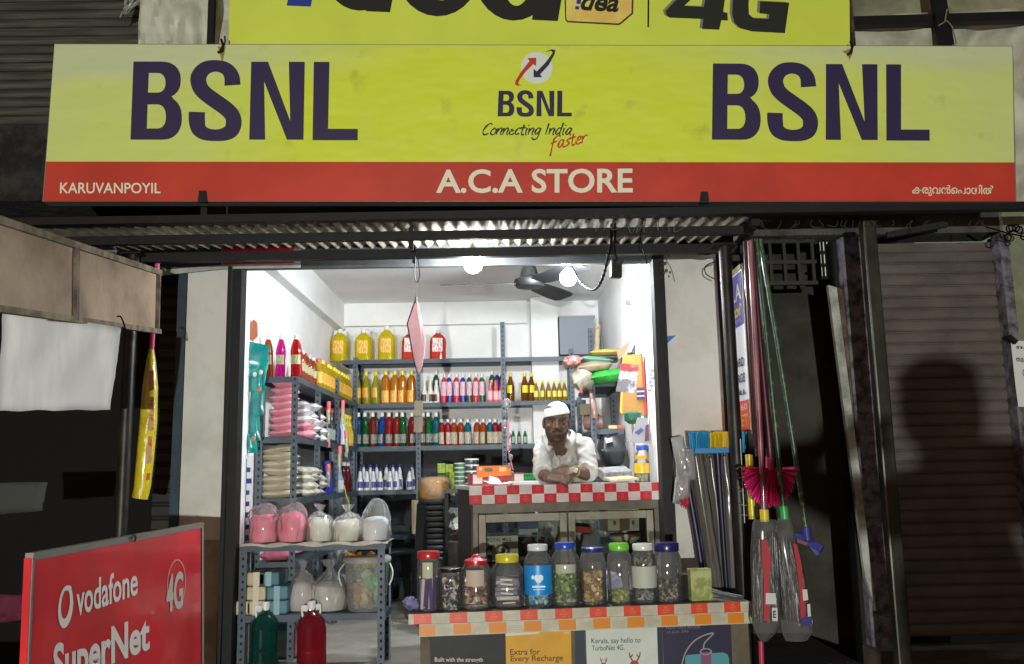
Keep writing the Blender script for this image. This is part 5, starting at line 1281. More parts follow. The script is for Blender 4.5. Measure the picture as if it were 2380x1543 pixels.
for a in (-.10, .14):
    for d in (5.9, 6.13): MB().box(tx+a-.012, tx+a+.012, d-.012, d+.012, ZF, 1.374).build('leg', m_black, tb)
def tin(px, i, h, rad, body, lid, label, group, Y=6.0):
    z = 1.4+i*h; c = Vector((X(px, 1090, Y), Y, z))
    r = thing('round_tin', label, 'tin', c, 0, group)
    MB().lathe([(rad*.96, .001), (rad, .004), (rad, h*.72), (rad*.97, h*.74)], c, 20).build('body', body, r, smooth=True)
    MB().lathe([(rad*1.04, h*.745), (rad*1.05, h*.78), (rad*1.05, h*.95), (rad, h*.985)], c, 20).build('lid', lid, r, smooth=True)
for i in range(6):
    tin(1067, i, .0285, .034, M('green_tin', '#2f5a3c', .35, c2='#4f7a58', ns=30), plain('#c3c8c2', .3), f'green round tin, {ORD[i]} from the bottom of the green stack', 'stack of green round tins')
for i in range(5):
    tin(1096, i, .0395, .046, M('steel_tin', '#8f9294', .25, .7, c2='#4b4d4f', ns=24), plain('#d2d4d4', .25), f'steel round tin, {ORD[i]} from the bottom of the shiny stack', 'stack of steel round tins', 6.02)
for i, (px, py, yy) in enumerate(((1026, 1088, 6.6), (1042, 1090, 6.6), (1048, 1112, 6.5))):
    r = thing('green_carton', f'small lime green carton, {ORD[i]} behind the mustard bundle', 'carton', at(px, py, yy))
    c_ = at(px, py, yy); MB().obox(c_, (.055, .05, .07 if i < 2 else .09), (0, 0, .3*i)).build('carton', M('lime_carton', '#8f9c2a', .5, c2='#5d7a22', ns=40), r)
    MB().box(c_.x-.025, c_.x+.025, yy-.02, yy+.02, ZF if False else c_.z-.12, c_.z-.046).build('carton_base', plain('#6d7a2c'), r)
heap('green_bags', 'heap of green and white plastic bags under the table left of the counter', 'bags', Vector((X(1072, 1200, 5.7), 5.7, 1.10)), .09, .17, 46, .07, [plain('#2f9a4a'), plain('#b9bdb4'), plain('#3a3d3c'), plain('#7a3a34')], 31)
cb = Vector((X(1072, 1230, 5.7), 5.7, ZF))
tag(MB().obox(cb+Vector((0, 0, .283)), (.16, .2, .565)).build('dark_crate', M('dark_crate', '#262523', .7), bevel=.01), 'dark crate under the green and white bags', 'crate')
tag(MB().obox((X(966, 1160, 6.9), 6.9, S5+.14), (.06, .06, .25)).build('kraft_carton', M('kraft_card', '#97876a', .7), bevel=.004), 'narrow kraft carton behind the stool stack', 'carton')

# ------------------------------------------------------------------ goods on the right rack and wall
ZR = 2.10
def slab(px0, px1, py0, py1, Y, D, mat, name, label, cat, seed=0, tilt=0, wob=.35):
    c_ = at((px0+px1)/2, (py0+py1)/2, Y); k = PM(Y)
    o = MB().pillow((0, 0, 0), ((px1-px0)*k, D, (py1-py0)*k), 0, 0, 9, seed=seed, wob=wob).build(name, mat, smooth=True)
    o.location = c_; o.rotation_euler = (0, tilt, 0)
    return tag(o, label, cat)
slab(1368, 1452, 862, 889, 6.0, .28, M('bright_green_scrubber', '#2a9a36', .6, c2='#23852c', ns=30, bump=.5), 'scrubber_pack', 'bright green scrubber pack at the bottom of the pile on the right rack', 'packet', 1, -.16)
slab(1340, 1420, 842, 866, 6.0, .26, M('beige_film_pack', '#85785f', .4, c2='#8d7a6a', ns=20, coat=.5), 'film_pack', 'crumpled beige film pack in the pile on the right rack', 'packet', 2, -.1)
slab(1345, 1420, 832, 847, 6.02, .26, M('mint_pack', '#4f9a83', .4, c2='#7a8f86', ns=14, coat=.4), 'mint_pack', 'mint green packet in the pile on the right rack', 'packet', 3, .1)
slab(1362, 1440, 829, 842, 6.06, .28, M('slate_pack', '#4c5366', .45, c2='#3b4152', ns=14, coat=.4), 'slate_pack', 'slate blue packet in the pile on the right rack', 'packet', 4, .03)
slab(1366, 1450, 815, 831, 6.04, .28, M('mustard_pack', '#b39b3f', .6, c2='#a1893a', ns=20), 'sponge_pack', 'mustard yellow sponge pack on top of the pile on the right rack', 'packet', 5, -.02)
slab(1308, 1350, 829, 852, 5.98, .2, M('red_white_pack', '#a82c34', .4, c2='#c09a94', ns=40, bump=.4, bs=50, coat=.4), 'red_pack', 'red and white packet sticking out of the pile on the right rack', 'packet', 6, -.1)
o = slab(1328, 1376, 858, 905, 5.95, .16, M('dirty_clear_bag', '#77715f', .35, c2='#918c7c', ns=22, bump=.5, bs=40, coat=.4), 'bag', 'crumpled greyish plastic bag sagging off the right rack pile', 'bag', 7, -.5, .6)
tag(MB().prism([at(x, y, 5.9) for x, y in ((1343, 904), (1352, 902), (1353, 914), (1346, 908))], (0, .003, 0)).build('red_tag', plain('#c42a34')), 'small red tag at the tip of the greyish plastic bag', 'tag')
r = thing('open_carton', 'brown cardboard carton with a raised flap above the orange folder', 'carton', at(1460, 810, 5.9))
MB().prism([at(x, y, 5.85) for x, y in ((1433, 817), (1462, 793), (1467, 810), (1438, 836))], (0, .06, 0)).build('flap', M('brown_cardboard', '#8d6e58', .7), r)
MB().prism([at(x, y, 5.9) for x, y in ((1462, 820), (1466, 797), (1490, 783), (1490, 825))], (0, .1, 0)).build('side', MATS['brown_cardboard'], r)
r = thing('tilted_box', 'black and white flat box tilted against the bright right wall', 'box', at(1475, 798, 5.6))
MB().prism([at(x, y, 5.6) for x, y in ((1466, 819), (1484, 777), (1490, 781), (1472, 821))], (0, .1, 0)).build('dark_face', M('box_dark_face', '#3b383c', .5), r)
MB().prism([at(x, y, 5.595) for x, y in ((1457, 817), (1477, 776), (1484, 776), (1465, 819))], (0, .1, 0)).build('white_edge', plain('#d5d5d8'), r)
r = thing('orange_folder', 'tall mustard orange folder with red spine hanging at the right wall', 'folder', at(1468, 890, 5.25))
MB().prism([at(x, y, 5.25) for x, y in ((1449, 826), (1489, 822), (1497, 965), (1446, 962))], (0, .05, 0)).build('cover', M('orange_cover', '#a57a3a', .5, c2='#977034', ns=9), r)
MB().prism([at(x, y, 5.247) for x, y in ((1489.3, 821), (1493, 821), (1503, 960), (1497.5, 962))], (0, .05, 0)).build('red_spine', M('red_spine', '#c0301f', .45), r)
MB().prism([at(x, y, 5.26) for x, y in ((1448.5, 824), (1456, 818), (1446, 962), (1441, 958))], (0, .03, 0)).build('pages', plain('#d9b050'), r)
b = MB()
for y0 in (901, 912, 922): b.prism([at(x, y, 5.243) for x, y in ((1480, y0), (1497, y0-1), (1498, y0+6), (1480, y0+7))], (0, .003, 0))
b.k = 1
for y0 in (908.2, 919): b.prism([at(x, y, 5.2435) for x, y in ((1480, y0), (1497, y0-1), (1498, y0+2), (1480, y0+3))], (0, .003, 0))
b.build('lettering', [MATS['sign_navy'], plain('#cfc9a9')], r)
r = thing('blister_pack', 'silver packet with red header hanging in front of the orange folder', 'packet', at(1457, 880, 5.15))
MB().prism([at(x, y, 5.15) for x, y in ((1441, 860), (1483, 862), (1476, 914), (1431, 909))], (0, .012, 0)).build('pouch', M('silver_film', '#b9bec6', .25, c2='#6c6a70', ns=12, lo=.45, hi=.55, coat=.6), r)
MB().prism([at(x, y, 5.148) for x, y in ((1443, 843.5), (1484, 849), (1483, 861.5), (1441, 859.5))], (0, .012, 0)).build('header', M('header_red', '#c42f36', .4, c2='#d9b4b4', ns=9, lo=.55, hi=.62), r)
b = MB()
for k in range(7): b.ball(at(1511+3*(k % 2), 852+9*k, 5.0), (.012, .006, .011), 6, jit=.3, seed=k)
tag(b.build('bead_strip', M('silver_beads', '#b9b9bd', .2, .6)), 'strip of silvery sachets hanging on the right wall by the shutter guide', 'sachets')
r = thing('hanging_pouch', 'clear pouch with blue and red print hanging over the blue lidded jar', 'pouch', at(1490, 1000, 5.05))
MB().prism([at(x, y, 5.05) for x, y in ((1482, 970), (1502, 972), (1509, 1000), (1508, 1030), (1484, 1030), (1464, 1026))], (0, .02, 0)).build('film', M('greyish_film', '#a3a5ab', .3, coat=.5), r)
b = MB().prism([at(x, y, 5.046) for x, y in ((1474, 1005), (1490, 994), (1496, 1000), (1484, 1010))], (0, .002, 0)); b.k = 1
b.prism([at(x, y, 5.046) for x, y in ((1500, 988), (1507, 986), (1508, 1024), (1498, 1026))], (0, .002, 0))
b.build('print', [M('print_blue', '#33508f', .4), M('print_maroon', '#5a2f4a', .4)], r)
tag(MB().lathe([(.02, 0), (.045, .02), (.05, .06), (.03, .07)], at(1470, 985, 5.15), 12, jit=.2, seed=2).build('green_packet', plain('#1f5a45')), 'dark green packet under the orange folder', 'packet')
o = slab(1393, 1451, 1010, 1084, 6.05, .24, M('black_bag', '#1b1c1f', .4, c2='#28292c', ns=9, coat=.3), 'black_bag', 'bulky black bag under the right rack shelf with a white label', 'bag', 12, 0, .2)
tag(MB().prism([at(x, y, 5.91) for x, y in ((1407, 1020), (1422, 1016), (1423, 1026), (1408, 1030))], (0, .003, 0)).build('price_tag', plain('#cfd2d4')), 'white label stuck on the bulky black bag', 'tag')
r = thing('flat_carton', 'small cream and red carton on the right rack shelf above the black bag', 'carton', at(1432, 992, 6.1))
MB().quadpx([(1414, 988), (1433, 988), (1433, 996), (1414, 996)], 6.12, .08).build('cream_part', plain('#c3ab7a'), r)
MB().quadpx([(1433.5, 988), (1449, 988), (1449, 996), (1433.5, 996)], 6.12, .08).build('red_part', plain('#a84a3c'), r)
slab(1380, 1400, 965, 1000, 6.3, .1, M('peach_pack', '#98685a', .4, c2='#8f7f79', ns=16, coat=.4), 'peach_pack', 'peach coloured packets behind the slotted post right of the shopkeeper', 'packet', 15, 0, .2)
slab(1355, 1374, 966, 998, 6.5, .1, M('peach_pack2', '#94604f', .4, c2='#a08a80', ns=16, coat=.4), 'peach_pack', 'salmon packets right above the shopkeeper shoulder', 'packet', 16, 0, .2)
tag(MB().obox(at(1358, 952, 6.5), (.075, .08, .08)).build('kraft_box', M('kraft_box', '#8b7f68', .7), bevel=.003), 'small kraft box just right of the shopkeeper cap', 'box')
tag(MB().tube(cat_rom([at(1370, 905, 6.0), at(1375, 925, 5.98), at(1380, 950, 5.97), at(1381, 972, 5.97)], 5), [.014]*6+[.022]*6+[.02]*4, 8).build('pink_wrapper', M('brownish_wrapper', '#7d625c', .35, coat=.4), smooth=True), 'brownish pink wrapper dangling by the slotted post right of the cap', 'wrapper')
tag(MB().tube([at(1385, 822, 6.55), at(1389, 752, 6.55)], .022, 14).build('sheet_roll', M('floral_roll', '#a39878', .6, c2='#6f6a58', ns=40, lo=.52, hi=.6), smooth=True), 'floral patterned beige roll standing beside the grey blue cupboard', 'roll')
tag(MB().bar(at(1392, 752, 6.6), at(1400, 815, 6.6), .008, .02).build('steel_strip', m_ang), 'thin steel strip leaning beside the floral roll', 'strip')
tag(MB().bar(at(1468, 968, 5.35), at(1478, 1105, 5.3), .012, .012).build('wooden_rod', M('pale_rod', '#8f8877', .6)), 'pale thin rod standing left of the blue lidded jar', 'rod')

# ------------------------------------------------------------------ the shopkeeper
def remesh(o, voxel, smooth=4, fac=.5):
    m = o.modifiers.new('skin', 'REMESH'); m.mode = 'VOXEL'; m.voxel_size = voxel; m.use_smooth_shade = True
    if smooth:
        q = o.modifiers.new('soft', 'SMOOTH'); q.iterations = smooth; q.factor = fac
    dg = bpy.context.evaluated_depsgraph_get(); dg.update()
    me = bpy.data.meshes.new_from_object(o.evaluated_get(dg))
    old = o.data; o.modifiers.clear(); o.data = me; bpy.data.meshes.remove(old)
    me.polygons.foreach_set('use_smooth', [True]*len(me.polygons))
    return o
HR = [(-.03, .052, .030, .062), (-.012, .050, .055, .058), (0, .040, .078, .056), (.012, .050, .087, .062), (.03, .058, .090, .070), (.05, .063, .089, .080), (.08, .0685, .088, .090), (.100, .071, .083, .095),
      (.118, .0725, .0815, .098), (.132, .074, .090, .099), (.15, .0745, .091, .099), (.175, .071, .084, .094), (.198, .058, .066, .078), (.214, .036, .042, .05), (.222, .012, .014, .018)]
def head_pt(a, z, e=0.0):
    for i in range(len(HR)-1):
        if HR[i+1][0] >= z or i == len(HR)-2:
            p, q = HR[i], HR[i+1]; t = min(1, max(0, (z-p[0])/(q[0]-p[0])))
            w_, f, b_ = [p[k]+(q[k]-p[k])*t for k in (1, 2, 3)]; break
    s_, c_ = math.sin(a), math.cos(a); p_ = 2.3
    q = 1/((abs(s_)**p_+abs(c_)**p_)**(1/p_))
    x = (w_+e)*s_*q; y = -((f+e) if c_ > 0 else (b_+e))*c_*q
    return Vector((x, y, z))
def head(b, T):
    n = 32; rows = [[head_pt(2*math.pi*i/n, h[0]) for i in range(n)] for h in HR]
    vs = [T @ p for r_ in rows for p in r_]; fs = []
    for k in range(len(rows)-1):
        for i in range(n): fs.append((k*n+i, k*n+(i+1) % n, (k+1)*n+(i+1) % n, (k+1)*n+i))
    fs.append(tuple(range(n-1, -1, -1))); fs.append(tuple(range((len(rows)-1)*n, len(rows)*n)))
    b.add(vs, fs)
    def blob(c, r_, jit=0):
        q = MB().ball(c, r_, 8); b.add([T @ p for p in q.v], q.f)
    t = MB().tube([(0, -.084, .118), (0, -.098, .095), (0, -.106, .079), (0, -.092, .070)], [.009, .011, .0145, .011], 8); b.add([T @ p for p in t.v], t.f)
    for s_ in (-1, 1):
        blob((s_*.012, -.094, .075), (.009, .010, .008))
        blob((s_*.074, .008, .098), (.012, .020, .033))
        blob((s_*.045, -.066, .083), (.020, .018, .016))
        blob((s_*.030, -.083, .131), (.024, .010, .008))
    blob((0, -.090, .051), (.024, .010, .0055)); blob((0, -.090, .041), (.020, .011, .006)); blob((0, -.078, .010), (.022, .014, .014))
def hand(b, wr, d, nrm, size, curl, side=1, spread=.05):
    """palm, four fingers of their own lengths bending towards -nrm, thumb leaving the side of the palm"""
    d = d.normalized(); nrm = (nrm-d*nrm.dot(d)).normalized(); s_ = d.cross(nrm)*side
    pl_, pw = size*.50, size*.42
    for k in range(4):
        o = s_*(k-1.5)*pw*.25
        b.tube([wr+o*.55, wr+d*pl_*.5+o*.95, wr+d*pl_+o], [size*.085, size*.082, size*.066], 8)
    for k, L in enumerate((.88, 1.0, .94, .74)):
        o = s_*(k-1.5)*pw*.27; p = wr+d*pl_*.94+o; dd = (d+s_*(k-1.5)*spread).normalized(); P = [p]; ang = 0
        for j, f in enumerate((.26, .17, .13)):
            ang += curl[min(j, len(curl)-1)]*(1+.12*(k-1))
            P.append(P[-1]+(dd*math.cos(ang)-nrm*math.sin(ang))*size*f*L)
        b.tube(P, [size*.052, size*.050, size*.044, size*.034], 8)
    p = wr+d*pl_*.28-s_*pw*.42
    b.tube([p, p+(d*.6-s_*.55-nrm*.25).normalized()*size*.2, p+(d*.6-s_*.55-nrm*.25).normalized()*size*.2+(d*.92-s_*.15-nrm*.4).normalized()*size*.2], [size*.075, size*.062, size*.042], 8)
m_skin = M('brown_skin', '#64483a', .5, c2='#50382b', ns=34, bump=.12, bs=160)
m_shirt = M('white_cotton', '#b9b7b3', .9, c2='#adaba6', ns=8, bump=.3, bs=30, stretch=(1.6, 1.6, .7))
hz0 = at(1292.5, 1023, 4.95)
T = Matrix.Translation(hz0) @ Matrix.Rotation(R(2), 4, 'Y') @ Matrix.Rotation(R(4), 4, 'X') @ Matrix.Scale(.93, 4)
mp = thing('person', 'man in white cap, glasses and white shirt leaning on the checked counter', 'person', (hz0.x+.02, 5.5, ZF))
SL, SR = at(1266, 1032, 5.09), at(1353, 1028, 5.11)
EL, ER = at(1263, 1103, 4.985), at(1366, 1103, 4.99)
WL, WR = at(1271, 1110, 4.86), at(1333, 1094, 4.90)
for p in (EL, ER): p.z = max(p.z, ZK+.036)
WL.z = max(WL.z, ZK+.032)
HC = Vector((at(1316, 1060, 5.4).x, 5.5, 1.36))
NB = at(1299, 1026, 5.06)
b = MB(); head(b, T)
b.tube([T @ Vector((0, .012, .03)), T @ Vector((0, .014, -.01)), NB, NB+Vector((.006, .06, -.07))], [.050, .050, .052, .06], 14)
b.ball(at(1299, 1028, 5.01), (.035, .025, .03), 10)
b.tube([NB+Vector((0, .07, -.06)), at(1310, 1065, 5.27), HC], [.06, .08, .11], 14)
b.tube([SL, EL], [.045, .040], 10); b.tube([SR, ER], [.045, .040], 10)
b.tube([SL, NB+Vector((0, .05, -.03)), SR], [.04, .045, .04], 10)
b.tube([EL, EL.lerp(WL, .4), WL], [.036, .034, .025], 12)
b.tube([ER, ER.lerp(WR, .4), WR], [.037, .035, .025], 12)
for s_ in (-1, 1):
    b.tube([HC+Vector((s_*.07, 0, 0)), HC+Vector((s_*.075, .02, -.42)), HC+Vector((s_*.08, .05, -.80))], [.085, .06, .042], 12)
    b.tube([HC+Vector((s_*.08, .06, -.80)), HC+Vector((s_*.085, -.10, -.805))], [.035, .028], 10)
hand(b, WL, Vector((.13, -.035, -.012)), Vector((-.25, -.5, .8)), .155, (.25, .45, .4), 1)
hand(b, WR, Vector((-.14, -.03, -.02)), Vector((.05, -.75, .65)), .160, (.45, .65, .5), -1)
body = b.build('body', m_skin, mp)
remesh(body, .0042, 3, .4)
# shirt
b = MB()
cw_ = at(1308, 1050, 5.14)
b.ball(cw_, (.126, .085, .10), 14); b.ball(at(1312, 1080, 5.27), (.14, .11, .13), 14); b.ball(HC+Vector((0, 0, .03)), (.155, .125, .14), 14)
sl_, sr_ = at(1266, 1032, 5.08), at(1353, 1028, 5.10)
b.tube([sl_+Vector((.005, .02, 0)), NB+Vector((-.045, .045, -.004)), NB+Vector((.045, .045, -.004)), sr_+Vector((-.005, .02, 0))], [.050, .050, .050, .052], 16)
b.tube([NB+Vector((0, .045, -.05)), at(1306, 1062, 5.15), HC], [.088, .118, .15], 18)
ML, MR = at(1260, 1064, 5.03), at(1363, 1060, 5.05)
b.tube([sl_, ML, EL+Vector((-.004, .012, .016)), EL.lerp(WL, .16)+Vector((-.002, 0, .006))], [.056, .055, .051, .056], 18)
b.tube([sr_, MR, ER+Vector((.006, .012, .018)), ER.lerp(WR, .24)+Vector((.004, 0, .008))], [.058, .057, .054, .062], 18)
b.tube([HC+Vector((0, 0, .0)), HC+Vector((0, .01, -.22))], [.155, .17], 18)
o = b.build('shirt', m_shirt, mp)
remesh(o, .0065, 6, .5)
me = o.data; me.update()
nrm = [v.normal.copy() for v in me.vertices]; inv = Vector((mp.location.x, mp.location.y, mp.location.z))
for v, nn in zip(me.vertices, nrm):                    # pulled folds running from shoulder to elbow and across the chest
    c_ = v.co+inv
    sd = 1 if c_.x > at(1308, 1050, 5.1).x else -1
    q1 = noise.noise(Vector((c_.x*5+sd*3, c_.y*5, c_.z*17+sd*c_.x*9))); q2 = noise.noise(Vector((c_.x*12-sd*c_.z*10, c_.y*8, c_.z*10+4)))
    f = .0062*(max(0, 1-3*abs(q1))-.3)+.0045*(max(0, 1-3.2*abs(q2))-.3)
    v.co = v.co+nn*f
MB().prism([at(x, y, 4.957) for x, y in ((1284, 1026), (1313, 1026), (1309, 1034), (1304, 1042), (1299, 1051), (1293, 1042), (1288, 1034))], (0, .02, 0)).build('open_neck', m_skin, mp, bevel=.003)
# collar standing round the neck, open at the front, and the button placket
pth = [(1286, 1039, 4.945), (1283, 1030, 4.955), (1272, 1015, 4.985), (1272, 1004, 5.04), (1285, 997, 5.10), (1299, 995, 5.12), (1314, 996, 5.10), (1326, 1000, 5.045), (1325, 1012, 4.99), (1313, 1029, 4.955), (1311, 1038, 4.945)]
out = [(1276, 1050, 4.94), (1268, 1041, 4.945), (1260, 1024, 4.975), (1260, 1010, 5.05), (1279, 1004, 5.13), (1299, 1003, 5.155), (1320, 1003, 5.13), (1338, 1007, 5.055), (1339, 1021, 4.98), (1330, 1040, 4.945), (1321, 1049, 4.94)]
A_ = [Vector(p) for p in cat_rom([tuple(at(*p)) for p in pth], 4)]; B_ = [Vector(p) for p in cat_rom([tuple(at(*p)) for p in out], 4)]
o = MB().sheet([A_, [a.lerp(c, .5)+Vector((0, -.004, .006)) for a, c in zip(A_, B_)], B_]).build('collar', m_shirt, mp, smooth=True)
md = o.modifiers.new('thick', 'SOLIDIFY'); md.thickness = .004
MB().sheet([[at(1295+dx, 1045+dy, 4.952-.004*(j % 2)) for j, dx in enumerate((0, 3, 7))] for dy in (13, 22, 32, 44)]).build('placket', M('placket_cotton', '#a19f9b', .9), mp)
for dy in (20, 36): MB().ball(at(1299, 1045+dy, 4.944), (.0035, .002, .0035), 6).build('button', plain('#77756f', .4), mp)
# lower garment
b = MB().tube([HC+Vector((0, 0, -.05)), HC+Vector((0, .02, -.4)), HC+Vector((0, .04, -.78))], [.165, .18, .19], 22)
o = b.build('waistcloth', M('grey_white_cloth', '#8f8f8e', .9, bump=.2, bs=20), mp, smooth=True)
for v in o.data.vertices: v.co += Vector((.012*math.sin(v.co.y*60+v.co.x*50), .01*math.sin(v.co.x*70), 0))
# cap, hair, beard, glasses, eyes, watch
rows = []
for k in range(9):
    t = k/8; row = []
    for i in range(33):
        a = 2*math.pi*i/32
        z0 = .150+.014*math.sin(a)-.012*(1-math.cos(a))*.5
        zz_ = z0+(.228-z0)*t
        p = head_pt(a, min(zz_, .19) if t < .99 else .19, .0035)
        f = 1.0 if t < .3 else math.sqrt(max(0, 1-((t-.3)/.7)**2*.96))
        row.append(T @ Vector((p.x*f, p.y*f+.006*(1-f), zz_)))
    rows.append(row)
MB().sheet(rows).build('cap', M('white_knit', '#dddcda', .9, bump=.25, bs=160), mp, smooth=True)
m_hair = M('black_hair', '#17120f', .7, c2='#2a221d', ns=60)
rows = [[T @ head_pt(a0*math.pi/180, .088+.075*t+(0 if abs(abs(a0)-180) > 95 else -.03*(1-t)), .0035) for a0 in list(range(72, 289, 9))] for t in (0, .3, .6, 1)]
MB().sheet(rows).build('hair', m_hair, mp, smooth=True)
rows = []
for t in range(6):
    row = []
    for i in range(25):
        a0 = -88+176*i/24; k = abs(a0)/88
        zt = .030+.065*k**1.6; zb_ = -.012+.006*k
        row.append(T @ head_pt(R(a0), zb_+(zt-zb_)*t/5, .0045 if 0 < t < 5 else .001))
    rows.append(row)
MB().sheet(rows).build('beard', M('short_beard', '#2c211a', .85, c2='#46362a', ns=90, lo=.35, hi=.75), mp, smooth=True)
MB().tube([T @ Vector((-.03, -.086, .050)), T @ Vector((-.015, -.0965, .0585)), T @ Vector((0, -.0985, .060)), T @ Vector((.015, -.0965, .0585)), T @ Vector((.03, -.086, .050))], [.003, .0055, .005, .0055, .003], 6).build('moustache', MATS['short_beard'], mp, smooth=True)
for s_ in (-1, 1):
    e = MB().ball(T @ Vector((s_*.031, -.0745, .113)), (.0120, .0090, .0066), 10).build('eye', plain('#7f756a', .25), mp, smooth=True)
    MB().ball(T @ Vector((s_*.031, -.0835, .113)), (.0048, .0022, .0052), 8).build('iris', plain('#120d0a', .2), e, smooth=True)
    MB().tube([T @ Vector((s_*x, y, z)) for x, y, z in ((.014, -.094, .133), (.028, -.0965, .139), (.045, -.089, .137), (.055, -.08, .131))], [.003, .0042, .004, .002], 6).build('eyebrow', m_hair, mp, smooth=True)
b = MB()
for s_ in (-1, 1):
    b.tube([T @ Vector((s_*.0325+.0225*math.cos(q*.3927), -.1015+.012*abs(math.cos(q*.3927))*(1 if math.cos(q*.3927)*s_ > 0 else 0), .112+.0165*math.sin(q*.3927))) for q in range(17)], .0013, 5)
    b.tube([T @ Vector((s_*.055, -.090, .116)), T @ Vector((s_*.076, -.045, .112)), T @ Vector((s_*.078, .005, .105))], .0013, 5)
b.tube([T @ Vector((-.011, -.102, .114)), T @ Vector((0, -.106, .118)), T @ Vector((.011, -.102, .114))], .0013, 5)
b.build('spectacles', M('dark_gold_wire', '#4d4235', .3, .8), mp, smooth=True)
d = (ER-WR).normalized(); wc = WR+d*.012; a_ = d.orthogonal().normalized(); b_ = d.cross(a_)
wt = MB().tube([wc+(a_*math.cos(q*.3927)+b_*math.sin(q*.3927))*.029 for q in range(17)], .0055, 6).build('watch', M('gold_watch', '#b39b6a', .3, .7), mp, smooth=True)
MB().obox(wc+Vector((.002, -.030, .004)), (.02, .008, .024), (.2, .3, .2)).build('dial', plain('#d8d2c4', .2), wt, bevel=.003)

# the photographer standing behind the camera: the lamp throws this shadow on the brown shutter
pp = thing('person', 'unseen photographer in dark clothes whose head shadow falls on the brown shutter', 'person', (.69, -.42, 0))
bx_, by_ = .69, -.42
T2 = Matrix.Translation(Vector((bx_, by_-.02, 1.32))) @ Matrix.Scale(.93, 4)
b = MB(); head(b, T2)
b.tube([T2 @ Vector((0, .01, .03)), (bx_, by_, 1.28), (bx_, by_, 1.2)], [.05, .055, .09], 12)
b.tube([(bx_, by_, 1.30), (bx_, by_, 1.10), (bx_, by_, .85), (bx_, by_, .78)], [.09, .15, .145, .15], 16)
for s_ in (-1, 1):
    b.tube([(bx_+s_*.05, by_, 1.27), (bx_+s_*.18, by_, 1.25), (bx_+s_*.36, by_+.10, 1.33), (bx_+s_*.14, by_+.28, 1.36)], [.055, .062, .045, .032], 12)
    b.tube([(bx_+s_*.08, by_, .82), (bx_+s_*.09, by_, .44), (bx_+s_*.09, by_-.02, .05)], [.09, .06, .042], 12)
    b.tube([(bx_+s_*.09, by_-.05, .035), (bx_+s_*.10, by_+.15, .03)], [.038, .03], 10)
    hand(b, Vector((bx_+s_*.14, by_+.28, 1.36)), Vector((-s_*.08, .02, .12)), Vector((s_*.3, -.4, .8)), .155, (.4, .5, .4), s_)
remesh(b.build('body', M('dark_clothes', '#3a3d45', .9), pp), .008, 3, .5)
rows = [[T2 @ head_pt(R(a0), .06+.165*t, .014) for a0 in range(60, 301, 12)] for t in (0, .25, .5, .8, 1)]
MB().sheet(rows).ball(T2 @ Vector((0, .01, .185)), (.082, .095, .055), 10).build('hair', m_hair, pp, smooth=True)

# ------------------------------------------------------------------ front table with sweet jars
Q0, Q1 = at(949, 1428, 3.85), at(1746, 1398, 4.03)
ZT = .5*(Q0.z+Q1.z)
qu = Vector((Q1.x-Q0.x, Q1.y-Q0.y, 0)); QL = qu.length; qu.normalize(); qv = Vector((-qu.y, qu.x, 0)); aq = math.atan2(qu.y, qu.x)
zsl = (Q1.z-Q0.z)/QL
Q0 = Vector((Q0.x, Q0.y, 0))
def Q(u, v, dz): return Q0+qu*u+qv*v+Vector((0, 0, ZT+zsl*(u-QL/2)+dz))
def qbox(b, u0, u1, v0, v1, z0, z1, mi=None):
    return b.hexa([Q(u0, v0, z0), Q(u1, v0, z0), Q(u1, v1, z0), Q(u0, v1, z0), Q(u0, v0, z1), Q(u1, v0, z1), Q(u1, v1, z1), Q(u0, v1, z1)], mi)
tb = thing('sweet_stall', 'street side table with orange and white checked edge holding sweet jars', 'table', Q(QL/2, .2, -ZT))
m_tw, m_to, m_ta = M('check_cream', '#bdb8a4', .45, c2='#aaa591', ns=12), M('check_orange_red', '#cf4220', .4, coat=.2), M('check_amber', '#cf7f1c', .4, coat=.2)
m_tm, m_tg = M('check_mark_orange', '#d5603c', .4), M('check_mark_buff', '#a5a08d', .5)
qbox(MB(), .002, QL-.002, .003, .46, -.03, 0).build('tabletop', M('grubby_tabletop', '#6f6a5f', .5, c2='#57534a', ns=7), tb)
b = MB(); checks(b, Q, 0, QL, -.040, .001, 0, False, .0742, .72); b.build('checked_edge', [m_tw, m_to, m_tm, m_tg], tb)
b = MB(); checks(b, Q, .044, QL, -.088, -.046, .006, True, .0742, .1); qbox(b, .044, QL, .007, .02, -.092, -.042, 0); b.build('checked_apron', [m_tw, m_ta, m_ta, m_tg], tb)
b = MB()
qbox(b, .05, QL-.01, .03, .05, -ZT+.02, -.093).build('front_board', M('drab_board', '#6d6350', .85, c2='#5a5140', ns=5), tb)
for u_ in (.06, QL-.05):
    qbox(MB(), u_, u_+.04, .38, .42, -ZT+.02, -.031).build('leg', m_fr, tb)
pq = Plane(Q(0, .022, 0), -qv)
def poster(name, label, pts, mat):
    r = thing(name, label, 'poster', pq.pt(sum(p[0] for p in pts)/len(pts), sum(p[1] for p in pts)/len(pts), 0))
    MB().prism([pq.pt(x, y, .004) for x, y in pts], qv*.003).build('sheet', mat, r)
    return r
r = poster('poster', 'black poster reading Built with the strength below the checked edge', [(993, 1478), (1172, 1468), (1176, 1640), (1001, 1640), (999, 1490)], M('poster_black', '#161818', .6, c2='#212324', ns=5))
letters('lettering', 'Built with the strength', [(1010, 1527), (1122, 1528), (1122, 1541), (1010, 1541)], pq, .006, MATS['silver_ink'], r, bold=.015)
letters('lettering', 'of our network', [(1010, 1544), (1085, 1545), (1085, 1556), (1010, 1556)], pq, .006, MATS['silver_ink'], r, bold=.015)
r = poster('poster', 'yellow poster reading Extra for Every Recharge below the checked edge', [(1174, 1449), (1326, 1444), (1330, 1640), (1178, 1640)], M('poster_yellow', '#d09a16', .5, c2='#b9850f', ns=3, coat=.2))
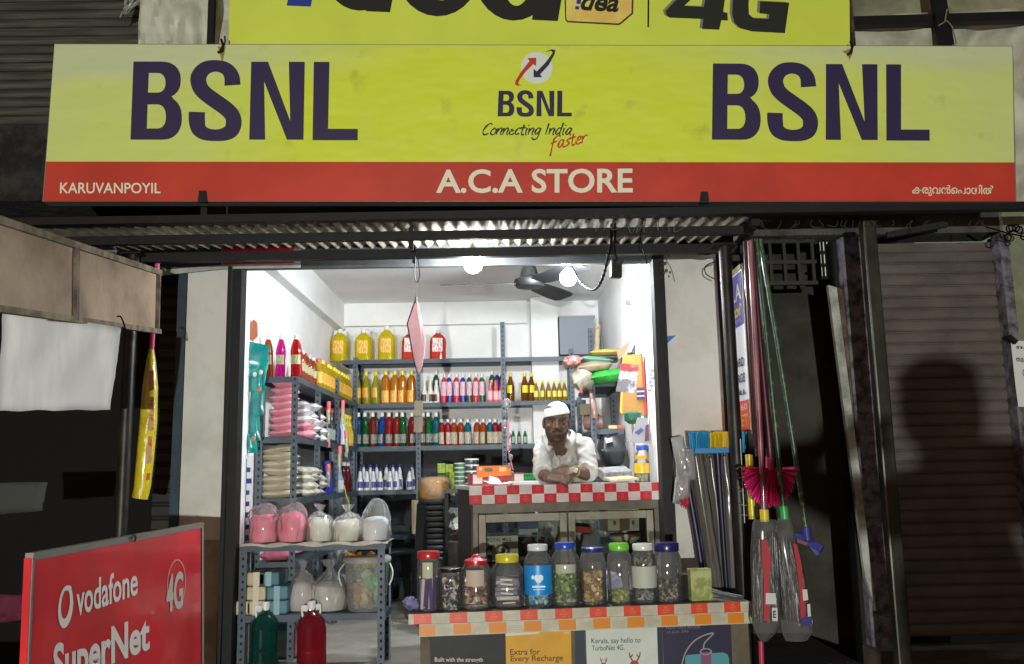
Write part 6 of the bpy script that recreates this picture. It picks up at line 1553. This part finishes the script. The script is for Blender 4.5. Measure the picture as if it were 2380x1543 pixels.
flat('white_panel', [[(1174, 1449), (1326, 1444), (1326, 1461), (1257, 1464), (1253, 1471), (1248, 1473), (1175, 1478)]], pq, .0052, M('poster_offwhite', '#c3cabf', .5), r)
letters('lettering', 'Extra for', [(1185, 1508), (1255, 1507), (1255, 1521), (1185, 1522)], pq, .0056, MATS['hole_brown'], r, bold=.01)
letters('lettering', 'Every Recharge', [(1186, 1524), (1308, 1521), (1308, 1540), (1186, 1541)], pq, .0056, MATS['hole_brown'], r, bold=.01)
letters('lettering', 'idea', [(1309, 1467), (1322, 1466), (1322, 1473), (1309, 1474)], pq, .0056, MATS['pale_yellow_ink'], r)
r = poster('poster', 'white poster reading Kerala, say hello to TurboNet 4G', [(1361, 1463), (1526, 1456), (1532, 1640), (1366, 1640)], M('poster_white', '#c6ccc2', .5, c2='#b9c0b6', ns=4, coat=.2))
letters('lettering', 'Kerala, say hello to', [(1374, 1483), (1488, 1481), (1488, 1497), (1374, 1499)], pq, .006, m_bk, r)
letters('lettering', 'TurboNet 4G.', [(1375, 1500), (1451, 1498), (1451, 1510), (1375, 1512)], pq, .006, m_bk, r)
m_deer = M('deer_brown', '#7a3a24', .5)
for x, y, s_ in ((1402, 1541, .8), (1474, 1536, 1.3)):
    for k, st in enumerate(([(x-3*s_, y), (x-8*s_, y-8*s_), (x-9*s_, y-15*s_)], [(x-7*s_, y-6*s_), (x-3*s_, y-12*s_)], [(x+4*s_, y), (x+9*s_, y-8*s_), (x+10*s_, y-16*s_)], [(x+8*s_, y-6*s_), (x+4*s_, y-12*s_)])):
        flat('antler_print', [stroke(st, 2.2*s_, 4)], pq, .006+.0002*k, m_deer, r)
    flat('deer_print', [ell(x, y+6*s_, 8*s_, 7*s_)], pq, .007, M('deer_red', '#a3402a', .5), r)
r = poster('poster', 'navy poster with a teal pouch and looped cord at the right', [(1540, 1448), (1697, 1438), (1706, 1640), (1547, 1640)], M('poster_navy', '#2a2742', .45, c2='#23202f', ns=3, coat=.3))
letters('lettering', 'Now roam abroad', [(1548, 1453), (1626, 1450), (1626, 1460), (1548, 1462)], pq, .006, M('dim_lilac_ink', '#6e6780', .5), r)
letters('lettering', 'at just 296', [(1549, 1465), (1600, 1463), (1600, 1472), (1549, 1474)], pq, .006, MATS['dim_lilac_ink'], r)
flat('cord_print', [stroke([(1583, 1550), (1592, 1518), (1610, 1492), (1634, 1477), (1657, 1471), (1648, 1482), (1637, 1494), (1634, 1508)], 3)], pq, .006, M('pale_grey_ink', '#8f8d94', .5), r)
flat('pouch_print', [[(1592, 1528), (1596, 1522), (1630, 1519), (1680, 1516), (1690, 1520), (1694, 1532), (1696, 1600), (1592, 1600)]], pq, .0056, M('teal_ink', '#4d8d98', .5), r)
flat('pouch_print', [[(1628, 1516), (1652, 1514), (1654, 1600), (1630, 1600)]], pq, .0060, M('plum_ink', '#7a4a62', .5), r)
flat('cord_print', [ell(1640, 1514, 14, 8), ell(1640, 1514, 11, 5.5)], pq, .0064, MATS['pale_grey_ink'], r)
for pts, nm in (([(1336, 1463), (1358, 1462), (1362, 1640), (1338, 1640)], 'between the yellow and the white poster'), ([(1528, 1456), (1538, 1455), (1544, 1640), (1534, 1640)], 'between the white and the navy poster')):
    poster('poster_strip', f'narrow dark blue poster strip {nm}', pts, M('strip_navy', '#1f2c3c', .5))

def tj(px, v=.075):
    p = at_plane(px, 1420, Q(0, v, 0), -qv); u_ = (p-Q0).dot(qu)
    return Q(u_, v, .0015), p.y/FPX
gj = 'sweet jars on the street side table'
JARS = [ # x, width, top, base, lid height, lid width, lid colour, neck, shoulder, label
 (996, 51, 1295, 1423, 16, 50, '#b02a30', .93, .04, 'tall straight jar with red lid at the left end of the table'),
 (1047, 49, 1332, 1422, 9, 48, '#16171a', .93, .04, 'short jar with black lid beside the tall red lidded jar'),
 (1107, 70, 1303, 1419, 24, 52, '#b3151f', .74, .14, 'round jar of lollipops with knobbed red lid'),
 (1180, 74, 1303, 1416, 17, 52, '#c3bd2c', .7, .16, 'jar of chocolate bars with yellow lid'),
 (1252, 64, 1280, 1413, 13, 45, '#cfd3d2', .7, .15, 'jar with white lid and big blue label'),
 (1316, 66, 1277, 1412, 14, 45, '#2746b0', .68, .15, 'jar of green sweets with bright blue lid'),
 (1380, 60, 1286, 1409, 11, 50, '#22306f', .85, .10, 'jar of golden sweets with dark blue lid'),
 (1443, 56, 1275, 1405, 15, 44, '#6fc832', .78, .12, 'nearly empty jar with lime green lid'),
 (1499, 57, 1277, 1404, 14, 46, '#d3d5d3', .8, .12, 'jar with white lid and blank white label'),
 (1555, 64, 1275, 1402, 19, 54, '#211c58', .8, .12, 'jar of brown sweets with purple blue lid at the right')]
for i, (px, wp, y0, y1, lh, lw, lc, nk, sh, lb) in enumerate(JARS):
    c, k = tj(px, .06+.5*wp*4/FPX); W, H = wp*k, (y1-y0)*k
    r = jar(c, W, H, lh*k, lw*k, lc, lb, gj, neck=nk, sh=sh, knob=(i == 2))
    ri = W/2*.93; cc = c+Vector((0, 0, .004))
    if i == 0:
        b = MB(); rnd = random.Random(5)
        for q in range(22):
            a = q*2.4; rr = ri*.8*math.sqrt((q+.5)/22)
            b.k = q % 3
            b.obox(cc+Vector((rr*math.cos(a), rr*math.sin(a), H*.26)), (.012, .006, H*.5*rnd.uniform(.9, 1.05)), (rnd.uniform(-.06, .06), rnd.uniform(-.06, .06), rnd.uniform(0, 3)))
        tag(b.build('chocolate_bars', [plain('#3a2250', .3, .4), plain('#4a3466', .3, .4), plain('#b9b2c4', .3)]), 'thin purple chocolate bars standing in the tall red lidded jar', 'sweets', kind='stuff')
        wrap_label(r, c, W, H*.55, H*.82, M('pale_label', '#b3b296', .6), -120, -62, .93, 'paper_slip')
    elif i == 1: heap('wrapped_sweets', 'black and gold wrapped sweets in the short black lidded jar', 'sweets', cc, ri, H*.72, 110, .017, [plain('#1b1a2a', .25, .5), plain('#2a2366', .25, .5), plain('#a99a4c', .2, .5), plain('#cfcabb', .2, .5)], 41)
    elif i == 2:
        heap('lollipops', 'brown and cream lollipops in the round jar', 'sweets', cc, ri, H*.5, 120, .02, [plain('#8d5a3e', .3, .4), plain('#b48e74', .3, .4), plain('#5f3a2a', .3, .4), plain('#d2c4b0', .4)], 42)
        wrap_label(r, c, W, H*.42, H*.72, M('cream_label', '#b9a898', .6), -130, -55, .94, 'paper_slip')
    elif i == 3:
        b = MB(); rnd = random.Random(8)
        for q in range(6):
            z = .015+q*H*.088
            b.k = 0; yy = -ri*.55
            b.obox(cc+Vector((rnd.uniform(-.006, .006), yy, z)), (ri*1.45, .02, H*.075), (rnd.uniform(-.1, .1), rnd.uniform(-.14, .14), rnd.uniform(-.1, .1)))
            b.obox(cc+Vector((0, .02, z)), (ri*1.5, .05, H*.08), (0, rnd.uniform(-.1, .1), rnd.uniform(-.2, .2)))
            b.k = 1; b.obox(cc+Vector((rnd.uniform(-.006, .006), yy-.0112, z)), (ri*.8, .001, H*.03), (0, rnd.uniform(-.1, .1), 0))
        tag(b.build('chocolate_bars', [plain('#3b2340', .25, .5), plain('#9c8d52', .3)]), 'purple wrapped chocolate bars stacked in the yellow lidded jar', 'sweets', kind='stuff')
    elif i == 4:
        heap('wrapped_sweets', 'blue and silver wrapped sweets in the blue labelled jar', 'sweets', cc, ri, H*.62, 100, .018, [plain('#2a7fa8', .2, .5), plain('#a9c9d2', .15, .5), plain('#57a9bd', .2, .5)], 43)
        wrap_label(r, c, W, H*.19, H*.67, M('bright_blue_label', '#1a86cf', .35, coat=.3))
        b = MB()
        for (a, z, rx, rz_) in ((-97, .47, .012, .014), (-82, .47, .012, .014), (-90, .43, .013, .012), (-112, .48, .008, .009)):
            b.ball(c+Vector((W/2*1.02*math.cos(R(a)), W/2*1.02*math.sin(R(a)), H*z)), (rx, .001, rz_), 7)
        for z, w_ in ((.33, .056), (.285, .05)):
            b.obox(c+Vector((0, -W/2*1.03, H*z)), (w_, .001, .008 if z > .3 else .003))
        b.build('label_print', plain('#c5dcea'), r)
    elif i == 5:
        heap('wrapped_sweets', 'green wrapped sweets filling the bright blue lidded jar', 'sweets', cc, ri, H*.56, 150, .02, [plain('#5f7a42', .3, .4), plain('#7f9a58', .3, .4), plain('#3f5a2c', .3, .4), plain('#a9bd4a', .2, .5)], 44)
        wrap_label(r, c, W, H*.52, H*.66, M('pale_green_label', '#a9ad98', .6), -135, -45, .96, 'paper_slip')
    elif i == 6: heap('wrapped_sweets', 'golden wrapped sweets in the dark blue lidded jar', 'sweets', cc, ri, H*.55, 110, .022, [plain('#b5935c', .25, .5), plain('#c9ab74', .25, .5), plain('#8a6a3c', .3, .4)], 45)
    elif i == 7: heap('wrapped_sweets', 'few yellow green sweets at the bottom of the lime lidded jar', 'sweets', cc, ri, H*.18, 40, .02, [plain('#8f9440', .3, .4), plain('#a9a34c', .3, .4), plain('#6f7a3a', .3, .4)], 46)
    elif i == 8:
        heap('wrapped_sweets', 'dark silver sweets in the jar with the blank label', 'sweets', cc, ri, H*.72, 150, .017, [plain('#2c2d2c', .25, .5), plain('#5f6662', .2, .5), plain('#8d918c', .15, .5)], 47)
        wrap_label(r, c, W, H*.25, H*.62, M('blank_label', '#aeb3a6', .6))
    elif i == 9: heap('wrapped_sweets', 'small brown and silver sweets in the purple blue lidded jar', 'sweets', cc, ri, H*.34, 120, .015, [plain('#4a3f30', .25, .5), plain('#7a6f5a', .2, .5), plain('#2c2a26', .3, .4), plain('#a39c88', .15, .5)], 48)
b = MB()
c, k = tj(957, .12)
tag(MB().pillow(c+Vector((0, 0, .024)), (.075, .07, .045), .3, .3, 8, seed=61, wob=.6).build('foil_packet', M('lilac_foil', '#7f80a8', .25, c2='#4a4a78', ns=20, coat=.6), smooth=True), 'crumpled lilac foil packet at the left end of the table', 'packet')
c, k = tj(1413, .2)
tag(MB().pillow(c+Vector((0, 0, .06)), (.13, .09, .11), .2, .2, 8, seed=62, wob=.6).build('foil_packet', M('silver_blue_foil', '#9a9cae', .25, c2='#5c6088', ns=18, coat=.6), smooth=True), 'silver blue packet behind the lime lidded jar', 'packet')
c, k = tj(1632, .06)
r = thing('tea_carton', 'small green and yellow carton at the right end of the table', 'carton', c)
MB().obox(c+Vector((0, .03, 70*k/2)), (49*k, .05, 70*k), (0, 0, aq)).build('carton', M('green_yellow_card', '#7f8f4a', .5, c2='#a9a86a', ns=22, lo=.45, hi=.55), r, bevel=.002)
MB().obox(c+Vector((0, .004, 58*k)), (47*k, .004, 14*k), (0, 0, aq)).build('flap', M('pale_lime_card', '#a8ac7c', .5), r)
c, k = tj(1598, .1)
tag(MB().obox(c+Vector((0, .04, .055)), (.06, .07, .11), (0, 0, aq+.1)).build('black_box', m_holder, bevel=.004), 'black box behind the green and yellow carton', 'box')
r = thing('iron_rods', 'two grey rods lying across the right end of the table', 'rods', Q(QL-.12, .2, 0))
for k_, (a, c_) in enumerate((((QL-.16, .44), (QL-.02, .05)), ((QL-.20, .40), (QL-.05, .03)))):
    MB().tube([Q(a[0], a[1], .02+.01*k_), Q(c_[0], c_[1], .012)], .009, 8).build('rod', M('worn_iron', '#6b6a66', .45, .6), r, smooth=True)
tag(MB().obox(Q(QL-.12, .26, .008), (.16, .2, .012), (0, 0, aq)).build('paper_pad', M('dull_paper', '#77736a', .8)), 'dull paper pad under the grey rods', 'paper')

# ------------------------------------------------------------------ brooms and brushes at the right
YH = 3.86
def stick(b, pts, r_, Y=YH, n=10): return b.tube([at(x, y, Y if len(p_) == 2 else p_[2]) for p_ in pts for x, y in [p_[:2]]], r_, n)
m_wrap = clear('wrinkled_sleeve', (.85, .85, .85, 1), .2, .14, .05)
m_bris = M('black_bristle', '#161514', .5, c2='#77756f', ns=150, lo=.5, hi=.75, stretch=(1, 1, .25), bump=.8, bs=130)
def wrapped_broom(label, top, neck0, neck1, neck_c, stick_m, outline, band_x, seed):
    r = thing('wrapped_broom', label, 'broom', at(neck1[0], neck1[1], YH), 0, 'brooms wrapped in clear plastic')
    b = MB(); stick(b, [top, neck0], .011); b.build('stick', stick_m, r, smooth=True)
    b = MB(); stick(b, [neck0, neck1], .019, n=12); b.build('neck_cap', plain(neck_c, .4), r, smooth=True)
    k = PM(YH); b = MB()
    P = [at(x, y, YH) for x, y, w_ in outline]
    n = 16; vs = []; rnd = random.Random(seed)
    for (x, y, w_), p in zip(outline, P):
        for i in range(n):
            a = 2*math.pi*i/n; j = 1+rnd.uniform(-.05, .05)
            j *= 1+.05*noise.noise(Vector((a*2, y*.06, seed)));
            vs.append(p+Vector((w_*k/2*math.cos(a)*j*1.04, w_*k/2*.68*math.sin(a)*j, 0)))
    m_ = len(outline)
    fs = [(i*n+q, i*n+(q+1) % n, (i+1)*n+(q+1) % n, (i+1)*n+q) for i in range(m_-1) for q in range(n)]
    b.add(vs, fs+[tuple(range(n)), tuple(range((m_-1)*n, m_*n))]).build('plastic_sleeve', m_wrap, r, smooth=True)
    b = MB(); q0, q1 = outline[2], outline[-3]
    ins = [(x, y, w_*.90) for x, y, w_ in outline[2:-2]]
    vs = []
    for x, y, w_ in ins:
        p = at(x, y, YH)
        for i in range(n):
            a = 2*math.pi*i/n; vs.append(p+Vector((w_*k/2*math.cos(a), w_*k/2*.6*math.sin(a), 0)))
    m_ = len(ins); fs = [(i*n+q, i*n+(q+1) % n, (i+1)*n+(q+1) % n, (i+1)*n+q) for i in range(m_-1) for q in range(n)]
    b.add(vs, fs+[tuple(range(n)), tuple(range((m_-1)*n, m_*n))]).build('bristles', m_bris, r, smooth=True)
    rnd = random.Random(seed+50); vs = []; fs = []; mi = []; top, bot = ins[1], ins[-1]
    b = MB()
    for q in range(330):
        a = rnd.uniform(math.pi*1.0, math.pi*2.0); t0 = rnd.uniform(0, .75); t1 = min(1, t0+rnd.uniform(.2, .55)); P2 = []
        for t in (t0, (t0+t1)/2, t1):
            f = t*(len(ins)-1); i_ = min(int(f), len(ins)-2); g = f-i_
            x_, y_, w_ = [ins[i_][c2]*(1-g)+ins[i_+1][c2]*g for c2 in (0, 1, 2)]
            jit = rnd.uniform(.98, 1.06); da = rnd.uniform(-.12, .12)
            P2.append(at(x_, y_, YH)+Vector((w_*k/2*math.cos(a+da)*jit, w_*k/2*.6*math.sin(a+da)*jit, 0)))
        s_ = Vector((rnd.uniform(.4, 1), rnd.uniform(-.5, .5), 0)).normalized()*rnd.uniform(.0008, .0016)
        b.k = rnd.choice((0, 0, 0, 1, 1, 2))
        b.add([P2[0]-s_, P2[0]+s_, P2[1]+s_, P2[2]+s_*.5, P2[2]-s_*.5, P2[1]-s_], [(0, 1, 2, 5), (5, 2, 3, 4)])
    b.build('strands', [plain('#121110', .35), plain('#3a3733', .35), plain('#8d8a84', .3)], r)
    pb2 = PY(YH-.056)
    flat('red_band', [band_x], pb2, 0, M('band_red', '#9c1f2a', .4, coat=.4), r)
    return r, pb2
m_pst = M('dusty_pink_stick', '#6f3342', .35, c2='#9c6a70', ns=12, coat=.4, stretch=(1, 1, .3)); m_gst = M('speckled_green_stick', '#1c3d26', .4, c2='#5c6c58', ns=40, lo=.52, hi=.66, coat=.2)
r, pb2 = wrapped_broom('plastic wrapped black broom with yellow neck, left of the hanging pair', (1742, 560), (1775, 1184), (1777, 1212), '#cdb71c', m_pst,
    [(1777, 1207, 46), (1777, 1216, 56), (1777, 1236, 56), (1777, 1290, 62), (1779, 1350, 64), (1781, 1410, 63), (1781, 1445, 60), (1780, 1470, 46), (1775, 1490, 14)], [(1768, 1254), (1782, 1254), (1792, 1300), (1788, 1340), (1788, 1440), (1774, 1444), (1774, 1340), (1770, 1300)], 3)
flat('white_label', [[(1779, 1378), (1802, 1378), (1803, 1404), (1779, 1404)]], pb2, .002, plain('#b9bab6'), r)
flat('white_label', [[(1793, 1412), (1806, 1412), (1807, 1443), (1794, 1443)]], pb2, .002, plain('#b9bab6'), r)
letters('lettering', 'E', [(1796, 1419), (1803, 1419), (1803, 1436), (1796, 1436)], pb2, .003, m_bk, r, bold=.03)
r, pb2 = wrapped_broom('plastic wrapped black broom with green neck, right of the hanging pair', (1758, 556), (1820, 1176), (1823, 1206), '#2f9a4c', m_gst,
    [(1822, 1202, 26), (1822, 1216, 34), (1824, 1250, 48), (1832, 1300, 56), (1840, 1350, 60), (1847, 1400, 64), (1851, 1440, 70), (1852, 1468, 68), (1850, 1488, 46)], [(1842, 1262), (1852, 1266), (1862, 1310), (1870, 1390), (1872, 1436), (1860, 1438), (1856, 1360), (1850, 1310)], 4)
flat('white_label', [[(1864, 1370), (1875, 1369), (1878, 1394), (1866, 1396)]], pb2, .002, plain('#b9bab6'), r)
flat('white_label', [[(1875, 1404), (1882, 1403), (1884, 1432), (1877, 1433)]], pb2, .002, plain('#b9bab6'), r)
flat('navy_band', [[(1862, 1436), (1886, 1425), (1886, 1450), (1862, 1458)]], pb2, .001, MATS['sign_navy'], r)
r = thing('floor_squeegee', 'long green stick with blue squeegee head hanging right of the wrapped brooms', 'squeegee', at(1880, 1250, 3.95))
b = MB(); stick(b, [(1766, 556), (1800, 760), (1840, 1010), (1873, 1228)], .011, 3.95); b.build('stick', m_gst, r, smooth=True)
MB().tube([at(1872, 1224, 3.95), at(1876, 1256, 3.95)], .021, 10).bar(at(1850, 1246, 3.99), at(1910, 1276, 3.90), .03, .022).bar(at(1880, 1262, 3.94), at(1900, 1290, 3.93), .02, .012).build('head', M('deep_blue_plastic', '#2a2f7a', .4, coat=.3), r, bevel=.002)
MB().bar(at(1850, 1256, 3.97), at(1888, 1268, 3.93), .014, .014).build('rubber_strip', plain('#7a4a3a'), r)
for i, (a, c_, m_, lb) in enumerate((((1731, 562), (1764, 1060), M('wine_stick', '#3a0f1e', .4, c2='#4c1a2c', ns=10, coat=.2), 'wine red broom stick in clear film, leftmost of the hanging sticks'),
                                    ((1748, 556), (1790, 1062), MATS['wine_stick'], 'wine red broom stick in clear film behind the pink brush'))):
    r = thing('broom_stick', lb, 'stick', at(c_[0], c_[1], 3.90), 0, 'wine red sticks hanging from the awning')
    MB().tube([at(a[0], a[1], 3.90), at((a[0]+c_[0])/2-2, 800, 3.9), at(c_[0], c_[1], 3.90)], [.009, .013, .018], 10).build('stick', m_, r, smooth=True)
    MB().tube([at(a[0], a[1], 3.90), at((a[0]+c_[0])/2-2, 800, 3.9), at(c_[0], c_[1]-20, 3.90)], [.012, .018, .024], 10).build('film_sleeve', clear('glossy_sleeve', (.85, .8, .81, 1), .2, .1, .0), r, smooth=True)
# pink fan brush
r = thing('fan_brush', 'bright pink round fan brush hanging between the broom sticks', 'brush', at(1788, 1090, 3.90))
rnd = random.Random(4); b = MB(); org = at(1788, 1085, 3.92)
for i in range(420):
    a = rnd.uniform(R(-14), R(194)); L = rnd.uniform(.88, 1.05)
    ex, ez = 62*math.cos(a)*L, -86*math.sin(a)*L if math.sin(a) > 0 else 20*L*abs(math.sin(a))
    tip = at(1788+ex, 1090-ez*.98, 3.88+rnd.uniform(-.03, .05))
    root = org+Vector((.02*math.cos(a), rnd.uniform(-.012, .012), -.005))
    s_ = Vector((rnd.uniform(-1, 1), rnd.uniform(-1, 1), rnd.uniform(-1, 1))).normalized()*.0035
    b.k = i % 3
    b.add([root-s_, root+s_, tip+s_*1.3, tip-s_*1.3], [(0, 1, 2, 3)])
b.build('bristles', [plain('#c2185f', .4), plain('#d92b78', .4), plain('#a8123f', .4)], r)
MB().tube([at(1788, 1060, 3.92), at(1788, 1092, 3.92)], .017, 10).build('socket', plain('#c43a6b', .4), r, smooth=True)
tag(MB().tube([at(1768, 1490, 3.9), at(1773, 1640, 3.9)], .011, 10).build('broom_stick', plain('#a8304c', .35), smooth=True), 'pink stick end reaching down below the left wrapped broom', 'stick')
r = thing('yellow_wrapper', 'narrow yellow wrapped pack standing behind the pink fan brush', 'packet', at(1744, 1204, 4.15))
MB().tube([at(1740, 1056, 4.15), at(1744, 1130, 4.15), at(1748, 1206, 4.15)], [.018, .017, .016], 10).build('pack', M('yellow_foil', '#c9b51c', .3, coat=.5), r, smooth=True)
b = MB()
for y in (1085, 1110, 1140, 1172, 1195):
    b.tube([at(1716, y, 4.2), at(1762, y+6, 4.2)], .0025, 5)
tag(b.build('wire_rack', M('rack_wire', '#6f6f6c', .4, .5)), 'thin wire rack bars between pole and pink brush', 'wire rack') if False else tag(b.tube([at(1720, 1020, 4.2), at(1730, 1215, 4.2)], .003, 5).build('wire_rack', M('rack_wire', '#6f6f6c', .4, .5)), 'thin wire rack between the pole and the pink brush', 'wire rack')
# brooms standing behind the table
gs = 'brooms and rods standing in a bunch behind the table'
def standing(label, pts, rad, mat, Y=4.42, film=False):
    r = thing('broom', label, 'broom', at(pts[-1][0], pts[-1][1], Y), 0, gs)
    P = [at(x, y, Y) for x, y in pts]; rr = rad if isinstance(rad, list) else [rad]*len(P)
    MB().tube(P, [q*(.8 if film else 1) for q in rr], 10).build('stick', mat, r, smooth=True)
    if film:
        rnd = random.Random(len(label)); b = MB()
        for q in range(110):
            a = rnd.uniform(0, 6.28); f = rnd.uniform(.78, 1.0); L = []
            for p, ra in zip(P, rr): L.append(p+Vector((math.cos(a)*ra*f, math.sin(a)*ra*f*.8, rnd.uniform(-.02, .03)))+Vector((rnd.uniform(-.004, .004), 0, 0)))
            b.k = q % 3; s_ = Vector((rnd.uniform(.5, 1), rnd.uniform(-.6, .6), 0)).normalized()*.0018
            for u_, v_ in zip(L[:-1], L[1:]): b.add([u_-s_, u_+s_, v_+s_, v_-s_], [(0, 1, 2, 3)])
        b.build('straws', [mat, plain('#2a2723', .6), plain('#6b6252', .5)], r)
        vs = []; n = 18; M_ = 14
        for i in range(M_):
            t = i/(M_-1)*(len(P)-1); i_ = min(int(t), len(P)-2); g = t-i_; c_ = P[i_].lerp(P[i_+1], g); ra = rr[i_]*(1-g)+rr[i_+1]*g
            for k_ in range(n):
                a = 6.283*k_/n; j = 1.16+.16*noise.noise(Vector((a*2.5, i*.9, len(label))))
                vs.append(c_+Vector((math.cos(a)*ra*j, math.sin(a)*ra*j*.85, 0)))
        MB().add(vs, [(i*n+q, i*n+(q+1) % n, (i+1)*n+(q+1) % n, (i+1)*n+q) for i in range(M_-1) for q in range(n)]).build('film_sleeve', m_wrap, r, smooth=True)
    return r
standing('dark blue rod at the left of the standing bunch', [(1596, 1110), (1622, 1260), (1642, 1400)], .014, M('navy_rod', '#14153a', .4))
standing('brown broom in wrinkled film in the standing bunch', [(1618, 1060), (1638, 1200), (1660, 1340), (1668, 1400)], [.03, .032, .03, .024], M('brown_grass', '#5a5042', .7, c2='#3d352b', ns=40, stretch=(1, 1, .2), bump=.4), film=True)
standing('dark broom in film in the middle of the standing bunch', [(1650, 1064), (1668, 1200), (1680, 1400)], [.026, .028, .024], M('black_grass', '#242321', .6, c2='#3c3a35', ns=40, stretch=(1, 1, .2)), 4.46, True)
standing('grey wrapped broom nearest the black pole', [(1684, 1060), (1697, 1200), (1706, 1400)], [.034, .036, .03], M('grey_grass', '#2c2d30', .5, c2='#1a1b1d', ns=30, stretch=(1, 1, .2)), 4.44, True)
standing('dark film wrapped broom left of the push broom stick', [(1632, 1062), (1650, 1200), (1664, 1400)], [.024, .026, .024], M('soot_grass', '#1b1a18', .6, c2='#302d28', ns=40, stretch=(1, 1, .2)), 4.50, True)
standing('dark film wrapped broom hidden behind the push broom stick', [(1668, 1062), (1684, 1200), (1694, 1400)], [.026, .028, .026], MATS['soot_grass'], 4.52, True)
standing('dark film wrapped broom half behind the black pole', [(1706, 1066), (1716, 1200), (1722, 1400)], [.026, .028, .026], MATS['soot_grass'], 4.50, True)
r = thing('push_broom', 'push broom with blue and yellow bristles standing upside down by the black pole', 'broom', at(1670, 1050, 4.38), 0, gs)
rnd = random.Random(9); b = MB()
for i in range(520):
    t = rnd.random(); x = 1604+128*t; Y = 4.38+rnd.uniform(-.03, .03)
    tx_ = 1668+(x-1668)*1.06; b.k = 0 if (t < .36 or t > .86) else 1
    p0_, p1_ = at(x, 1043, Y), at(tx_+rnd.uniform(-2, 2), 1003+rnd.uniform(-1, 3), Y+(Y-4.38)*.6)
    s_ = Vector((rnd.uniform(-1, 1), rnd.uniform(-1, 1), 0)).normalized()*.0022
    b.add([p0_-s_, p0_+s_, p1_+s_, p1_-s_], [(0, 1, 2, 3)])
b.build('bristles', [plain('#1f86b4', .5), plain('#c9aa1a', .5)], r)
MB().bar(at(1612, 1048, 4.38), at(1727, 1045, 4.38), .03, .06).build('block', plain('#2377ae', .4), r, bevel=.004)
MB().tube([at(1666, 1048, 4.38), at(1668, 1075, 4.38), at(1690, 1390, 4.42)], [.02, .014, .012], 10).build('stick', M('navy_rod2', '#15162f', .4), r, smooth=True)
o = MB()
for i, (x, y, w_, h_) in enumerate(((1582, 1060, 30, 90), (1596, 1080, 40, 70), (1588, 1120, 34, 80), (1574, 1140, 16, 60))):
    pb3 = MB().pillow((0, 0, 0), (w_*PM(4.4), h_*PM(4.4), .05), 0, 0, 7, seed=170+i, wob=.8); e = Euler((R(90), .1*i-.15, 0)).to_matrix(); c_ = at(x, y, 4.40+.01*i)
    o.add([c_+e @ p for p in pb3.v], pb3.f)
tag(o.build('plastic_bag', clear('crumpled_bag', (.82, .86, .83, 1), .5, .14, .3), smooth=True), 'crumpled clear plastic bags hanging by the right shutter guide', 'bag')
r = thing('red_brush', 'small red brush tip poking out below the clear plastic bags', 'brush', at(1594, 1165, 4.42))
b = MB(); rnd = random.Random(3)
for i in range(80):
    p0_ = at(1592+rnd.uniform(-6, 6), 1140+rnd.uniform(-4, 30), 4.42); p1_ = p0_+Vector((rnd.uniform(-.018, .012), rnd.uniform(-.02, .01), -.03))
    s_ = Vector((rnd.uniform(-1, 1), rnd.uniform(-1, 1), 0)).normalized()*.002
    b.add([p0_-s_, p0_+s_, p1_+s_, p1_-s_], [(0, 1, 2, 3)])
b.tube([at(1590, 1130, 4.42), at(1598, 1170, 4.42)], .012, 8)
b.build('bristles', plain('#b0243a', .5), r)

# small fittings on the right wall of the shop and over the brown shutter
def wallpx(px, py): return at_plane(px, py, Vector((XR-.006, YF+.02, 1)), Vector((-1, -.017, 0)).normalized())
r = thing('wall_calendar', 'small white and blue calendar sheet high on the bright right wall', 'calendar', wallpx(1486, 640))
MB().prism([wallpx(x, y) for x, y in ((1478, 618), (1494, 610), (1495, 668), (1480, 672))], (.002, 0, 0)).build('sheet', plain('#c9cdd4', .6), r)
MB().prism([wallpx(x, y)-Vector((.002, 0, 0)) for x, y in ((1481, 632), (1492, 626), (1492, 650), (1482, 654))], (.001, 0, 0)).build('blue_print', M('calendar_blue', '#5f7fb4', .6), r)
r = thing('socket_plate', 'small grey socket plate on the right wall below the calendar', 'socket', wallpx(1463, 702))
MB().prism([wallpx(x, y) for x, y in ((1458, 698), (1469, 697), (1469, 707), (1458, 708))], (-.012, 0, 0)).build('plate', plain('#8d8e90', .5), r, bevel=.002)
tag(MB().bar(at(2060, 547, 4.5), at(2200, 521, 4.45), .03, .03).build('dark_rod', m_black), 'short dark rod wedged above the brown shutter beside the square pole', 'rod')
b = MB()
for i in range(7):
    x, y = 2338+i*8+random.uniform(-4, 4), 536+random.uniform(-8, 16)
    b.tube([at(x+8*math.cos(q*.6), y+8*math.sin(q*.6), 4.3) for q in range(12)], .004, 5)
b.tube([at(2290, 527, 4.3), at(2335, 540, 4.3), at(2390, 552, 4.3)], .004, 5)
tag(b.build('cable_coil', m_cable), 'coiled black cable hanging under the beam at the far right', 'cable')
b = MB(); rnd = random.Random(12)
for i in range(26):
    x = rnd.uniform(1750, 2330); y = 512
    b.tube(cat_rom([at(x, y, 4.0), at(x+rnd.uniform(-12, 12), y+rnd.uniform(6, 16), 4.02), at(x+rnd.uniform(-25, 25), y+rnd.uniform(10, 30), 4.03)], 4), .0014, 4)
tag(b.build('dry_straw', M('dusty_straw', '#3a382f', 1)), 'dusty straw and cobweb threads hanging under the right end of the beam', 'straw', kind='stuff')
